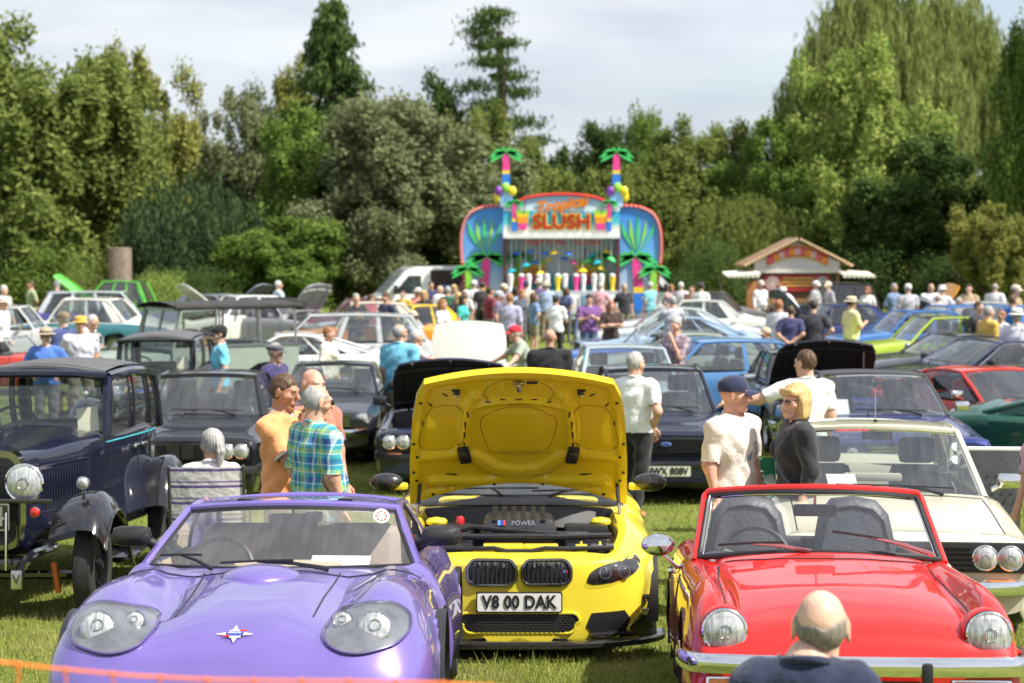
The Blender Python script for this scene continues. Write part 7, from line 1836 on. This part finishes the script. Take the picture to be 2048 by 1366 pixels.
    for i in range(22):
        x = -1.65+.157*i; z = rg.uniform(1.85, 2.7); mm = rg.choice((YEL, PINK, GRN, BLU, TEAL, YEL))
        a = rg.uniform(-.5, .5)
        o = MB().lathe([(.17, 0), (.12, .06), (0, .12)], 8, 0, Matrix.Translation((x, -.42+.12*(i % 3), z)) @ Matrix.Rotation(a, 4, 'Y')).build('hanging_parasol', mm, root)
        MB().tube([(x, -.42+.12*(i % 3), z+.08), (x, -.42+.12*(i % 3), 3.18)], .014, 4).build('string', WHT, o)
    MB().box((0, .2, .3), (6.2, .5, .35), 0).build('trailer_base', flat('base', (.35, .36, .38)), root)
    for i in range(12):
        r_ = empty('slush_dispenser', (wx(1122, d)-1.68+.30*i+(.06 if i % 2 else 0), d-.6, gz(d)+1.44), 0, 0, 'slush dispenser with %s tank on the stall counter' % {1: 'a pink', 5: 'a yellow'}.get(i % 6, 'an all white'), 'dispenser', '%s slush dispensers on the counter' % {1: 'pink', 5: 'yellow'}.get(i % 6, 'white'))
        MB().lathe([(.07, 0), (.06, .12), (.10, .42), (.10, .46)], 10, 0, None, cap=True).build('tank', [WHT, PINK, WHT, TEAL, WHT, YEL][i % 6] if i % 3 else WHT, r_)
        MB().ball((0, 0, .50), (.10, .10, .07), 10).build('cap', WHT, r_)
stall()
def food_hut():
    d = 62.; root = empty('food_hut', (wx(1593, d), d, gz(d)), 0, 0, 'gabled wooden food hut with white awnings and rosettes', 'hut')
    wd = flat('timber', (.30, .17, .08)); cream = flat('cream', (.70, .66, .58)); gab = flat('gable', (.62, .58, .58)); awn = flat('awning', (.76, .72, .60))
    MB().prism([(-1.45, 2.12), (1.45, 2.12), (1.45, 2.36), (0, 3.06), (-1.45, 2.36)], -.1, .0, 0).build('gable', gab, root, smooth=False)
    for sx in (-1, 1):
        o = MB().box((sx*.92, .9, 2.72), (2.15, 2.6, .07), 0, rot=(0, sx*R(26.5), 0)).build('roof', wd, root)
        e = MB()
        for k in range(16): e.ball((sx*(.08+1.72*k/15), -.42, 3.13-.86*k/15), .05, 6)
        e.build('bulb', flat('bulb', (.72, .55, .35)), o)['kind'] = 'stuff'
        MB().box((sx*1.95, -.35, 1.98), (1.15, 1.4, .06), 0, rot=(R(5), sx*R(4), 0)).build('awning', awn, root)
        sc = MB()
        for k in range(7): sc.prism([(sx*1.95-.55+.157*k, 1.94), (sx*1.95-.40+.157*k, 1.94), (sx*1.95-.43+.157*k, 1.84), (sx*1.95-.52+.157*k, 1.84)], -1.05, -1.03, 0)
        sc.build('scalloped_edge', awn, root)['kind'] = 'stuff'
        MB().box((sx*1.40, -.05, 1.0), (.11, .11, 2.2), 0).build('post', wd, root)
        c = (sx*.85, -.18, 1.62); o = MB().lathe([(.07, 0), (0, .02)], 10, 0, Matrix.Translation(c) @ Matrix.Rotation(R(90), 4, 'X')).build('rosette', cream, root)
        for k in range(12):
            a = k*math.pi/6; MB().prism([(c[0]+.07*math.cos(a-.2), c[2]+.07*math.sin(a-.2)), (c[0]+.26*math.cos(a-.13), c[2]+.26*math.sin(a-.13)), (c[0]+.26*math.cos(a+.13), c[2]+.26*math.sin(a+.13)), (c[0]+.07*math.cos(a+.2), c[2]+.07*math.sin(a+.2))], -.20, -.18, 0).build('petal', flat('petal%d' % sx, (.62, .50, .48) if sx < 0 else (.45, .50, .55)), o, smooth=False)
    MB().box((0, -.12, 2.06), (3.0, .12, .14), 0).build('fascia', cream, root)
    sg = MB().box((0, -.05, 1.64), (2.3, .05, .56), 0).build('menu_board', flat('menu', (.36, .03, .03)), root)
    for z, w_ in ((1.80, 1.1), (1.68, 1.2), (1.56, .9)): MB().box((.05, -.085, z), (w_, .01, .05), 0).build('menu_line', flat('gold', (.62, .44, .08)), sg)
    bn = [(1.05*a, 2.74-.30*a*a+.17) for a in np.linspace(1, -1, 13)]+[(1.05*a, 2.74-.30*a*a-.19) for a in np.linspace(-1, 1, 13)]
    MB().prism(bn[::-1], -.125, -.101, 0).build('scroll_banner', flat('bannerred', (.55, .03, .04)), root, smooth=False)
    for o_ in (.18, -.20): MB().tube([(1.05*a, -.13, 2.74-.30*a*a+o_) for a in np.linspace(-1, 1, 15)], .028, 6).build('gilt_edge', flat('gilt', (.66, .45, .12)), root)
    for k in range(11):
        a = -1+.2*k; MB().box((a*.92, -.14, 2.72-.30*a*a), (.20, .05, .24), 0, rot=(0, R(22)*a, 0), bev=.03).build('scroll_ornament', [flat('rose', (.72, .12, .16)), ORG, flat('blush', (.75, .45, .45))][k % 3], root)
    MB().box((0, .9, 1.15), (2.7, 1.8, 1.9), 0).build('hut_wall', flat('hutwall', (.10, .055, .03)), root)
    MB().box((0, -.2, .65), (2.6, .35, .9), 0).build('counter', wd, root)
    MB().box((-1.62, -.5, .85), (.34, .06, 1.7), 0, bev=.02).build('door_leaf', flat('doorwood', (.36, .15, .05)), root)
food_hut()
def van(px, d, flip, label, door):
    root = empty('panel_van', (wx(px, d), d, gz(d)), 0 if flip else R(15), 0, label, 'van'); s = -1 if flip else 1
    vw = paint((.86, .87, .88)); pr = [(0, .45), (0, .80), (.12, 1.02), (.90, 1.28), (1.62, 2.08), (1.95, 2.22), (5.2, 2.24), (5.25, 2.1), (5.25, .45)]
    pr = [(s*a, b) for a, b in pr]
    if not flip: pr = pr[::-1]
    MB().prism(pr, 0, 1.9, 0).build('body', vw, root, smooth=True, ang=25)
    q = [(.95, 1.30), (1.62, 2.02), (1.70, 2.02), (1.02, 1.30)]
    G = [[(s*lerp(.93, 1.64, v), .12+1.66*u, lerp(1.31, 2.11, v)+.012) for v in (0, 1)] for u in (0, .5, 1)]
    MB().grid([[(p[0]-s*.02, p[1], p[2]+.02) for p in r_] for r_ in G]).build('windscreen', GLASS, root)
    q = [(1.20, 1.32), (1.72, 1.92), (2.15, 1.92), (2.15, 1.45), (1.95, 1.32)]; q = [(s*a, b) for a, b in q]
    MB().prism(q if flip else q[::-1], -.012, .01, 0).build('side_window', mat('van_glass', (.03, .04, .045), rough=.05, coat=1), root, smooth=False)
    if door:
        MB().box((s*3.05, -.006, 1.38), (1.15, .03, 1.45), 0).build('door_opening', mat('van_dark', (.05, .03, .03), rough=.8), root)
        for k, (c, z) in enumerate((((.05, .12, .35), .85), ((.35, .18, .10), 1.2), ((.10, .20, .42), 1.5))): MB().box((s*(2.85+.12*k), -.04, z), (.55, .05, .22), 0, bev=.02).build('stock_box', mat('stock%d' % k, c, rough=.7), root)
    MB().box((s*2.36, -.02, 1.15), (.06, .03, .16), 0).build('door_handle', BLACK, root)
    for yy in (.2, 1.7):
        for xx in (.95, 4.2):
            M = Matrix.Translation((s*xx, yy, .34)) @ Matrix.Rotation(R(90), 4, 'X'); MB().lathe([(.2, -.11), (.34, -.1), (.34, .1), (.2, .11), (0, .09)], 18, 0, M).build('wheel', RUBBER, root)
    MB().box((s*.05, .95, .55), (.2, 1.85, .25), 0, bev=.04).build('bumper', BLACK, root)
    MB().box((s*.30, .05, .95), (.30, .12, .18), 0, bev=.03).build('headlight', LENS, root)
    m = MB().box((s*1.25, -.15, 1.45), (.12, .22, .3), 0, bev=.03).build('door_mirror', BLACK, root)
van(716, 60, False, 'white panel van with its side door open next to the slush stall', True)
van(1402, 63, True, 'white van cab poking out behind the slush stall wing', False)
def field_car():
    a = R(-56); root = car_root('field_car', -7.2, 30.2, a, .75, 3.0, 'sage green off-road field car with black canvas roof on bare hoops', 'car')
    g = mat('field_green', (.26, .31, .27), rough=.45, coat=.3, var=.06); W = .80
    MB().box((0, .62, .86), (1.18, 1.2, .50), 0, bev=.03).build('bonnet', g, root)
    for x in (-1, 1):
        MB().box((x*.68, .62, .88), (.25, 1.2, .44), 0, bev=.03).build('front_wing', g, root)
        lamp(root, (x*.62, -.02, .86), .085)
        p = MB(); p.prism([(1.25, .55), (2.1, .55), (2.1, 1.12), (1.25, 1.12)], 0, .04, 0); 
        M = Matrix.Translation((x*.80, 0, 0)) @ Matrix.Rotation(R(90), 4, 'Z')
        d_ = MB().prism([(1.25, .5), (2.08, .5), (2.08, 1.20), (1.25, 1.20)], -.02, .02, 0, M).build('door', g, root, smooth=False)
        fr = MB(); fr.tube([M @ Vector(q) for q in ((1.27, 0, 1.2), (1.42, 0, 1.82), (2.06, 0, 1.84), (2.06, 0, 1.2))], .03, 6); fr.build('window_frame', g, d_)
        MB().add([M @ Vector(q) for q in ((1.28, 0, 1.2), (1.42, 0, 1.80), (2.05, 0, 1.82), (2.05, 0, 1.2))], [(0, 1, 2, 3)]).build('side_window', DARKGLASS, d_, smooth=False)
        t = [(2.12, .5), (2.45, .5)]+[(2.98+.50*math.cos(w_), .42+.50*math.sin(w_)) for w_ in np.linspace(R(170), R(10), 9)]+[(3.5, .5), (3.62, .5), (3.62, 1.22), (2.12, 1.22)]
        MB().prism(t, -.02, .02, 0, M).build('rear_side', g, root, smooth=False)
        MB().box((x*.80, 2.87, 1.22), (.07, 1.5, .05), 0).build('cap_rail', STEEL, root)
        for yy in (2.14, 2.9, 3.58): MB().tube([(x*.78, yy, 1.2), (x*.74, yy, 1.86)], .022, 6).build('hoop_post', STEEL, root)
        for yy in (.75, 3.0): wheel(root, x*.68, yy, .38, .38, .2, 'steel', True, mat('field_rim', (.26, .31, .27), rough=.5))
    MB().box((0, 2.3, .62), (1.5, 2.6, .2), 0).build('floor', BLACK, root)
    MB().box((0, -.03, .78), (.80, .05, .42), 0).build('grille', STEEL, root)
    MB().box((0, -.14, .52), (1.6, .1, .13), 0, bev=.01).build('bumper', STEEL, root)
    MB().grid([[(u*.72, lerp(1.28, 1.44, v), lerp(1.18, 1.82, v)) for v in (0, 1)] for u in (-1, 0, 1)]).build('windscreen', GLASS, root)
    f = MB(); f.tube([(-.74, 1.27, 1.15), (-.74, 1.44, 1.84), (.74, 1.44, 1.84), (.74, 1.27, 1.15)], .035, 6); f.tube([(-.74, 1.28, 1.18), (.74, 1.28, 1.18)], .03, 6); f.tube([(0, 1.28, 1.18), (0, 1.44, 1.84)], .025, 6); f.build('windscreen_frame', g, root)
    G = [[(u*.80, y, 1.90+.07*(1-u*u)+.03*math.sin(y*7)*0) for y in np.linspace(1.30, 3.70, 7)] for u in np.linspace(-1, 1, 9)]
    m = MB().grid(G)
    for x in (-1, 1): m.tube([(x*.80, y, 1.885) for y in np.linspace(1.3, 3.7, 7)], .05, 8)
    m.tube([(u*.78, 3.72, 1.88+.05*(1-u*u)) for u in np.linspace(-1, 1, 7)], .085, 8); m.build('canvas_roof', mat('black_canvas', (.035, .033, .032), rough=.85, var=.2), root)
    for x in (-.35, .35): seat(root, x, 1.95, .75, DARKTRIM, False)
    m = MB(); MB().box((0, 3.6, .9), (1.5, .05, .6), 0).build('tailgate', g, root)
field_car()
def stump():
    d = 63.; rg = random.Random(2); root = empty('tree_stump', (wx(240, d), d, gz(d)), 0, 0, 'tall sawn-off tree stump behind the green off-roader', 'stump')
    prof = [(.62, -.1), (.48, .25), (.42, .9), (.40, 1.8), (.40, 2.85)]
    m = MB().lathe(prof, 18); m.v = [(x*(1+.05*math.sin(5*math.atan2(y, x))), y*(1+.05*math.sin(5*math.atan2(y, x))), z) for x, y, z in m.v]; m.build('trunk', mat('stump_bark', (.24, .18, .14), rough=.95, var=.35, scale=4, bump=.9, bscale=9, stretch=(4, 4, .6)), root)
    MB().lathe([(.405, 2.845), (.3, 2.86), (0, 2.86)], 18).build('sawn_top', mat('sawn_wood', (.42, .33, .24), rough=.9, var=.2), root)
stump()
def far_building():
    d = 104.; root = empty('pavilion', (wx(1415, d), d, gz(d)), 0, 0, 'white pavilion glimpsed between the trees behind the slush stall', 'building')
    w_ = flat('render', (.70, .69, .66)); MB().box((0, 1, 1.9), (7.0, 3, 3.8), 0).build('wall', w_, root)
    MB().box((0, .6, 3.9), (7.4, 4, .25), 0).build('roof', flat('rooff', (.5, .5, .5)), root)
    MB().box((-1.4, -.55, 1.7), (1.6, .12, .9), 0).build('brick_panel', flat('brickp', (.34, .12, .07)), root)
    for x in (-2.8, .4, 1.7, 2.8): o = MB().box((x, -.55, 2.6), (.8, .08, .7), 0).build('window', MATS['van_glass'], root); MB().box((x, -.52, 2.6), (.92, .06, .82), 0).build('window_frame', WHT, o)
far_building()
# striped garden chair under the seated woman
def chair():
    d = 14.36; root = empty('garden_chair', (-2.42, d, gz(d)), R(-176), 0, 'garden chair with white and purple striped cover', 'chair')
    st = plaid('stripe_chair', None, [(0, (.80, .78, .76)), (.34, (.16, .10, .32)), (.50, (.80, .78, .76)), (.66, (.26, .20, .42)), (.76, (.80, .78, .76))], None, 7.5)
    G = [[(u*.28, .20+.10*v+.03*(1-u*u), .46+.55*v) for v in np.linspace(0, 1, 6)] for u in np.linspace(-1, 1, 7)]
    m = MB().grid(G); m.grid([[(p[0], p[1]+.03, p[2]) for p in r_] for r_ in G], flip=True); m.build('back_cover', st, root)
    MB().box((0, -.02, .44), (.56, .50, .05), 0, bev=.02).build('seat', st, root)
    for sx in (-1, 1):
        for sy in (-1, 1): MB().tube([(sx*.26, -.02+sy*.22, .44), (sx*.30, -.02+sy*.28, -.02)], .014, 6).build('leg', STEEL, root)
        MB().tube([(sx*.29, .22, .44), (sx*.29, .33, 1.02)], .014, 6).build('upright', STEEL, root)
        MB().tube([(sx*.30, .25, .66), (sx*.30, -.22, .66), (sx*.29, -.24, .44)], .014, 6).build('armrest', STEEL, root)
chair()
def net():
    root = empty('barrier_net', (-1.0, 3.35, gz(3.35)), R(0), 0, 'orange plastic barrier netting strung low in front of the purple car', 'netting')
    om = mat('net_orange', (.82, .20, .03), rough=.5, var=.1); z0 = 1.404
    def sag(x): return z0-.064*x-.012*math.sin(x*5)-.012
    n = 14
    for r_ in range(4):
        m = MB(); pts = [(-1.0+2.0*i/n, .0, sag(-1.0+2.0*i/n)-.075*r_) for i in range(n+1)]
        m.tube(pts, .0065 if r_ == 0 else .005, 6, flat=.5); m.build('net_strand', om, root)
    for i in range(23):
        x = -1.0+.089*i; m = MB(); m.tube([(x, 0, sag(x)+.004), (x+.005, 0, sag(x)-.02), (x-.004, 0, sag(x)-.055), (x, 0, sag(x)-.08)], [.010, .005, .005, .009], 6, flat=.4)
        for r_ in (1, 2): m.tube([(x+.04*r_, 0, sag(x)-.075*r_), (x+.04*r_, 0, sag(x)-.075*(r_+1))], .006, 5, flat=.4)
        m.build('net_link', om, root)['kind'] = 'stuff'
    for x in (-1.02,): MB().tube([(x, .01, -.1), (x, .01, sag(x)+.1)], .012, 8).build('stake', STEEL, root)
net()
def board():
    d = 14.9; root = empty('ramp_board', (wx(1995, d)-.02, d, gz(d)), R(-4), 0, 'dark grey studded metal board standing behind the cream saloon', 'board')
    m = mat('board_grey', (.06, .062, .065), rough=.5, metal=.3, var=.25)
    MB().box((0, 0, .56), (.46, .04, 1.0), 0, rot=(R(-6), 0, 0), bev=.01).build('panel', m, root)
    MB().box((0, .06, 1.07), (.50, .06, .03), 0, bev=.01).build('top_edge', WHT, root)
    for i in range(6):
        for j in range(9): MB().ball((-.19+.076*i, -.022-.0, .16+.10*j), (.010, .008, .010), 6).build('stud', m, root, rot=None)
    for sx in (-1, 1): MB().box((sx*.2, .1, .03), (.05, .4, .06), 0).build('foot', m, root)
board()
def marker():
    d = 27.; root = empty('warning_sign', (wx(765, d), d, gz(d)), R(10), 0, 'folding red warning sign leaning on a white pole', 'sign')
    MB().prism([(-.22, .02), (.24, .02), (.20, .62), (.06, .66)], -.01, .01, 0).build('sign_panel', flat('warnred', (.66, .06, .02)), root, smooth=False)
    MB().tube([(-.20, .02, .02), (.02, .02, .78)], .02, 6).build('pole', WHT, root); MB().box((0, .0, .02), (.5, .3, .03), 0).build('foot', BLACK, root)
marker()
def folding_chair():
    d = 14.2; root = empty('folding_chair', (wx(1522, d), d, gz(d)), R(20), 0, 'green canvas folding chair behind the talking pair', 'chair')
    gr = cloth((.03, .22, .12)); MB().box((0, .2, .78), (.5, .03, .5), 0, rot=(R(-8), 0, 0)).build('backrest', gr, root); MB().box((0, 0, .44), (.5, .45, .03), 0).build('seat', gr, root)
    for sx in (-1, 1):
        for a, b in (((sx*.26, -.22, 0), (sx*.26, .2, .5)), ((sx*.26, .24, 0), (sx*.26, -.2, .46)), ((sx*.26, .2, .5), (sx*.26, .25, 1.02))): MB().tube([a, b], .013, 6).build('leg', STEEL, root)
folding_chair()
o = MB().lathe([(.17, 0), (.17, .02), (.11, .03), (.03, .42), (0, .42)], 14).build('traffic_cone', flat('cone', (.80, .22, .02)), None, loc=(wx(706, 41), 41, gz(41)))
tag(o, 'small orange traffic cone by the man in the charcoal jacket', 'cone')
def feather_flag():
    d = 46.; root = empty('feather_flag', (wx(1152, d), d, gz(d)), 0, 0, 'furled dark blue flag on a pole before the slush counter', 'flag')
    MB().tube([(0, 0, 0), (.05, 0, 1.6)], .02, 6).build('pole', STEEL, root)
    MB().tube([(-.06, 0, .1), (-.03, 0, .6), (.02, 0, 1.1), (.06, 0, 1.55)], [.08, .09, .07, .02], 8, flat=.5).build('cloth', cloth((.05, .08, .22)), root)
feather_flag()
